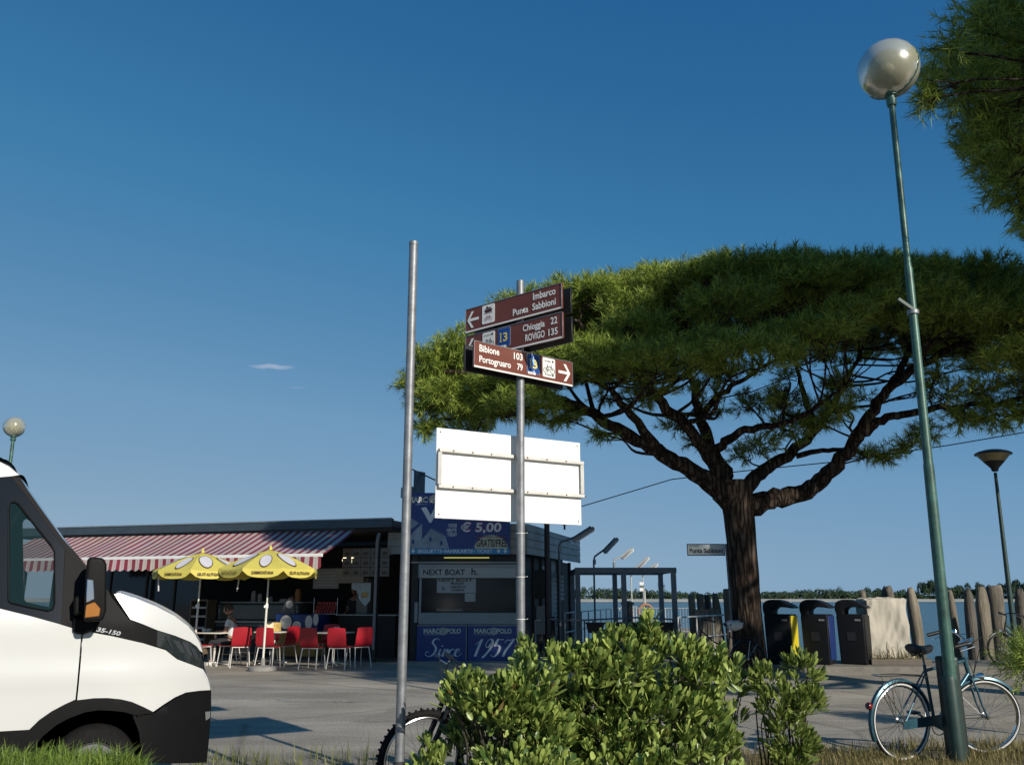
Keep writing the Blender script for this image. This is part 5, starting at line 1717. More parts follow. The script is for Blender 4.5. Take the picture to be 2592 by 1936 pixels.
def head_part(root, c, face, h=.115, hair=hair_m):
    """c centre of the head, face = unit vector the person looks along"""
    A = basis((0, 0, 1), face)            # local z = forward, x = up
    vs = []
    bm = bmesh.new()
    bmesh.ops.create_uvsphere(bm, u_segments=20, v_segments=14, radius=1)
    for v in bm.verts:
        x, y, z = v.co
        s = 1 - .16 * max(0, -x)
        v.co = Vector((x * h * 1.08, y * h * .76 * s, z * h * (.92 if z > 0 else .98) * (1 - .05 * max(0, -x))))
        v.co = A @ v.co + c
    me = bpy.data.meshes.new('head'); bm.to_mesh(me); bm.free()
    me.polygons.foreach_set('use_smooth', [True] * len(me.polygons))
    hd = link('head', me, skin_m, root)
    def at(x, y, z): return A @ Vector((x * h, y * h, z * h)) + c
    MB().tube([at(.10, 0, .84), at(-.12, 0, 1.02), at(-.22, 0, .90)], [.010, .017, .012], 8).build('nose', skin_m, hd)
    MB().tube([at(-.48, -.24, .78), at(-.50, 0, .84), at(-.48, .24, .78)], .007, 6).build('mouth', M('lips', (.25, .08, .07), .5), hd)
    for s in (-1, 1):
        MB().lathe([(.012, 0), (.009, .006), (.003, .008)], at(.08, s * .32, .80), 10, basis((0, 0, 1), face)).build('eye', black_print, hd)
        MB().tube([at(.14, s * .74, -.05), at(.02, s * .82, -.10), at(-.2, s * .74, -.05)], [.012, .018, .012], 8).build('ear', skin_m, hd)
    bm = bmesh.new(); bmesh.ops.create_uvsphere(bm, u_segments=20, v_segments=14, radius=1)
    dele = [v for v in bm.verts if v.co.z > .45 and v.co.x < .55 or v.co.x < -.35]
    for v in bm.verts: pass
    bmesh.ops.delete(bm, geom=dele, context='VERTS')
    for v in bm.verts:
        v.co = A @ Vector((v.co.x * h * 1.18, v.co.y * h * .86, v.co.z * h * 1.06)) + c
    me = bpy.data.meshes.new('hair'); bm.to_mesh(me); bm.free()
    link('hair', me, hair, root)
    return hd
def hand(root, wrist, d, palm_n, s=1.0):
    """palm with four curled fingers and a thumb leaving its side"""
    d = Vector(d).normalized(); n = Vector(palm_n).normalized(); sd_ = d.cross(n)
    w = Vector(wrist)
    jo = [(*w, .022 * s), (*(w + d * .04 * s), (.028 * s, .016 * s)), (*(w + d * .085 * s), (.032 * s, .014 * s))]
    ed = [(0, 1), (1, 2)]
    h = skin_figure('hand', jo, ed, root, skin_m, 1, 1)
    for k, (o_, L_) in enumerate(((-.027, .066), (-.009, .078), (.009, .074), (.026, .058))):
        a = w + d * .085 * s + sd_ * o_ * s
        MB().tube([a - d * .02, a + (d * L_ * .45 - n * -.006) * s, a + (d * L_ * .8 + n * .022) * s, a + (d * L_ * .95 + n * .042) * s], [.009 * s, .0085 * s, .008 * s, .006 * s], 8).build('finger', skin_m, h)
    a = w + d * .03 * s - sd_ * .024 * s
    MB().tube([a, a + (d * .03 - sd_ * .025) * s, a + (d * .06 - sd_ * .028 + n * .015) * s], [.011 * s, .010 * s, .007 * s], 8).build('thumb', skin_m, h)
def seated_person(loc, rz):
    root = empty('person', loc, rz, 'guest in white T-shirt with dark cross strap, seated at the left cafe table', 'person')
    # sits facing +y; hips at seat height
    b = [(0, -.02, .54, (.15, .12)), (0, -.05, .70, (.145, .10)), (0, -.03, .88, (.165, .105)), (0, .02, 1.0, (.15, .085)), (0, .05, 1.07, .052), (0, .07, 1.13, .05)]
    e = [(0, 1), (1, 2), (2, 3), (3, 4), (4, 5)]
    for s in (-1, 1):
        i = len(b)
        b += [(s * .09, .03, .53, .085), (s * .11, .42, .52, .068), (s * .11, .40, .30, .050), (s * .11, .38, .09, .036), (s * .12, .44, .045, .036), (s * .125, .53, .03, .030)]
        e += [(0, i), (i, i + 1), (i + 1, i + 2), (i + 2, i + 3), (i + 3, i + 4), (i + 4, i + 5)]
        i = len(b)
        b += [(s * .175, .02, .985, .056), (s * .215, .08, .74, .042), (s * .15, .32, .755, .030)]
        e += [(3, i), (i, i + 1), (i + 1, i + 2)]
    skin_figure('body', b, e, root, skin_m)
    # shirt and trousers a little larger than the body
    t = [(0, -.02, .57, (.172, .140)), (0, -.05, .70, (.162, .118)), (0, -.03, .88, (.180, .120)), (0, .02, 1.0, (.165, .100)), (0, .045, 1.05, .066)]
    te = [(0, 1), (1, 2), (2, 3), (3, 4)]
    for s in (-1, 1):
        i = len(t)
        t += [(s * .178, .02, .985, .068), (s * .20, .055, .86, .062)]
        te += [(3, i), (i, i + 1)]
    skin_figure('shirt', t, te, root, shirt_m)
    t = [(0, -.02, .55, (.168, .135)), (0, -.04, .62, (.158, .12))]
    te = [(0, 1)]
    for s in (-1, 1):
        i = len(t)
        t += [(s * .09, .03, .535, .100), (s * .11, .42, .525, .080), (s * .11, .40, .30, .062), (s * .11, .385, .12, .052)]
        te += [(0, i), (i, i + 1), (i + 1, i + 2), (i + 2, i + 3)]
    skin_figure('trousers', t, te, root, trouser_m)
    for s in (-1, 1):
        MB().tube([(s * .12, .35, .05), (s * .12, .42, .045), (s * .125, .54, .035)], [.045, .05, .038], 10).build('shoe', white_print, root)
        hand(root, (s * .15, .32, .758), (-s * .3, 1, .0), (0, 0, -1))
    head_part(root, Vector((0, .10, 1.25)), Vector((0, .95, -.25)).normalized())
    MB().tube([(.15, .10, 1.02), (.02, .13, .86), (-.14, .10, .66), (-.17, -.05, .60), (-.05, -.175, .68), (.08, -.16, .88), (.15, .0, 1.03), (.15, .10, 1.02)], .011, 6).build('strap', black_plastic, root)
    return root
seated_person(G(578, 1684) + Vector((0, 0, 0)), R(92))
def standing_person(loc, rz):
    root = empty('person', loc, rz, 'dim figure in dark clothes standing behind the ice cream freezer', 'person')
    b = [(0, 0, .95, (.15, .11)), (0, .01, 1.12, (.14, .10)), (0, 0, 1.30, (.165, .11)), (0, 0, 1.42, (.15, .085)), (0, .01, 1.49, .052), (0, .02, 1.54, .05)]
    e = [(0, 1), (1, 2), (2, 3), (3, 4), (4, 5)]
    for s in (-1, 1):
        i = len(b)
        b += [(s * .09, 0, .90, .085), (s * .10, .02, .50, .058), (s * .10, -.01, .09, .036), (s * .11, .06, .04, .036), (s * .115, .14, .03, .03)]
        e += [(0, i), (i, i + 1), (i + 1, i + 2), (i + 2, i + 3), (i + 3, i + 4)]
        i = len(b)
        b += [(s * .18, 0, 1.40, .056), (s * .22, -.02, 1.12, .042), (s * .20, .20, 1.06, .030)]
        e += [(3, i), (i, i + 1), (i + 1, i + 2)]
    skin_figure('body', b, e, root, skin_m)
    t = [(0, 0, .92, (.172, .135)), (0, .01, 1.12, (.160, .12)), (0, 0, 1.30, (.182, .126)), (0, 0, 1.42, (.166, .10)), (0, .01, 1.46, .068)]
    te = [(0, 1), (1, 2), (2, 3), (3, 4)]
    for s in (-1, 1):
        i = len(t)
        t += [(s * .182, 0, 1.40, .068), (s * .208, -.01, 1.25, .058)]
        te += [(3, i), (i, i + 1)]
    skin_figure('shirt', t, te, root, M('shirt_dark', (0.03, 0.03, 0.032), .8))
    t = [(0, 0, .95, (.165, .13))]; te = []
    for s in (-1, 1):
        i = len(t)
        t += [(s * .09, 0, .90, .10), (s * .10, .02, .50, .072), (s * .10, -.005, .12, .056)]
        te += [(0, i), (i, i + 1), (i + 1, i + 2)]
    skin_figure('trousers', t, te, root, trouser_m)
    for s in (-1, 1):
        hand(root, (s * .20, .20, 1.06), (-s * .2, 1, 0), (0, 0, -1))
    head_part(root, Vector((0, .04, 1.66)), Vector((0, 1, -.15)).normalized())
standing_person(bw_(1.72, 1.75, .05), BA + math.pi)
# ================================================================== BICYCLES
tyre_m = rubber
def bike_wheel(root, c, A, rad, white=False, mtb=False, nsp=28):
    tr = .026 if mtb else .017
    w = MB().torus(c, rad - tr, tr, 56, 8, A)
    if mtb:
        for k in range(46):
            a = 2 * math.pi * k / 46
            for s in (-.6, .6) if k % 2 else (0,):
                p = Vector(c) + A @ Vector((math.cos(a) * (rad + .002), math.sin(a) * (rad + .002), s * tr))
                w.box(p, (.018, .016, .008), A @ Matrix.Rotation(a, 3, 'Z'))
    w = w.build('wheel', tyre_m, root)
    if white:
        for s in (-1, 1):
            pr = []
            MB().torus(Vector(c) + A @ Vector((0, 0, s * .011)), rad - tr - .006, .0085, 56, 6, A).build('whitewall', white_paint, w)
    MB().torus(c, rad - 2 * tr - .006, .010, 56, 8, A).build('rim', chrome if white else (steel if mtb else dark_metal), w)
    MB().lathe([(.012, -.045), (.024, -.043), (.024, -.034), (.014, -.03), (.014, .03), (.024, .034), (.024, .043), (.012, .045)], c, 12, A).build('hub', steel, w)
    mb = MB()
    for k in range(nsp):
        a = 2 * math.pi * k / nsp; s = 1 if k % 2 else -1
        b = a + s * .9 * (1 if (k // 2) % 2 else -1)
        mb.tube([Vector(c) + A @ Vector((math.cos(b) * .023, math.sin(b) * .023, s * .036)), Vector(c) + A @ Vector((math.cos(a) * (rad - 2 * tr - .01), math.sin(a) * (rad - 2 * tr - .01), 0))], .0014, 4, cap=False)
    mb.build('spokes', steel if white or mtb else dark_metal, w)
    return w
def fender(c, rad, a0, a1, mat, root, A, w=.026):
    prof = []
    n = 24
    vs, fs = [], []
    for i in range(n + 1):
        a = R(a0 + (a1 - a0) * i / n)
        for (u, d) in ((-w, -.014), (-w * .7, .004), (0, .010), (w * .7, .004), (w, -.014)):
            vs.append(Vector(c) + A @ Vector((math.cos(a) * (rad + .018 + d), math.sin(a) * (rad + .018 + d), u)))
    for i in range(n):
        for j in range(4):
            q = i * 5 + j
            fs.append((q, q + 5, q + 6, q + 1))
    return MB().add(vs, fs).build('fender', mat, root)
def bicycle(loc, rz, label, paint, kind, steer=0.0, lean=0.0, Rw=.35, wb=1.08, basket=False):
    root = empty('bicycle', loc, rz, label, 'bicycle')
    root.rotation_euler = (R(lean), 0, rz)
    XZ = basis((1, 0, 0), (0, -1, 0))     # wheel plane x-z
    rh, fh = Vector((0, 0, Rw)), Vector((wb, 0, Rw))
    bbk = Vector((.41, 0, Rw - .05))
    mtb = kind == 'mtb'
    st_top = Vector((.33, 0, .84)) if not mtb else Vector((.27, 0, .80))
    hd_t, hd_b = Vector((wb - .20, 0, .90)), Vector((wb - .15, 0, .73))
    if mtb: hd_t, hd_b = Vector((wb - .25, 0, .86)), Vector((wb - .20, 0, .74))
    S = Matrix.Rotation(R(steer), 3, (hd_t - hd_b).normalized())
    def st(p): return S @ (Vector(p) - hd_b) + hd_b
    A2 = S @ XZ
    fh2 = st(fh)
    bike_wheel(root, rh, XZ, Rw, kind == 'city', mtb)
    bike_wheel(root, fh2, A2, Rw, kind == 'city', mtb)
    tr = .0155 if not mtb else .019
    mb = MB()
    tt0 = bbk + (st_top - bbk) * .90
    mb.tube([bbk, st_top], tr, 10)
    mb.tube([bbk, hd_b + (hd_t - hd_b) * .1], tr * 1.15, 10)
    if kind == 'ladies': mb.tube([bbk + (st_top - bbk) * .42, (bbk + hd_t) / 2 + Vector((.02, 0, .06)), hd_b + (hd_t - hd_b) * .75], tr, 10)
    else: mb.tube([tt0, hd_b + (hd_t - hd_b) * .8], tr, 10)
    mb.tube([hd_b, hd_t], tr * 1.3, 12)
    for s in (-1, 1):
        mb.tube([bbk + Vector((0, s * .02, 0)), rh + Vector((0, s * .055, 0))], .009, 8)
        mb.tube([tt0 + Vector((0, s * .012, 0)), rh + Vector((0, s * .055, 0))], .0075, 8)
    mb.build('frame', paint, root)
    mb = MB()
    crown = st(hd_b + Vector((.012, 0, -.03)))
    for s in (-1, 1):
        o = S @ Vector((0, s * .055, 0))
        if mtb: mb.tube([crown + o * 1.1 + Vector((0, 0, .06)), crown + o * 1.1 + (fh2 - crown) * .5, fh2 + o], [.02, .021, .016], 10)
        else: mb.tube([crown + o * .5, crown + o + (fh2 - crown) * .25, fh2 + o - S @ Vector((.05, 0, -.1)), fh2 + o], [.011, .011, .009, .008], 8)
    mb.tube([crown + S @ Vector((0, -.06, .02)), crown + S @ Vector((0, .06, .02))], .013, 8)
    mb.build('fork', paint if not mtb else dark_metal, root)
    # bars
    stem = st(hd_t + (hd_t - hd_b).normalized() * (.15 if mtb else .14))
    mb = MB().tube([st(hd_t), stem], .012, 8)
    if mtb:
        fw = stem + S @ Vector((.06, 0, .0))
        mb.tube([stem, fw], .014, 8)
        pts = [fw + S @ Vector((-.05, s * w_, .02 if abs(w_) > .1 else 0)) for s, w_ in ((-1, .31), (-1, .1), (1, .1), (1, .31))]
        grip = [(pts[0], pts[0] + (pts[1] - pts[0]) * .6), (pts[3], pts[3] + (pts[2] - pts[3]) * .6)]
    else:
        fw = stem + S @ Vector((.06, 0, .02))
        mb.tube([stem, fw], .012, 8)
        pts = [fw + S @ Vector(v) for v in ((-.24, -.27, -.01), (-.10, -.27, .03), (-.02, -.16, .05), (0, 0, 0), (-.02, .16, .05), (-.10, .27, .03), (-.24, .27, -.01))]
        grip = [(pts[0], pts[1]), (pts[6], pts[5])]
    mb.tube(pts, .0115, 10)
    hb = mb.build('handlebar', chrome if kind == 'city' else dark_metal, root)
    for a, b in grip: MB().tube([a, a + (b - a) * .85], .018, 10).build('grip', black_plastic, hb)
    mb = MB()
    for a, b in grip:
        mb.tube([b + S @ Vector((.03, 0, -.005)), b + S @ Vector((.05, 0, -.03)), a + S @ Vector((.05, 0, -.04))], .005, 6)
    mb.build('brake_lever', steel, hb)
    mb = MB()
    for s in (-1, 1):
        mb.tube([pts[0 if s < 0 else -1] + S @ Vector((.12, -s * .02, 0)), fw + S @ Vector((.12, s * .08, .06)), crown + S @ Vector((.06, s * .01, .16)), crown + S @ Vector((.03, 0, .02))], .0035, 6)
    mb.build('cable', black_plastic, root)
    # saddle
    sd_t = st_top + (st_top - bbk).normalized() * (.13 if not mtb else .18)
    MB().tube([st_top, sd_t], .0125, 8).build('seat_post', chrome if not mtb else dark_metal, root)
    vs, fs = [], []
    ns, nc = 11, 12
    for i in range(ns):
        t = i / (ns - 1)
        x = -.13 + .27 * t
        w_ = .095 * (1 - t) ** .75 + .018
        if t > .55: w_ = max(.02, w_ * .8)
        h_ = .045 - .015 * t
        if i in (0, ns - 1): w_ *= .6; h_ *= .5
        for j in range(nc):
            a = 2 * math.pi * j / nc
            vs.append(sd_t + Vector((x, w_ * math.cos(a), .03 + h_ * math.sin(a) * (1 if math.sin(a) > 0 else 1.3) - .02 * math.sin(math.pi * t))))
    for i in range(ns - 1):
        for j in range(nc):
            fs.append((i * nc + j, i * nc + (j + 1) % nc, (i + 1) * nc + (j + 1) % nc, (i + 1) * nc + j))
    fs += [tuple(range(nc - 1, -1, -1)), tuple((ns - 1) * nc + j for j in range(nc))]
    sd_ = MB().add(vs, fs).build('saddle', black_plastic, root)
    mb = MB()
    for s in (-1, 1): mb.tube([sd_t + Vector((-.09, s * .05, .0)), sd_t + Vector((-.07, s * .05, -.05)), sd_t + Vector((-.02, s * .02, -.03))], .010, 8)
    mb.build('saddle_spring', dark_metal, sd_)
    # cranks, pedals, chain side
    mb = MB().lathe([(.02, -.055), (.02, .055)], bbk, 12, XZ)
    ca = R(35)
    for s in (-1, 1):
        d = Vector((math.cos(ca) * s, 0, -math.sin(ca) * s)) * .165
        mb.bar(bbk + Vector((0, -s * .055, 0)), bbk + Vector((0, -s * .065, 0)) + d, .014, .02)
    mb.torus(bbk + Vector((0, -.045, 0)), .085, .006, 30, 6, XZ)
    cr = mb.build('crank', chrome if kind == 'city' else dark_metal, root)
    for s in (-1, 1):
        d = Vector((math.cos(ca) * s, 0, -math.sin(ca) * s)) * .165
        MB().box(bbk + d + Vector((0, -s * .115, 0)), (.09, .085, .024)).build('pedal', black_plastic, cr)
    if kind in ('city', 'ladies'):
        # chain guard plate
        pl = [(-.06, -.035), (.30, -.02), (.42, -.075), (.53, -.06), (.56, 0), (.53, .055), (.40, .075), (.02, .05), (-.06, .02)]
        MB().prism([(x, z - .025) for x, z in pl], rh + Vector((.02, -.062, 0)), (1, 0, 0), (0, 0, 1), .008).build('chain_guard', paint, root)
        fender(rh, Rw, 10, 205, paint, root, XZ)
        fender(fh2, Rw, 45, 200, paint, root, A2)
        mb = MB()
        for s in (-1, 1):
            mb.tube([rh + Vector((0, s * .05, 0)), rh + Vector((math.cos(R(100)) * (Rw + .018), s * .03, math.sin(R(100)) * (Rw + .018)))], .004, 6)
            mb.tube([rh + Vector((0, s * .05, 0)), rh + Vector((math.cos(R(125)) * (Rw + .018), s * .03, math.sin(R(125)) * (Rw + .018)))], .004, 6)
            mb.tube([fh2 + S @ Vector((0, s * .05, 0)), fh2 + S @ Vector((math.cos(R(185)) * (Rw + .018), s * .03, math.sin(R(185)) * (Rw + .018)))], .004, 6)
        mb.build('fender_stay', steel, root)
        # rear carrier rack with sprung clip
        mb = MB()
        for s in (-1, 1):
            mb.tube([st_top + Vector((.0, s * .04, -.10)), Vector((.0, s * .06, Rw * 2 + .06)), Vector((-.26, s * .055, Rw * 2 + .06)), Vector((-.28, 0, Rw * 2 + .06))], .005, 6)
            mb.tube([Vector((-.15, s * .06, Rw * 2 + .06)), rh + Vector((0, s * .06, 0))], .004, 6)
        mb.build('carrier', steel if kind == 'city' else dark_metal, root)
        MB().lathe([(.03, 0), (.034, .02), (.028, .035)], rh + Vector((math.cos(R(158)) * (Rw + .03), 0, math.sin(R(158)) * (Rw + .03))), 14, basis((0, 1, 0), (-.9, 0, .3))).build('rear_reflector', M('reflector_red', (.16, .01, .01), .2), root)
        MB().lathe([(.012, -.05), (.035, 0), (.037, .03), (.01, .034)], crown + S @ Vector((.09, 0, .02)), 14, basis((0, 1, 0), S @ Vector((1, 0, 0)))).build('headlamp', chrome, root)
    if kind == 'city':
        # rod brake linkage along the frame and a bell
        MB().tube([st(hd_t + Vector((.03, -.02, 0))), st(hd_t + Vector((.10, -.01, -.18))), crown + S @ Vector((.05, 0, -.02))], .005, 6).build('brake_rod', steel, root)
        MB().lathe([(.028, 0), (.024, .014), (.008, .022)], fw + S @ Vector((-.04, .13, .06)), 12).build('bell', chrome, hb)
    if basket:
        vs = []
        bk = MB()
        c = st(hd_t + Vector((.22, 0, .02)))
        for z, g in ((-.14, .10), (-.07, .115), (.0, .13), (.07, .14)):
            bk.tube([c + Vector((x * g, y * g * 1.1, z)) for x, y in ((-1, -1), (1, -1), (1, 1), (-1, 1))], .006, 6, closed=True)
        for k in range(16):
            a = k / 16 * 4; i = int(a); f = a - i
            q = [(-1, -1), (1, -1), (1, 1), (-1, 1), (-1, -1)]
            x = q[i][0] + (q[i + 1][0] - q[i][0]) * f; y = q[i][1] + (q[i + 1][1] - q[i][1]) * f
            bk.tube([c + Vector((x * .10, y * .11, -.14)), c + Vector((x * .14, y * .154, .07))], .004, 5)
        bk.build('basket', dark_metal, root)
    return root
teal = M('bike_teal', (0.022, 0.075, 0.105), .32, .35, .22, 9, col2=(0.045, 0.12, 0.155))
rear = P(2276, 1814, 8.44); front = P(2486, 1800, 8.82)
rzz = math.atan2(8.82 - 8.44, front.x - rear.x)
bicycle((rear.x, 8.44, .05), rzz, 'old teal city bicycle with white wall tyres leaning on the tall green lamp', teal, 'city', steer=-22, lean=3, wb=1.04)
bicycle((P(1075, 1900, 6.95).x - 1.02 * math.cos(R(200)), 6.9 - 1.02 * math.sin(R(200)), 0), R(200), 'dark mountain bicycle half hidden behind the bare pole and the bush', dark_metal, 'mtb', steer=10, lean=-6, wb=1.05)
# bicycle at the pine trunk
bb_ = G(1905, 1694)
bicycle((P(1895, 1690, 17.9).x, 17.9, 0.0), R(163), 'black bicycle with pale saddle cover propped against the pine trunk', dark_metal, 'ladies', steer=20, lean=4, Rw=.33)
o = empty('saddle_cover', (0, 0, 0), 0, 'pale plastic bag tied over the saddle of the bicycle at the pine', 'bag')
bpy.context.view_layer.update()
bk_ = [q for q in bpy.data.objects if q.get('label', '').startswith('black bicycle with pale')][0]
o.location = bk_.matrix_world @ Vector((.22, 0, .97)); o.rotation_euler.z = R(163)
bm = bmesh.new(); bmesh.ops.create_icosphere(bm, subdivisions=3, radius=1)
for v in bm.verts:
    n_ = 1 + .10 * math.sin(v.co.x * 7 + v.co.z * 5) + .06 * math.sin(v.co.y * 13)
    v.co = Vector((v.co.x * .17 * n_, v.co.y * .10 * n_, v.co.z * .085 * n_ + (.02 if v.co.z > 0 else -.02)))
me = bpy.data.meshes.new('bag'); bm.to_mesh(me); bm.free()
me.polygons.foreach_set('use_smooth', [True] * len(me.polygons))
link('bag', me, M('bag_pale', (.42, .43, .42), .4, 0, .1, 8), o)
# bicycle at the far right on the quay
bicycle((P(2532, 1668, 19.3).x + 1.05, 19.3, .10), R(186), 'black city bicycle parked on the quay beside the piles at the right edge', dark_metal, 'ladies', steer=6, lean=0, Rw=.34)

# ================================================================== BINS AND COVERED BOX
def litter_bin(px, label, side_mat, Y=19.75):
    x = P(px, 1690, Y).x
    root = empty('litter_bin', (x, Y, .10), R(-34), label, 'litter bin', 'row of large black litter bins on the quay')
    body = M('bin_black', (0.007, 0.008, 0.010), .55, 0, .2, 4, spec=.2)
    W, D, H = .58, .54, 1.06
    # tapered body
    vs = []
    for z, g in ((0.0, .92), (.06, .95), (H - .05, 1.0), (H, .97)):
        for sx, sy in ((-1, -1), (1, -1), (1, 1), (-1, 1)): vs.append((sx * W / 2 * g, sy * D / 2 * g, z))
    fs = [(3, 2, 1, 0), (12, 13, 14, 15)]
    for i in range(3):
        for j in range(4): fs.append((i * 4 + j, i * 4 + (j + 1) % 4, i * 4 + 4 + (j + 1) % 4, i * 4 + 4 + j))
    MB().add(vs, fs).build('body', body, root, bevel=.03, seg=3)
    # side panel
    MB().prism([(-D / 2 * .86, .10), (D / 2 * .86, .10), (D / 2 * .9, H - .03), (-D / 2 * .9, H - .03)], (W / 2 * .985 - .004, 0, 0), (0, 1, 0), (.012, 0, 1), .012).build('side_panel', side_mat, root, bevel=.004)
    # hood: rises at the left and arches over to a thin tip at the right
    prof = [(-W / 2 + .01, H - .02), (-W / 2 - .02, H + .10), (-W / 2 + .00, H + .23), (-W / 2 + .10, H + .30), (-.05, H + .315), (.12, H + .28), (.28, H + .20), (.36, H + .14),
            (.35, H + .125), (.22, H + .145), (.05, H + .155), (-.06, H + .14), (-.12, H + .09), (-.13, H + .03), (-.13, H - .02)]
    pr = smooth_poly(prof[:8], 3) + prof[8:]
    MB().prism(pr, (0, D / 2 * .92, 0), (1, 0, 0), (0, 0, 1), D * .92).build('hood', body, root, bevel=.02, seg=2, angle=60)
    MB().span((.10, -D / 2 - .012, H - .14), (.22, -D / 2 + .0, H - .10)).build('lock', M('lock_pale', (.2, .2, .2), .4), root)
    MB().prism([(-.09, .50), (.09, .50), (.09, .68), (-.09, .68)], (0, -D / 2 * .985, 0), (1, 0, 0), (0, 0, 1), .006).build('badge_plate', M('bin_dark', (.018, .018, .022), .4), root)
    return root
litter_bin(1985, 'black litter bin with yellow side panel, nearest the pine trunk', M('bin_yellow', (0.62, 0.50, 0.02), .45, 0, .1, 4))
litter_bin(2079, 'black litter bin with dark blue side panel, middle of the three', M('bin_blue', (0.012, 0.03, 0.13), .45, 0, .1, 4))
litter_bin(2170, 'plain black litter bin touching the cloth covered box', M('bin_black', (0, 0, 0)))
tx0, tx1 = P(2196, 1600, 19.9).x, P(2296, 1600, 19.9).x
TZ = P(2250, 1516, 19.9).z - .10
tp = empty('covered_box', ((tx0 + tx1) / 2, 20.1, .10), R(-4), 'tall box wrapped in a wrinkled cream tarpaulin on the quay', 'covered box')
tw = (tx1 - tx0)
bm = bmesh.new(); bmesh.ops.create_cube(bm, size=1)
bmesh.ops.subdivide_edges(bm, edges=bm.edges[:], cuts=30, use_grid_fill=True)
from mathutils import noise as mnoise
for v in bm.verts:
    p = v.co.copy()
    d = .050 * mnoise.noise(Vector((p.x * 2.4 + p.z * 1.5, p.y * 3, p.z * 1.6 + 4))) + .055 * (.5 - abs(mnoise.noise(Vector((p.x * 4.5 - p.z * 2.2, p.y * 4.5, p.z * 1.3 + 2))))) + .010 * mnoise.noise(Vector((p.x * 14, p.y * 14, p.z * 5)))
    w = 1 - .06 * (p.z + .5) * (1 if p.x < 0 else .2)
    q = Vector((p.x * tw * (1 - .02 * (p.z + .5)), p.y * .62, (p.z + .5) * (TZ - .12) + .12))
    hem = max(0, .12 - (p.z + .5)) * .7
    q += Vector((math.copysign(1, p.x) if abs(p.x) > .45 else 0, math.copysign(1, p.y) if abs(p.y) > .45 else 0, 0)) * hem * (.5 + mnoise.noise(p * 6))
    nn = Vector((p.x if abs(p.x) > .49 else 0, p.y if abs(p.y) > .49 else 0, .6 * (abs(p.z) > .49) * (1 if p.z > 0 else 0)))
    v.co = q + nn.normalized() * d if nn.length > 0 else q
bmesh.ops.bevel(bm, geom=[e for e in bm.edges if e.calc_face_angle(0) > 1.0], offset=.02, segments=2, affect='EDGES')
me = bpy.data.meshes.new('tarpaulin'); bm.to_mesh(me); bm.free()
me.polygons.foreach_set('use_smooth', [True] * len(me.polygons)); me.set_sharp_from_angle(angle=R(50))
link('tarpaulin', me, M('tarp_cream', (0.45, 0.415, 0.345), .8, 0, .12, 2.5), tp)
MB().span((-tw * .46, -.27, 0), (tw * .46, .27, .14)).build('box_foot', M('wood_grey', (.12, .10, .08), .8), tp)
pbx = empty('planter_box', ((tx0 + tx1) / 2 + .05, 19.62, .10), R(-3), 'low weathered wooden planter with dry grass before the covered box', 'planter')
MB().span((-.62, -.16, 0), (.66, -.13, .12)).span((-.62, .13, 0), (.66, .16, .12)).span((-.62, -.128, 0), (-.59, .128, .12)).span((.63, -.128, 0), (.66, .128, .12)).build('boards', M('wood_grey', (0, 0, 0)), pbx, bevel=.005)
MB().span((-.585, -.125, .02), (.625, .125, .10)).build('soil', M('verge_soil', (0, 0, 0)), pbx)
pts = [(pbx.location.x + random.uniform(-.55, .6), 19.62 + random.uniform(-.11, .11), .19) for _ in range(130)]
gg = blades('grass', pts, .10, .34, .006, _M['dry_grass'], 0.9)
gg.data.transform(Matrix.Rotation(R(3), 4, 'Z') @ Matrix.Translation(-pbx.location)); gg.parent = pbx; gg['kind'] = 'stuff'

# ================================================================== MOORING PILES
pile_mats = [M('pile_wood_%d' % k, c, .9, 0, .55, 3.0, 1.0, 14, stretch=(3, 3, .35)) for k, c in enumerate(((.150, .130, .100), (.105, .094, .078), (.185, .160, .120)))]
def pile(px, py, wpx, Y, leanpx, label, top='cone', k=0, z0=-2.2):
    t = P(px, py, Y); r_ = wpx / 2 / F * (Y + .8)
    b = P(px + leanpx, 1640, Y)
    dx = (b.x - t.x) / max(.2, t.z - b.z)
    H = t.z - z0
    root = empty('mooring_pile', (t.x + dx * H, Y, z0), 0, label, 'mooring pile', 'weathered wooden mooring piles along the quay')
    n = 14; vs, fs = [], []
    zs = [0, .3 * H, .6 * H, .8 * H, H - .42, H - .16, H - .04, H] if top == 'cone' else [0, .3 * H, .6 * H, .8 * H, H - .5, H - .06, H - .01, H]
    rs = [1.06, 1.04, 1.0, 1.02, 1.0, .78, .58, .44] if top == 'cone' else [1.05, 1.03, 1.0, 1.03, .98, .92, .84, .6]
    rg = random.Random(int(px * 7))
    for z, q in zip(zs, rs):
        for j in range(n):
            a = 2 * math.pi * j / n
            rr = r_ * q * (1 + .16 * mnoise.noise(Vector((math.cos(a) * 1.7 + px, math.sin(a) * 1.7, z * .9))) + .07 * mnoise.noise(Vector((math.cos(a) * 6 + px, math.sin(a) * 6, z * .7))) + rg.uniform(-.05, .05))
            vs.append((rr * math.cos(a) - dx * z, rr * math.sin(a), z + (rg.uniform(-.05, .05) if q < .95 else 0)))
    for i in range(len(zs) - 1):
        for j in range(n): fs.append((i * n + j, i * n + (j + 1) % n, (i + 1) * n + (j + 1) % n, (i + 1) * n + j))
    fs.append(tuple((len(zs) - 1) * n + j for j in range(n)))
    MB().add(vs, fs).build('shaft', pile_mats[k % 3], root, angle=60)
    return root
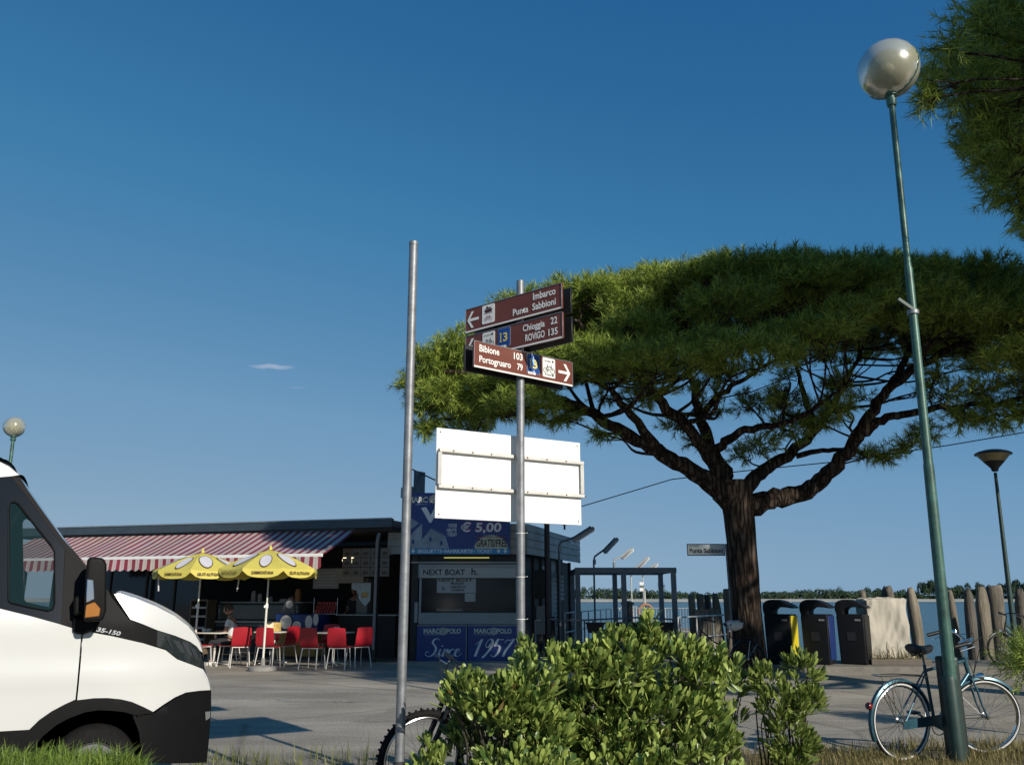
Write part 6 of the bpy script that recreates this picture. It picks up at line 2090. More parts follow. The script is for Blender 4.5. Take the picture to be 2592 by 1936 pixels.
for i, a in enumerate((
    (2184, 1493, 19, 24.5, 6, 'slim mooring pile behind the third litter bin, left of the covered box'),
    (2246, 1484, 34, 23.0, 6, 'mooring pile whose flat cone tip shows above the covered box'),
    (2303, 1489, 27, 22.0, 24, 'leaning mooring pile between the covered box and the tall lamp'),
    (2404, 1496, 18, 23.5, 20, 'mooring pile mostly hidden by the tall green lamp pole'),
    (2450, 1494, 24, 21.9, 14, 'pointed mooring pile right of the tall lamp above the bicycle handlebar'),
    (2482, 1486, 30, 22.4, 16, 'thick pointed mooring pile left of the quay lamp, second from the tall lamp'),
    (2516, 1484, 34, 23.4, 16, 'broad blunt mooring pile just left of the quay lamp pole', 'flat'),
    (2580, 1490, 26, 22.0, 16, 'mooring pile at the right edge of the picture beyond the quay lamp'),
    (1750, 1507, 18, 25.0, 10, 'leftmost pile of the tight cluster before the pier fence', 'flat'),
    (1771, 1506, 18, 25.3, 12, 'second pile of the tight cluster by the pier, with split top', 'flat'),
    (1789, 1506, 17, 25.7, 16, 'third pile of the tight cluster by the pier', 'flat'),
    (1809, 1501, 20, 25.2, 18, 'fourth and stoutest pile of the cluster by the pier', 'cone'),
    (1839, 1492, 19, 25.0, 12, 'tall pile of the cluster beside the place sign pole', 'flat'),
)):
    pile(*a[:5], a[5], a[6] if len(a) > 6 else 'cone', i)

# ================================================================== PIER
PD = Vector((.235, .972, 0)).normalized()
PN = Vector((PD.y, -PD.x, 0))
PO = Vector((1.15, 23.6, 0))
def pr(t, w, z=0): return PO + PD * t + PN * w + Vector((0, 0, z))
pier = empty('pier', PO, 0, 'long wooden landing pier running out behind the steel portal', 'pier')
def pl_(t, w, z=0): return pr(t, w, z) - PO
dk = M('deck_wood', (0.17, 0.145, 0.115), .85, 0, .25, 2.0, .3, 30)
rg = random.Random(4)
PW = 3.9
for i in range(110):
    t = -3.4 + i * .235
    MB().bar(pl_(t, 0, .03 + rg.uniform(-.004, .004)), pl_(t, PW, .03 + rg.uniform(-.004, .004)), .222, .05).build('plank', dk, pier)
mb = MB()
for w in (.1, PW - .1): mb.bar(pl_(-3.4, w, -.12), pl_(22.3, w, -.12), .14, .22)
mb.build('bearer', pile_mats[1], pier)
for t in (1, 6, 11, 16, 21):
    for w in (.1, PW - .1):
        MB().tube([pl_(t, w, -2.4), pl_(t, w, -.235)], .13, 10).build('pier_post', pile_mats[0], pier)
# railings
rail_m = M('rail_white_metal', (.46, .47, .46), .45, .3, .1)
def railing(a, b, label, h=1.05, step=1.5, bars=False):
    a, b = Vector(a), Vector(b)
    root = empty('railing', a, 0, label, 'railing')
    d = b - a; L_ = d.length; n = max(1, round(L_ / step))
    for i in range(n + 1):
        p = d * (i / n)
        MB().tube([p, p + Vector((0, 0, h))], .022, 8).build('post', rail_m, root)
    for z in ((h, .5 * h) if not bars else (h, .12)):
        MB().tube([Vector((0, 0, z)), d + Vector((0, 0, z))], .02, 8).build('rail', rail_m, root)
    if bars:
        k = int(L_ / .12)
        for i in range(1, k):
            p = d * (i / k)
            MB().tube([p + Vector((0, 0, .12)), p + Vector((0, 0, h))], .008, 5, cap=False).build('bar', rail_m, root)
    return root
railing(pr(1.0, .08, .055), pr(21.5, .08, .055), 'pale metal railing along the left edge of the pier')
railing(pr(14, .3, .055), pr(14, PW - .2, .055), 'pale barred barrier across the far part of the pier', bars=True)
railing(pr(2.0, PW - .08, .055), pr(14, PW - .08, .055), 'pale barred railing along the right edge of the pier', bars=True)
railing(Vector((P(1722, 1690, 21.6).x, 21.6, -.0)), Vector((P(1850, 1690, 25.2).x, 25.2, -.0)), 'grey railing leading from the portal to the pile cluster', bars=False)
# boards leaning against the piles
lp = empty('leaning_boards', (P(1800, 1650, 24.2).x, 24.2, -.6), R(25), 'grey weathered boards fixed before the pile cluster', 'boards')
for i in range(5):
    MB().box((i * .17 - .4, .01 * i, .85 + .05 * (i % 2)), (.155, .04, 1.9)).build('plank', pile_mats[2], lp, bevel=.006)
# steel portal
PYY = 25.2
def px_(p, Y): return P(p, 1514, Y).x
zb1, zb0 = P(1600, 1436, PYY).z, P(1600, 1450, PYY).z
port = empty('boarding_portal', (px_(1590, PYY), PYY, 0), 0, 'grey steel boarding portal of paired posts and a flat top beam at the pier entrance', 'portal')
pm = M('portal_steel', (0.17, 0.20, 0.225), .5, .2, .12, 4)
PO2 = Vector(port.location)
for dy in (0, 2.2):
    MB().span(Vector((px_(1456, PYY), PYY + dy - .05, zb0)) - PO2, Vector((px_(1715, PYY), PYY + dy + .05, zb1)) - PO2).build('beam', pm, port, bevel=.008)
for px in (1463, 1580, 1707):
    for dy, dpx in ((0, 0), (2.2, 0)):
        x = px_(px, PYY)
        MB().span(Vector((x - .072, PYY + dy - .048, .055)) - PO2, Vector((x + .072, PYY + dy + .048, zb0 - .002)) - PO2).build('post', pm, port, bevel=.006)
for px in (1463, 1580, 1707):
    x = px_(px, PYY)
    MB().span(Vector((x - .06, PYY + .055, zb0 + .02)) - PO2, Vector((x + .06, PYY + 2.145, zb1 - .02)) - PO2).build('cross_beam', pm, port)
# low fence with planters before the portal
FYY = 24.4
fr_ = empty('low_fence', (px_(1600, FYY), FYY, 0), 0, 'low grey handrail with four black planters hung on it, before the portal', 'fence')
FO = Vector(fr_.location)
ztop = P(1600, 1568, FYY).z
for px in (1478, 1560, 1640, 1718, 1500, 1700):
    x = px_(px, FYY)
    MB().tube([Vector((x, FYY, 0.0)) - FO, Vector((x, FYY, ztop)) - FO], .022, 8).build('post', galv, fr_)
MB().tube([Vector((px_(1395, FYY), FYY, ztop - .01)) - FO, Vector((px_(1478, FYY), FYY, ztop - .01)) - FO, Vector((px_(1600, FYY + 1.0), FYY + .05, ztop + .06)) - FO, Vector((px_(1718, FYY), FYY, ztop)) - FO], .022, 8).build('rail', galv, fr_)
for i, (px, lab) in enumerate(((1503, 'leftmost of four black planters hanging on the low pier fence'), (1552, 'second from left of four black planters on the low pier fence'), (1612, 'third black planter on the low pier fence, behind the bush tip'), (1676, 'rightmost black planter on the low pier fence, beside the portal post'))):
    x = px_(px, FYY)
    zt_ = P(px, 1575, FYY - .2).z; zb_ = P(px, 1601, FYY - .2).z
    o = empty('planter', (x, FYY - .2, zb_), 0, lab, 'planter', 'black planters on the low pier fence')
    w0, w1 = .19, .24
    h = zt_ - zb_
    vs = [(-w0, -.12, 0), (w0, -.12, 0), (w0, .12, 0), (-w0, .12, 0), (-w1, -.15, h), (w1, -.15, h), (w1, .15, h), (-w1, .15, h)]
    MB().add(vs, [(3, 2, 1, 0), (0, 1, 5, 4), (1, 2, 6, 5), (2, 3, 7, 6), (3, 0, 4, 7), (4, 5, 6, 7)]).build('trough', black_plastic, o, bevel=.012)
    MB().span((-w1 - .02, -.17, h - .03), (w1 + .02, .17, h + .005)).build('rim', black_plastic, o, bevel=.008)
# tube lamps along the pier
tube_m = M('tube_lamp', (.62, .64, .64), .3, .2, .05)
arm_m = M('arm_metal', (.14, .16, .17), .45, .4, .1)
arm_w = M('arm_pale', (.50, .49, .44), .45, .3, .1)
for i, (px, py0, tx, ty, Y, m_, lab) in enumerate((
    (1418, 1384, 1500, 1330, 23.8, arm_m, 'nearest slanted tube lamp, on a thin pole against the kiosk side'),
    (1507, 1418, 1560, 1358, 28.6, arm_m, 'second slanted tube lamp, highest one standing over the portal beam'),
    (1558, 1425, 1600, 1385, 34.0, arm_w, 'third slanted tube lamp on a pale pole over the middle of the portal'),
    (1602, 1450, 1640, 1407, 40.0, arm_w, 'fourth slanted tube lamp on a pale pole seen through the portal'),
    (1632, 1452, 1663, 1424, 45.0, arm_w, 'farthest and smallest slanted tube lamp above the portal beam'))):
    b = P(px, 1600, Y); b.z = .05
    e = P(px, py0, Y); t = P(tx, ty, Y)
    root = empty('tube_lamp', (b.x, Y, 0.05 if i else 0.0), 0, lab, 'lamp', 'slanted tube lamps along the pier')
    O = Vector(root.location)
    e.x = b.x
    k1 = e + (t - e) * .45
    bend = e + Vector((.03, 0, .06))
    MB().tube([Vector((0, 0, 0)), e - O, e - O + Vector((.04, 0, .13)), k1 - O, t - O + (e - t) * .05], .032, 10).build('pole', m_, root)
    d = (t - e).normalized(); dn = Vector((d.z, 0, -d.x))
    a_ = e + (t - e) * .38 + dn * .07; b2 = t + dn * .07
    MB().bar(a_ - O, b2 - O, .14, .10).build('housing', M('tube_back', (.25, .27, .28), .4, .3), root, bevel=.02, seg=2)
    MB().bar(a_ - O + dn * .052 + d * .03, b2 - O + dn * .052 - d * .03, .11, .06).build('tube_cover', tube_m, root, bevel=.02, seg=2)
    MB().box(e - O + Vector((.03, -.05, -.05)), (.07, .07, .16)).build('junction_box', M('tube_back', (0, 0, 0)), root)
# lifebuoy on its post, small notice post on the pier
lb = empty('lifebuoy', P(1635, 1548, 38), 0, 'faded orange lifebuoy hanging on the far end of the pier', 'lifebuoy')
MB().torus((0, 0, 0), .30, .065, 30, 10, basis((1, 0, 0), (0, -1, 0))).build('ring', M('buoy_orange', (.30, .15, .09), .6, 0, .2, 6), lb)
MB().tube([(0, .1, -1.1), (0, .1, .9)], .03, 8).build('post', arm_w, lb)
nb_ = empty('pier_notice', Vector((P(1625, 1500, 40).x, 40, .05)), 0, 'small white notice plate high on a pole far out on the pier', 'sign')
zz = P(1625, 1487, 40).z
MB().tube([(.08, 0, 0), (.08, 0, zz + .1)], .03, 8).build('pole', arm_w, nb_)
MB().span((-.1, -.02, zz - .2), (.1, .02, zz + .2)).build('plate', white_paint, nb_)
MB().span((-.101, -.03, zz - .05), (.101, -.021, zz + .06)).build('band', arm_m, nb_)
# ticket machine like post on the pier
tm = empty('bollard', Vector((P(1590, 1590, 34).x, 34, .05)), 0, 'dark mooring bollard with rings on the pier behind the portal posts', 'bollard')
MB().lathe([(.2, 0), (.2, 1.2), (.26, 1.22), (.26, 1.3), (.1, 1.36)], (0, 0, 0), 16).build('shaft', dark_metal, tm)
# overhead cable
a, b = P(1470, 1282, 24), P(2640, 1086, 24)
pts = [P(1470, 1282, 24), P(1700, 1213, 23.5), P(1880, 1192, 23), P(2100, 1170, 22.5), P(2400, 1127, 22), P(2640, 1086, 21.5)]
cb_ = MB().tube(smooth_poly3(pts) if 'smooth_poly3' in globals() else pts, .014, 5).build('overhead_cable', black_plastic)
tag(cb_, 'thin black cable sagging across the sky behind the pine', 'cable')
# white channel marker far out on the water
bo = empty('marker_buoy', Vector((P(1998, 1532, 330).x, 330, -1.0)), 0, 'tiny white boat far out on the lagoon left of the litter bins', 'boat')
MB().prism([(-.9, .5), (-.7, 0), (.8, 0), (1.2, .6), (.4, .6)], (0, .4, 0), (1, 0, 0), (0, 0, 1), .8).build('hull', white_paint, bo, bevel=.1)
MB().span((.1, -.25, .6), (.7, .25, 1.2)).build('cabin', white_paint, bo, bevel=.08)
# ================================================================== PINES
bark = None
def bark_mat():
    m = bpy.data.materials.new('pine_bark'); m.use_nodes = True
    nt = m.node_tree; b = nt.nodes['Principled BSDF']; b.inputs['Roughness'].default_value = .95
    b.inputs['Specular IOR Level'].default_value = .15
    tc = nt.nodes.new('ShaderNodeTexCoord'); mp = nt.nodes.new('ShaderNodeMapping'); mp.inputs['Scale'].default_value = (9, 9, 1.25)
    nt.links.new(tc.outputs['Object'], mp.inputs['Vector'])
    wn_ = nt.nodes.new('ShaderNodeTexNoise'); wn_.inputs['Scale'].default_value = 1.6; wn_.inputs['Detail'].default_value = 4
    nt.links.new(mp.outputs['Vector'], wn_.inputs['Vector'])
    ad = nt.nodes.new('ShaderNodeMix'); ad.data_type = 'VECTOR'; ad.inputs[0].default_value = .45
    nt.links.new(mp.outputs['Vector'], ad.inputs[4]); nt.links.new(wn_.outputs['Color'], ad.inputs[5])
    v = nt.nodes.new('ShaderNodeTexVoronoi'); v.feature = 'DISTANCE_TO_EDGE'; v.inputs['Scale'].default_value = 1.8
    nt.links.new(ad.outputs[1], v.inputs['Vector'])
    r = nt.nodes.new('ShaderNodeValToRGB'); e = r.color_ramp.elements
    e[0].position, e[0].color = 0.0, (.016, .010, .007, 1)
    e[1].position, e[1].color = .42, (.112, .084, .064, 1)
    q = e.new(.16); q.color = (.060, .043, .033, 1)
    nt.links.new(v.outputs['Distance'], r.inputs['Fac'])
    n2 = nt.nodes.new('ShaderNodeTexNoise'); n2.inputs['Scale'].default_value = 9; n2.inputs['Detail'].default_value = 7
    nt.links.new(tc.outputs['Object'], n2.inputs['Vector'])
    x = nt.nodes.new('ShaderNodeMix'); x.data_type = 'RGBA'; x.blend_type = 'OVERLAY'; x.inputs[0].default_value = .7
    nt.links.new(r.outputs[0], x.inputs[6]); nt.links.new(n2.outputs['Fac'], x.inputs[7])
    nt.links.new(x.outputs[2], b.inputs['Base Color'])
    rr = nt.nodes.new('ShaderNodeMath'); rr.operation = 'MINIMUM'; rr.inputs[1].default_value = .22
    nt.links.new(v.outputs['Distance'], rr.inputs[0])
    bp = nt.nodes.new('ShaderNodeBump'); bp.inputs['Strength'].default_value = 1.0; bp.inputs['Distance'].default_value = .16
    nt.links.new(rr.outputs[0], bp.inputs['Height'])
    bp2 = nt.nodes.new('ShaderNodeBump'); bp2.inputs['Strength'].default_value = .5; bp2.inputs['Distance'].default_value = .02
    nt.links.new(n2.outputs['Fac'], bp2.inputs['Height']); nt.links.new(bp.outputs[0], bp2.inputs['Normal'])
    nt.links.new(bp2.outputs[0], b.inputs['Normal'])
    return m
bark = bark_mat()
needle = leaf_mat('pine_needles', (0.13, 0.085, 0.035), (0.440, 0.530, 0.090), .5, .18, .3, mid=(.05, (0.034, 0.084, 0.012)))

def spline3(pts, n=6):
    q = []
    for i in range(len(pts) - 1):
        p = [pts[max(0, min(len(pts) - 1, i + j))] for j in (-1, 0, 1, 2)]
        for j in range(n):
            t = j / n
            q.append(0.5 * ((2 * p[1]) + (p[2] - p[0]) * t + (2 * p[0] - 5 * p[1] + 4 * p[2] - p[3]) * t * t + (3 * p[1] - p[0] - 3 * p[2] + p[3]) * t ** 3))
    q.append(pts[-1])
    return q
def limb(mb, pts, r0, r1, n=10, wob=.04, pw=.8):
    q = spline3([Vector(p) for p in pts])
    rg = random.Random(int(abs(pts[0][0] * 997 + pts[-1][2] * 31)))
    rad = []
    for i in range(len(q)):
        t = i / (len(q) - 1)
        rad.append((r0 + (r1 - r0) * t ** pw) * (1 + rg.uniform(-.06, .06)))
        if 0 < i: q[i] = q[i] + Vector([rg.uniform(-1, 1) * wob * min(1, r0 * 8) for _ in range(3)])
    mb.tube(q, rad, n)
    return q, rad

def needle_tufts(centers, dirs, nn, length, width, name, mat, parent):
    """bottle brush shoots: nn thin needles round each shoot"""
    c = np.repeat(np.asarray(centers), nn, 0); d = np.repeat(np.asarray(dirs), nn, 0)
    n = len(c)
    L = length * RNG.uniform(.65, 1.15, n)[:, None]
    rnd = RNG.normal(size=(n, 3))
    perp = rnd - d * (rnd * d).sum(1)[:, None]
    perp /= np.maximum(1e-6, np.linalg.norm(perp, axis=1))[:, None]
    sp = RNG.uniform(.25, 1.25, n)[:, None]
    nd = d * np.cos(sp) + perp * np.sin(sp)
    base = c + d * (RNG.uniform(-.16, .12, n)[:, None])
    tip = base + nd * L + np.array([0, 0, -.012]) * RNG.uniform(0, 2, n)[:, None]
    s2 = np.cross(nd, RNG.normal(size=(n, 3))); s2 /= np.maximum(1e-6, np.linalg.norm(s2, axis=1))[:, None]
    w = width * RNG.uniform(.7, 1.3, n)[:, None]
    V = np.stack([base - s2 * w, base + s2 * w, tip], 1).reshape(-1, 3)
    Fc = np.arange(n * 3).reshape(-1, 3)
    # one island per shoot would need shared vertices; needles vary singly
    return np_mesh(name, V, Fc, mat, parent)

def pine_crown(C, Rx, Ry, ztop, drop, nclump, seed, nshoot, lower=0.25, hole=0.0, rim_low=1.9, pw=2.6, inner=0.8, flat=False):
    """clumps over a flat topped dome; returns clump list and shoots"""
    rg = np.random.default_rng(seed)
    clumps = []
    k = 0
    while len(clumps) < nclump and k < 20000:
        k += 1
        a = rg.uniform(0, 2 * math.pi); r = math.sqrt(rg.uniform(0, 1)) * 1.0
        x, y = r * math.cos(a), r * math.sin(a)
        re_ = math.sqrt(x * x + (y * (.35 if flat and y > 0 else 1)) ** 2)
        zt_ = ztop - drop * re_ ** pw
        if (rg.random() < lower and r > .6) or (re_ if flat else r) > .82:
            z = zt_ - rg.uniform(.2, rim_low * (1 if (x < -.5 or not flat) else .4)) * (0.55 + .45 * r)
        else:
            z = zt_ - rg.uniform(.0, inner)
        rad = rg.uniform(.55, 1.0)
        p = np.array([C[0] + x * Rx, C[1] + y * Ry, z])
        if any(np.linalg.norm((p - q[0]) * np.array([1, 1, 1.3])) < .58 * min(rad, q[1]) + .12 for q in clumps): continue
        clumps.append((p, rad, r, np.array([x, y, 0])))
    cs, ds, own = [], [], []
    for i, (p, rad, r, o) in enumerate(clumps):
        ns = int(nshoot * rad ** 2)
        u = rg.normal(size=(ns, 3)); u /= np.linalg.norm(u, axis=1)[:, None]
        low = u[:, 2] < -.15
        u[low, 2] *= -.4
        u /= np.linalg.norm(u, axis=1)[:, None]
        rr = rg.uniform(.62, 1.08, ns)[:, None]
        pos = p + u * rr * np.array([rad, rad, rad * (.46 if flat else .55)])
        dr = u * .8 + np.array([0, 0, .75]) + o * .45 + rg.normal(size=(ns, 3)) * .22
        dr /= np.linalg.norm(dr, axis=1)[:, None]
        cs.append(pos); ds.append(dr)
    return clumps, np.concatenate(cs), np.concatenate(ds)

def px3(pts, y0, ys):
    """photo points (in 2212 wide scale) at given depths"""
    return [P(a * 1.1718, b * 1.1718, y) for (a, b), y in zip(pts, ys)]

# ---- the big umbrella pine by the quay
TY = 18.4
tb = P(1908, 1690, TY)
pine = empty('umbrella_pine', (tb.x, TY, 0), 0, 'large umbrella pine with forked trunk and flat spreading crown on the quay', 'tree')
O = Vector((tb.x, TY, 0))
def loc(pts): return [Vector(p) - O for p in pts]
mb = MB()
trunk_pts = px3([(1622, 1440), (1618, 1380), (1612, 1300), (1606, 1220), (1600, 1150), (1594, 1095), (1580, 1040)], 0, [TY] * 7)
trunk_pts[0].z = -.1
# trunk with a fluted, flared section
q = spline3(loc(trunk_pts), 8)
vs, fs = [], []
n = 40
for i, p in enumerate(q):
    t = i / (len(q) - 1)
    r_ = .30 + .085 * max(0, 1 - t * 3.2) ** 1.5 + .02 * (t > .55) * (t - .55) * 3
    if t > .82: r_ *= 1 + .35 * (t - .82) / .18
    for j in range(n):
        a = 2 * math.pi * j / n
        fl = 1 + .05 * math.sin(a * 5 + .6 * math.sin(p.z * 2)) * max(.15, 1 - t * 1.8) + .055 * mnoise.noise(Vector((math.cos(a) * 4, math.sin(a) * 4, p.z * 1.1))) + .03 * mnoise.noise(Vector((math.cos(a) * 11, math.sin(a) * 11, p.z * 3)))
        vs.append(p + Vector((r_ * fl * math.cos(a), r_ * fl * math.sin(a), 0)))
for i in range(len(q) - 1):
    for j in range(n): fs.append((i * n + j, i * n + (j + 1) % n, (i + 1) * n + (j + 1) % n, (i + 1) * n + j))
mb.add(vs, fs)
limbs = []
def L(pts, ys, r0, r1, **k):
    mbb = mb
    qq, rad = limb(mbb, loc(px3(pts, 0, ys)), r0, r1, 12, **k)
    limbs.append((qq, rad))
L([(1592, 1110), (1560, 1065), (1500, 1018), (1420, 975), (1335, 925), (1250, 880), (1150, 845), (1050, 815), (960, 800)], [18.4, 18.4, 18.2, 18.0, 17.7, 17.4, 17.0, 16.7, 16.4], .26, .03)
L([(1585, 1080), (1545, 1010), (1500, 940), (1430, 870), (1370, 805), (1310, 740), (1240, 690)], [18.4, 18.3, 18.0, 17.5, 17.0, 16.6, 16.3], .20, .03)
L([(1575, 1040), (1535, 960), (1510, 890), (1500, 840), (1475, 770), (1440, 700)], [18.5, 18.6, 18.8, 19.2, 19.6, 20.0], .18, .03)
L([(1510, 900), (1560, 850), (1620, 810), (1690, 770)], [18.8, 18.8, 18.6, 18.4], .10, .025)
L([(1545, 975), (1600, 935), (1680, 915), (1760, 880), (1830, 830)], [18.5, 18.2, 17.8, 17.3, 16.8], .12, .025)
L([(1600, 1080), (1640, 1020), (1700, 985), (1760, 930), (1800, 870), (1840, 800), (1880, 720)], [18.5, 18.9, 19.3, 19.8, 20.2, 20.6, 21.0], .19, .03)
L([(1605, 1100), (1665, 1078), (1730, 1065), (1790, 1020), (1840, 960), (1880, 895), (1930, 830), (2010, 775), (2100, 735), (2200, 700)], [18.4, 18.3, 18.2, 18.1, 18.0, 17.9, 17.7, 17.4, 17.0, 16.6], .245, .04)
L([(1845, 955), (1890, 915), (1950, 895), (2050, 880), (2140, 872), (2230, 858)], [18.0, 17.9, 17.6, 17.2, 16.8, 16.4], .13, .025)
L([(1720, 985), (1790, 972), (1850, 975), (1890, 985), (1930, 972)], [19.3, 19.0, 18.6, 18.3, 18.0], .07, .02)
L([(1420, 972), (1350, 880), (1300, 830), (1220, 800)], [18.0, 17.2, 16.6, 16.0], .12, .025)
L([(1250, 882), (1180, 880), (1080, 890), (980, 905), (930, 900)], [17.4, 17.3, 17.1, 17.0, 16.9], .08, .015)
L([(1930, 830), (1960, 770), (1980, 710), (2010, 660)], [17.7, 18.2, 18.8, 19.4], .10, .02)
L([(1760, 930), (1740, 860), (1720, 790), (1690, 720)], [19.8, 19.6, 19.4, 19.2], .10, .02)
CC = (6.45, 18.4)
clumps, cs, ds = pine_crown(CC, 8.3, 3.8, P(1800, 640, 18.4).z - .85, 2.4, 190, 21, 200, lower=.22, rim_low=1.3, pw=3.6, inner=.40, flat=True)
# hanging sprays at the lower left and along the limbs
extra_c, extra_d = [], []
# loose sprays on the inner twigs, under the green roof of the crown
rgi = np.random.default_rng(17)
inner_sprays = []
while len(inner_sprays) < 40:
    a_ = rgi.uniform(1130, 2230); b_ = rgi.uniform(735, 905)
    if b_ > 905 - 70 * abs((a_ - 1640) / 500) + 40 * (a_ > 1850) and rgi.random() < .7: continue
    if 1340 < a_ < 1480 and b_ > 860: continue
    inner_sprays.append((a_, b_, rgi.uniform(16.2, 20.6), rgi.uniform(.28, .60), int(rgi.uniform(10, 32))))
inner_sprays = tuple(inner_sprays)
rg2 = np.random.default_rng(8)
for (a, b, y, rad, ns) in [(a_, b_, y_, r_ * .9, int(n_ * (.85 if a_ > 1250 else 1.3))) for a_, b_, y_, r_, n_ in inner_sprays + ((920, 920, 17, .40, 34), (915, 870, 16.8, .45, 45), (960, 850, 16.6, .6, 80), (1010, 880, 16.8, .5, 60), (1070, 880, 16.6, .5, 60), (1140, 890, 16.8, .45, 45), (1220, 900, 17.2, .40, 34),
                           (1300, 935, 17.2, .30, 20), (1460, 920, 18.2, .40, 28), (1500, 950, 18.6, .32, 18), (1600, 980, 19, .35, 22), (1640, 960, 18.6, .5, 44), (1700, 920, 18.4, .62, 75), (1760, 900, 18.0, .6, 70), (1800, 880, 18, .5, 50),
                           (1690, 860, 18.6, .6, 70), (1620, 870, 19, .55, 55), (1560, 800, 19, .6, 60), (1870, 980, 18.2, .34, 26), (1910, 985, 18.2, .36, 26), (1960, 960, 17.8, .4, 34), (2000, 930, 17.6, .45, 40), (2080, 900, 17, .5, 50),
                           (2150, 900, 16.8, .55, 55), (2200, 890, 16.6, .5, 50), (2210, 830, 16.6, .6, 70), (2120, 840, 17, .6, 60), (2040, 850, 17.4, .5, 40), (1440, 800, 17.4, .5, 45), (1380, 860, 17, .4, 30), (905, 830, 17, .5, 60), (940, 790, 16.9, .7, 110), (990, 760, 16.9, .7, 110))]:
    p = np.array(P(a * 1.1718, b * 1.1718, y))
    u = rg2.normal(size=(ns, 3)); u /= np.linalg.norm(u, axis=1)[:, None]
    extra_c.append(p + u * rg2.uniform(.35, 1.05, ns)[:, None] * np.array([rad, rad, rad * .6]))
    dr = u + np.array([0, -.1, .25]) + rg2.normal(size=(ns, 3)) * .3
    extra_d.append(dr / np.linalg.norm(dr, axis=1)[:, None])
    clumps.append((p, rad, 1.0, np.zeros(3)))
cs = np.concatenate([cs] + extra_c); ds = np.concatenate([ds] + extra_d)
# twigs from the limbs to every clump
allp = [(pt, r_) for qq, rad in limbs for pt, r_ in list(zip(qq, rad))[8:]]
AP = np.array([tuple(p) for p, r_ in allp]); AR = np.array([r_ for p, r_ in allp])
def twigs(clumps, AP, AR, O, mb, seed, sub=3):
    rg = random.Random(seed)
    for (p, rad, r, o) in clumps:
        tgt = Vector(p) - O + Vector((0, 0, -.15 * rad))
        d = AP - np.array(tuple(tgt))
        cost = np.linalg.norm(d, axis=1) * np.array([rg.uniform(.8, 1.35) for _ in range(len(d))]) + np.maximum(0, d[:, 2] + .2) * 2.5
        i = int(np.argmin(cost)); s = Vector(AP[i])
        L_ = (tgt - s).length
        r0 = max(.014, min(AR[i] * .55, .012 + .016 * L_))
        m1 = s + (tgt - s) * .4 + Vector((rg.uniform(-.2, .2), rg.uniform(-.2, .2), -.10 * L_)) * .6
        m2 = s + (tgt - s) * .75 + Vector((rg.uniform(-.2, .2), rg.uniform(-.2, .2), rg.uniform(-.1, .1))) * .6
        qq = spline3([s, m1, m2, tgt], 4)
        mb.tube(qq, [r0 + (.010 - r0) * (k / (len(qq) - 1)) for k in range(len(qq))], 6)
        for k in range(sub):
            b = qq[rg.randrange(len(qq) // 2, len(qq))]
            e = tgt + Vector((rg.uniform(-1, 1), rg.uniform(-1, 1), rg.uniform(-.3, .6))) * rad * .8
            m = (b + e) / 2 + Vector((rg.uniform(-.1, .1), rg.uniform(-.1, .1), -.06))
            mb.tube([b, m, e], [.015, .011, .006], 5)
twigs(clumps, AP, AR, O, mb, 5, 6)
mb.build('trunk', bark, pine, angle=60)
cr = needle_tufts(cs - np.array(tuple(O)), ds, 34, .20, .0070, 'crown', needle, pine)
# stub and torn bark
MB().tube([Vector(P(1895, 1440, TY)) - O, Vector(P(1916, 1420, TY)) - O], [.05, .02], 8).build('branch_stub', bark, pine)

# ---- nearer pine whose crown reaches in from the right
NX, NY_ = 11.9, 9.0
npine = empty('umbrella_pine', (NX + .8, NY_, 0), 0, 'nearer dark pine reaching into the picture at the upper right corner', 'tree')
O = Vector((NX + .8, NY_, 0))
mb = MB()
limbs = []
def LL(pts, r0, r1, **k):
    qq, rad = limb(mb, pts, r0, r1, 12, **k); limbs.append((qq, rad))
LL([(0, 0, -.1), (.05, .05, 1.5), (-.05, 0, 3.2), (-.2, 0, 4.6)], .42, .33)
LL([(-.1, 0, 4.2), (-1.2, .1, 5.8), (-2.8, .2, 6.9), (-4.6, .3, 7.7), (-5.9, .4, 8.3)], .24, .03)
LL([(-.15, 0, 4.4), (-1.0, -1.4, 6.2), (-2.4, -2.8, 7.6), (-3.6, -3.8, 8.6)], .2, .03)
LL([(-.1, 0, 4.4), (.8, 1.4, 6.4), (1.6, 2.8, 8.0), (2.2, 4.0, 9.2)], .2, .03)
LL([(-.1, 0, 4.5), (-.6, 1.4, 6.6), (-2.0, 2.6, 8.2), (-3.4, 3.4, 9.2)], .2, .03)
LL([(0, 0, 4.5), (1.4, -1.0, 6.6), (3.0, -2.0, 8.2), (4.4, -2.8, 9.2)], .2, .03)
LL([(-.2, 0, 4.6), (-.3, -.2, 6.6), (-.6, .2, 8.6), (-.9, .2, 10.2)], .22, .04)
LL([(-2.8, .2, 6.9), (-4.2, -.6, 7.1), (-5.6, -1.0, 7.0), (-6.2, -1.2, 6.9)], .09, .02)
clumps, cs, ds = pine_crown((NX, NY_), 6.0, 5.6, 11.1, 1.7, 175, 33, 300, lower=.5, rim_low=4.2)
c2, cs2, ds2 = pine_crown((17.3, 7.6), 5.9, 5.6, 15.6, 2.2, 130, 35, 200, lower=.3, rim_low=2.0)  # unseen taller crown, added to shade the right half of the big pine
clumps = [c_ for c_ in clumps if c_[0][0] < 14.2]; kp = cs[:, 0] < 14.8; cs, ds = cs[kp], ds[kp]
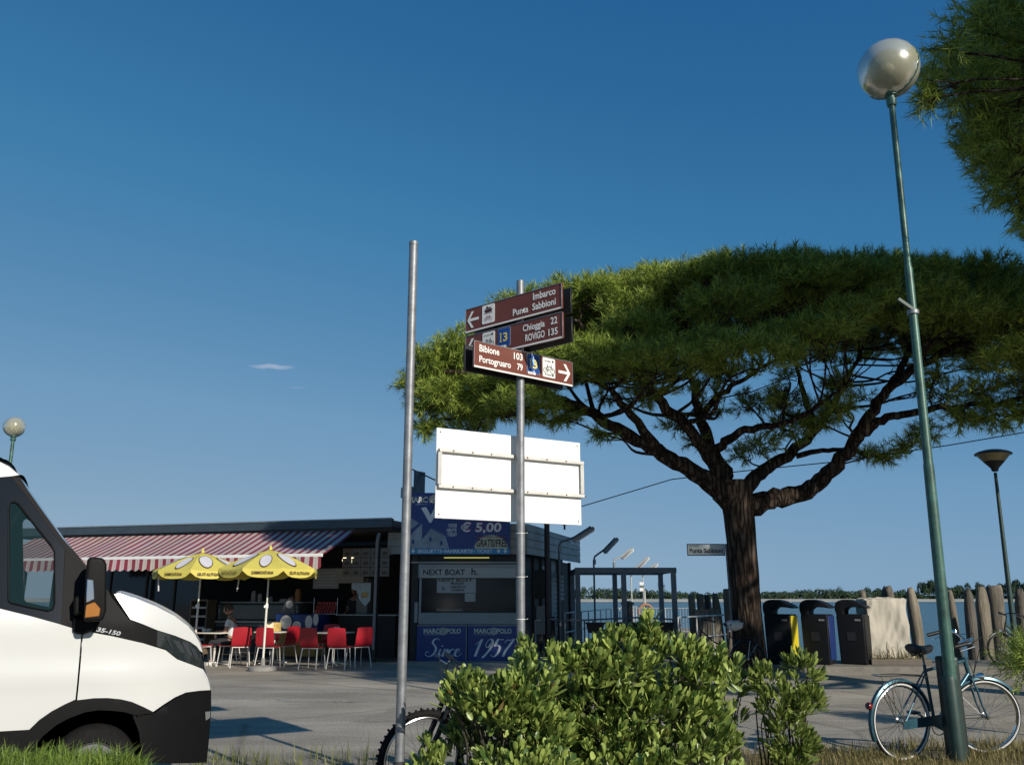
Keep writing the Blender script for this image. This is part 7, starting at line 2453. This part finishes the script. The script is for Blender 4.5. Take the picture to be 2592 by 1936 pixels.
# the crown is ragged on its lagoon side: low boughs there were pruned away
def low_left(p):
    f_ = p[..., 1] * _c + (p[..., 2] - CAM_H) * _s
    u_ = p[..., 0] / f_ * F + 1296
    v_ = 968 - (-p[..., 1] * _s + (p[..., 2] - CAM_H) * _c) / f_ * F
    return (u_ < np.where(v_ < 290, 2345, 2345 + (v_ - 290) * .75)) & (p[..., 1] > 4)
kp = ~low_left(cs); cs, ds = cs[kp], ds[kp]
clumps = [c_ for c_ in clumps if not low_left(c_[0])]
c3, cs3, ds3 = pine_crown((13.6, 0.8), 3.4, 3.2, 13.4, 1.5, 50, 36, 130, lower=.3, rim_low=1.6)  # unseen clumps added toward the sun to darken this pine's visible edge
c2 += c3; cs2 = np.concatenate([cs2, cs3]); ds2 = np.concatenate([ds2, ds3])
LL([(-.1, 0, 4.4), (.2, -2.4, 7.0), (.6, -5.2, 9.6), (.9, -7.8, 11.4)], .2, .05)  # out-of-view limb added to carry the shading clumps
LL([(0, 0, 4.5), (1.6, -.4, 8.0), (3.2, -1.0, 11.4), (4.4, -1.4, 13.8)], .24, .05)  # limb up to the added taller crown
clumps += c2; cs = np.concatenate([cs, cs2]); ds = np.concatenate([ds, ds2])
# low hanging sprays seen at the frame edge
ec, ed = [], []
for (a, b, y, rad, ns) in ((2050, 100, 8.6, .28, 26), (2010, 190, 8.8, .16, 14), (1998, 215, 8.8, .16, 16), (2080, 180, 9, .5, 70), (2120, 60, 9, .5, 70), (2130, 230, 9.1, .5, 70), (2140, 310, 9.1, .4, 46), (2190, 330, 9.1, .45, 50), (2170, 270, 9.3, .5, 60), (2160, 400, 9.2, .28, 26), (2200, 420, 9.3, .30, 26), (2205, 470, 9.4, .2, 14), (2160, 140, 9.4, .6, 90), (2200, 200, 9.6, .6, 90), (2200, 90, 9.8, .7, 110), (2240, 300, 9.6, .6, 80), (2260, 400, 9.6, .5, 60)):
    p = np.array(P(a * 1.1718, b * 1.1718, y))
    u = rg2.normal(size=(ns, 3)); u /= np.linalg.norm(u, axis=1)[:, None]
    ec.append(p + u * rg2.uniform(.2, 1.0, ns)[:, None] * rad)
    dr = u + np.array([-.35, 0, .05]) + rg2.normal(size=(ns, 3)) * .3
    ed.append(dr / np.linalg.norm(dr, axis=1)[:, None])
    clumps.append((p, rad, 1.0, np.zeros(3)))
cs = np.concatenate([cs] + ec); ds = np.concatenate([ds] + ed)
allp = [(pt, r_) for qq, rad in limbs for pt, r_ in list(zip(qq, rad))[6:]]
twigs(clumps, np.array([tuple(p) for p, _ in allp]), np.array([r_ for _, r_ in allp]), O, mb, 9, 2)
mb.build('trunk', bark, npine, angle=60)
needle_tufts(cs - np.array(tuple(O)), ds, 34, .16, .0050, 'crown', needle, npine)

# ================================================================== SHRUBS
def leaf_mesh(w, l, fold, curl, blunt):
    """broad evergreen leaf, base at the origin, tip along +y, folded at the midrib"""
    prof = [(0, .04), (.18, .30), (.45, .80 if not blunt else .72), (.72, .86 if not blunt else 1.0), (.92, .45 if not blunt else .72), (1.0, .0 if not blunt else .16)]
    vs, fs = [], []
    for t, k in prof:
        y = t * l; z = curl * t * t * l
        hw = w / 2 * k
        vs += [(-hw, y, z + fold * hw), (0, y, z), (hw, y, z + fold * hw)]
    for i in range(len(prof) - 1):
        a = i * 3
        fs += [(a, a + 1, a + 4, a + 3), (a + 1, a + 2, a + 5, a + 4)]
    return vs, fs
def shrub(name_label, base, lobes, nros, leaf, seed, mat_new, mat_old, nsingle=280, label=None, per=9, topbias=.5, fill=0):
    """stems, whorls of leaves at the twig tips; nearest leaves are single parts"""
    rg = np.random.default_rng(seed)
    root = empty('shrub', base, 0, label, 'shrub')
    O = np.array(base)
    tips = []
    vol = np.array([l[3] * l[4] for l in lobes]); vol = vol / vol.sum()
    for _ in range(nros):
        l = lobes[rg.choice(len(lobes), p=vol)]
        u = rg.normal(size=3); u /= np.linalg.norm(u)
        if u[2] < -.4: u[2] *= -1
        if u[1] > .35 and rg.random() < .6: u[1] *= -1
        r_ = rg.uniform(.70, 1.03)
        p = np.array(l[:3]) + u * r_ * np.array([l[3], l[3] * .62, l[4]])
        d = u * np.array([.7, .7, .45]) + np.array([0, 0, topbias + .35]) + rg.normal(size=3) * .2
        tips.append((p, d / np.linalg.norm(d), u[2]))
    lv, lf = leaf
    lv = np.array(lv)
    inst = []
    for p, d, uz in tips:
        n_ = rg.integers(per - 3, per + 3)
        ref = np.array([1, 0, 0]) if abs(d[0]) < .9 else np.array([0, 1, 0])
        a1 = np.cross(d, ref); a1 /= np.linalg.norm(a1); a2 = np.cross(d, a1)
        ph = rg.uniform(0, 6.28)
        for k in range(n_):
            az = ph + k * 2.4
            h = k / n_
            el = (.92 - .70 * h) + rg.normal() * .18
            out = a1 * math.cos(az) + a2 * math.sin(az)
            y = out * math.sin(el) + d * math.cos(el)
            x = np.cross(y, d); x /= max(1e-6, np.linalg.norm(x))
            z = np.cross(x, y)
            s = rg.uniform(.5, 1.2) * (1 - .35 * h)
            pos = p - d * (.07 * (1 - h)) + out * .006
            inst.append((pos, x * s, y * s, z * s))
    # filler leaves lower inside
    for _ in range(fill):
        l = lobes[rg.choice(len(lobes), p=vol)]
        u = rg.normal(size=3); u /= np.linalg.norm(u)
        p = np.array(l[:3]) + u * rg.uniform(.35, .85) * np.array([l[3], l[3] * .62, l[4]])
        y = rg.normal(size=3); y /= np.linalg.norm(y)
        x = np.cross(y, rg.normal(size=3)); x /= np.linalg.norm(x); z = np.cross(x, y)
        s = rg.uniform(.6, 1.0)
        inst.append((p, x * s, y * s, z * s))
    inst = [i_ for i_ in inst if i_[0][2] > .05]
    # nearest to the camera and lit from the front first
    eye = np.array([0, 0, CAM_H])
    order = sorted(range(len(inst)), key=lambda i: np.linalg.norm(inst[i][0] - eye) + .35 * RNG.random())
    single = set(order[:nsingle])
    variants = []
    for v in range(3):
        me = bpy.data.meshes.new('leaf')
        q = lv.copy(); q[:, 2] *= (1, .6, 1.5)[v]; q[:, 0] *= (1, .9, 1.1)[v]
        me.from_pydata([tuple(t) for t in q], [], lf)
        me.polygons.foreach_set('use_smooth', [True] * len(me.polygons))
        me.materials.append(mat_new)
        variants.append(me)
    V, Fc = [], []
    for i, (p, x, y, z) in enumerate(inst):
        if i in single:
            o = bpy.data.objects.new('leaf', variants[i % 3])
            COL.objects.link(o); o.parent = root
            m = Matrix(((x[0], y[0], z[0], p[0] - O[0]), (x[1], y[1], z[1], p[1] - O[1]), (x[2], y[2], z[2], p[2] - O[2]), (0, 0, 0, 1)))
            o.matrix_basis = m
        else:
            b = len(V) * len(lv)
            V.append((lv[:, 0:1] * x + lv[:, 1:2] * y + lv[:, 2:3] * z) + p - O)
            Fc.append(np.array(lf) + b)
    f = np_mesh('foliage', np.concatenate(V), np.concatenate(Fc), mat_new, root, True)
    f['kind'] = 'stuff'
    # stems
    mb = MB()
    rr = random.Random(seed)
    for k in range(0, len(tips), 5):
        p, d, _ = tips[k]
        l = min(lobes, key=lambda l: np.linalg.norm(np.array(l[:3]) - p))
        foot = np.array([O[0] + (l[0] - O[0]) * .6 + rr.uniform(-.08, .08), O[1] + .16 + rr.uniform(-.08, .08), 0.0])
        mid_ = foot + (p - foot) * np.array([.4, .25, .6]) + np.array([rr.uniform(-.06, .06), rr.uniform(-.04, .06), .04])
        mb.tube(spline3([Vector(foot - O), Vector(mid_ - O), Vector(p - O - d * .03)], 3), [.007] * 3 + [.005] * 3 + [.003], 5)
    mb.build('stems', M('twig', (.035, .032, .018), .8, 0, .3, 20), root)
    return root
glossy_new = leaf_mat('shrub_leaf', (0.16, 0.11, 0.035), (0.40, 0.48, 0.115), .38, .14, .5, mid=(.03, (0.035, 0.085, 0.016)))
laurel_leaf = leaf_mat('laurel_leaf', (0.050, 0.10, 0.018), (0.33, 0.39, 0.10), .28, .25, .55)
round_leaf = leaf_mesh(.038, .108, .34, .20, True)
long_leaf = leaf_mesh(.036, .118, .22, .18, False)
def lobe(px, py, Y, rx, rz):
    """centre in photo pixels, radii in photo pixels"""
    p = P(px, py, Y); k = (Y * .97) / F
    return (p.x, p.y, p.z, rx * k, rz * k)
MY = 6.35
shrub('main', (P(1560, 1900, MY).x, MY, 0), [
    lobe(1380, 1690, MY - .15, 85, 48), lobe(1480, 1700, MY - .1, 110, 65), lobe(1560, 1690, MY - .1, 95, 75), lobe(1640, 1660, MY, 55, 75), lobe(1640, 1590, MY - .1, 22, 40), lobe(1648, 1562, MY - .1, 14, 22), lobe(1615, 1630, MY, 34, 34), lobe(1730, 1700, MY, 100, 85), lobe(1800, 1700, MY, 75, 70),
    lobe(1500, 1835, MY + .12, 190, 100), lobe(1680, 1835, MY + .12, 175, 105), lobe(1400, 1870, MY + .08, 100, 80), lobe(1780, 1850, MY + .1, 85, 105), lobe(1590, 1940, MY + .08, 270, 80), lobe(1600, 1780, MY + .1, 200, 60), lobe(1560, 1620, MY, 40, 30), lobe(1345, 1650, MY, 35, 35)],
    680, round_leaf, 3, glossy_new, glossy_new, 290, 'large glossy evergreen shrub with a tall central shoot, right of the signpost', 12, .7, 1500)
LY = 5.9
shrub('left', (P(1260, 1900, LY).x, LY, 0), [
    lobe(1180, 1740, LY, 60, 35), lobe(1260, 1750, LY, 85, 45), lobe(1340, 1740, LY, 70, 50), lobe(1345, 1830, LY + .1, 75, 65), lobe(1220, 1860, LY + .45, 90, 80), lobe(1290, 1800, LY + .1, 110, 50), lobe(1390, 1870, LY + .1, 60, 65), lobe(1160, 1780, LY, 45, 28), lobe(1330, 1950, LY, 150, 60)],
    300, round_leaf, 4, glossy_new, glossy_new, 290, 'lower spreading evergreen shrub at the foot of the signpost, before the mountain bicycle', 12, .7, 700)
SY = 7.3
shrub('slim', (P(1838, 1936, 7.4).x, 7.4, 0.05), [lobe(1850, 1740, 7.4, 40, 50), lobe(1860, 1830, 7.4, 36, 60), lobe(1830, 1900, 7.4, 50, 50), lobe(1812, 1770, 7.4, 28, 40)],
    60, long_leaf, 6, laurel_leaf, laurel_leaf, 150, 'thin laurel sapling squeezed between the large shrub and the single laurel', 9, .4, 10)
shrub('laurel', (P(2000, 1936, SY).x, SY, 0.05), [lobe(2030, 1700, SY, 44, 46), lobe(1935, 1725, SY, 42, 42), lobe(1985, 1790, SY, 66, 60), lobe(2040, 1790, SY, 52, 56), lobe(2000, 1870, SY, 66, 56), lobe(2000, 1930, SY, 55, 40)],
    165, long_leaf, 7, laurel_leaf, laurel_leaf, 280, 'young laurel standing alone left of the teal bicycle', 10, .35, 10)
shrub('low', (P(1085, 1936, 6.2).x, 6.2, 0), [lobe(1085, 1900, 6.2, 24, 30), lobe(1120, 1920, 6.2, 24, 30), lobe(1080, 1940, 6.2, 30, 30)],
    18, round_leaf, 8, glossy_new, glossy_new, 120, 'small sprouting shrub before the mountain bicycle front wheel', 9, .6, 10)
# dark conifer bush at the right edge
rb = empty('conifer_bush', (P(2600, 1800, 10.2).x, 10.2, 0), 0, 'dark needle leaved bush cut by the right edge of the picture', 'bush')
c_, d_ = [], []
rg3 = np.random.default_rng(3)
for k in range(300):
    u = rg3.normal(size=3); u /= np.linalg.norm(u); u[2] = abs(u[2]) * (1 if rg3.random() < .8 else -1)
    c_.append(u * np.array([.42, .4, .42]) * rg3.uniform(.5, 1) + np.array([.18, 0, .72])); d_.append(u)
needle_tufts(np.array(c_), np.array(d_), 26, .11, .003, 'foliage', needle, rb)
MB().tube([(.15, 0, 0), (.18, 0, .75)], .03, 8).build('stem', bark, rb)
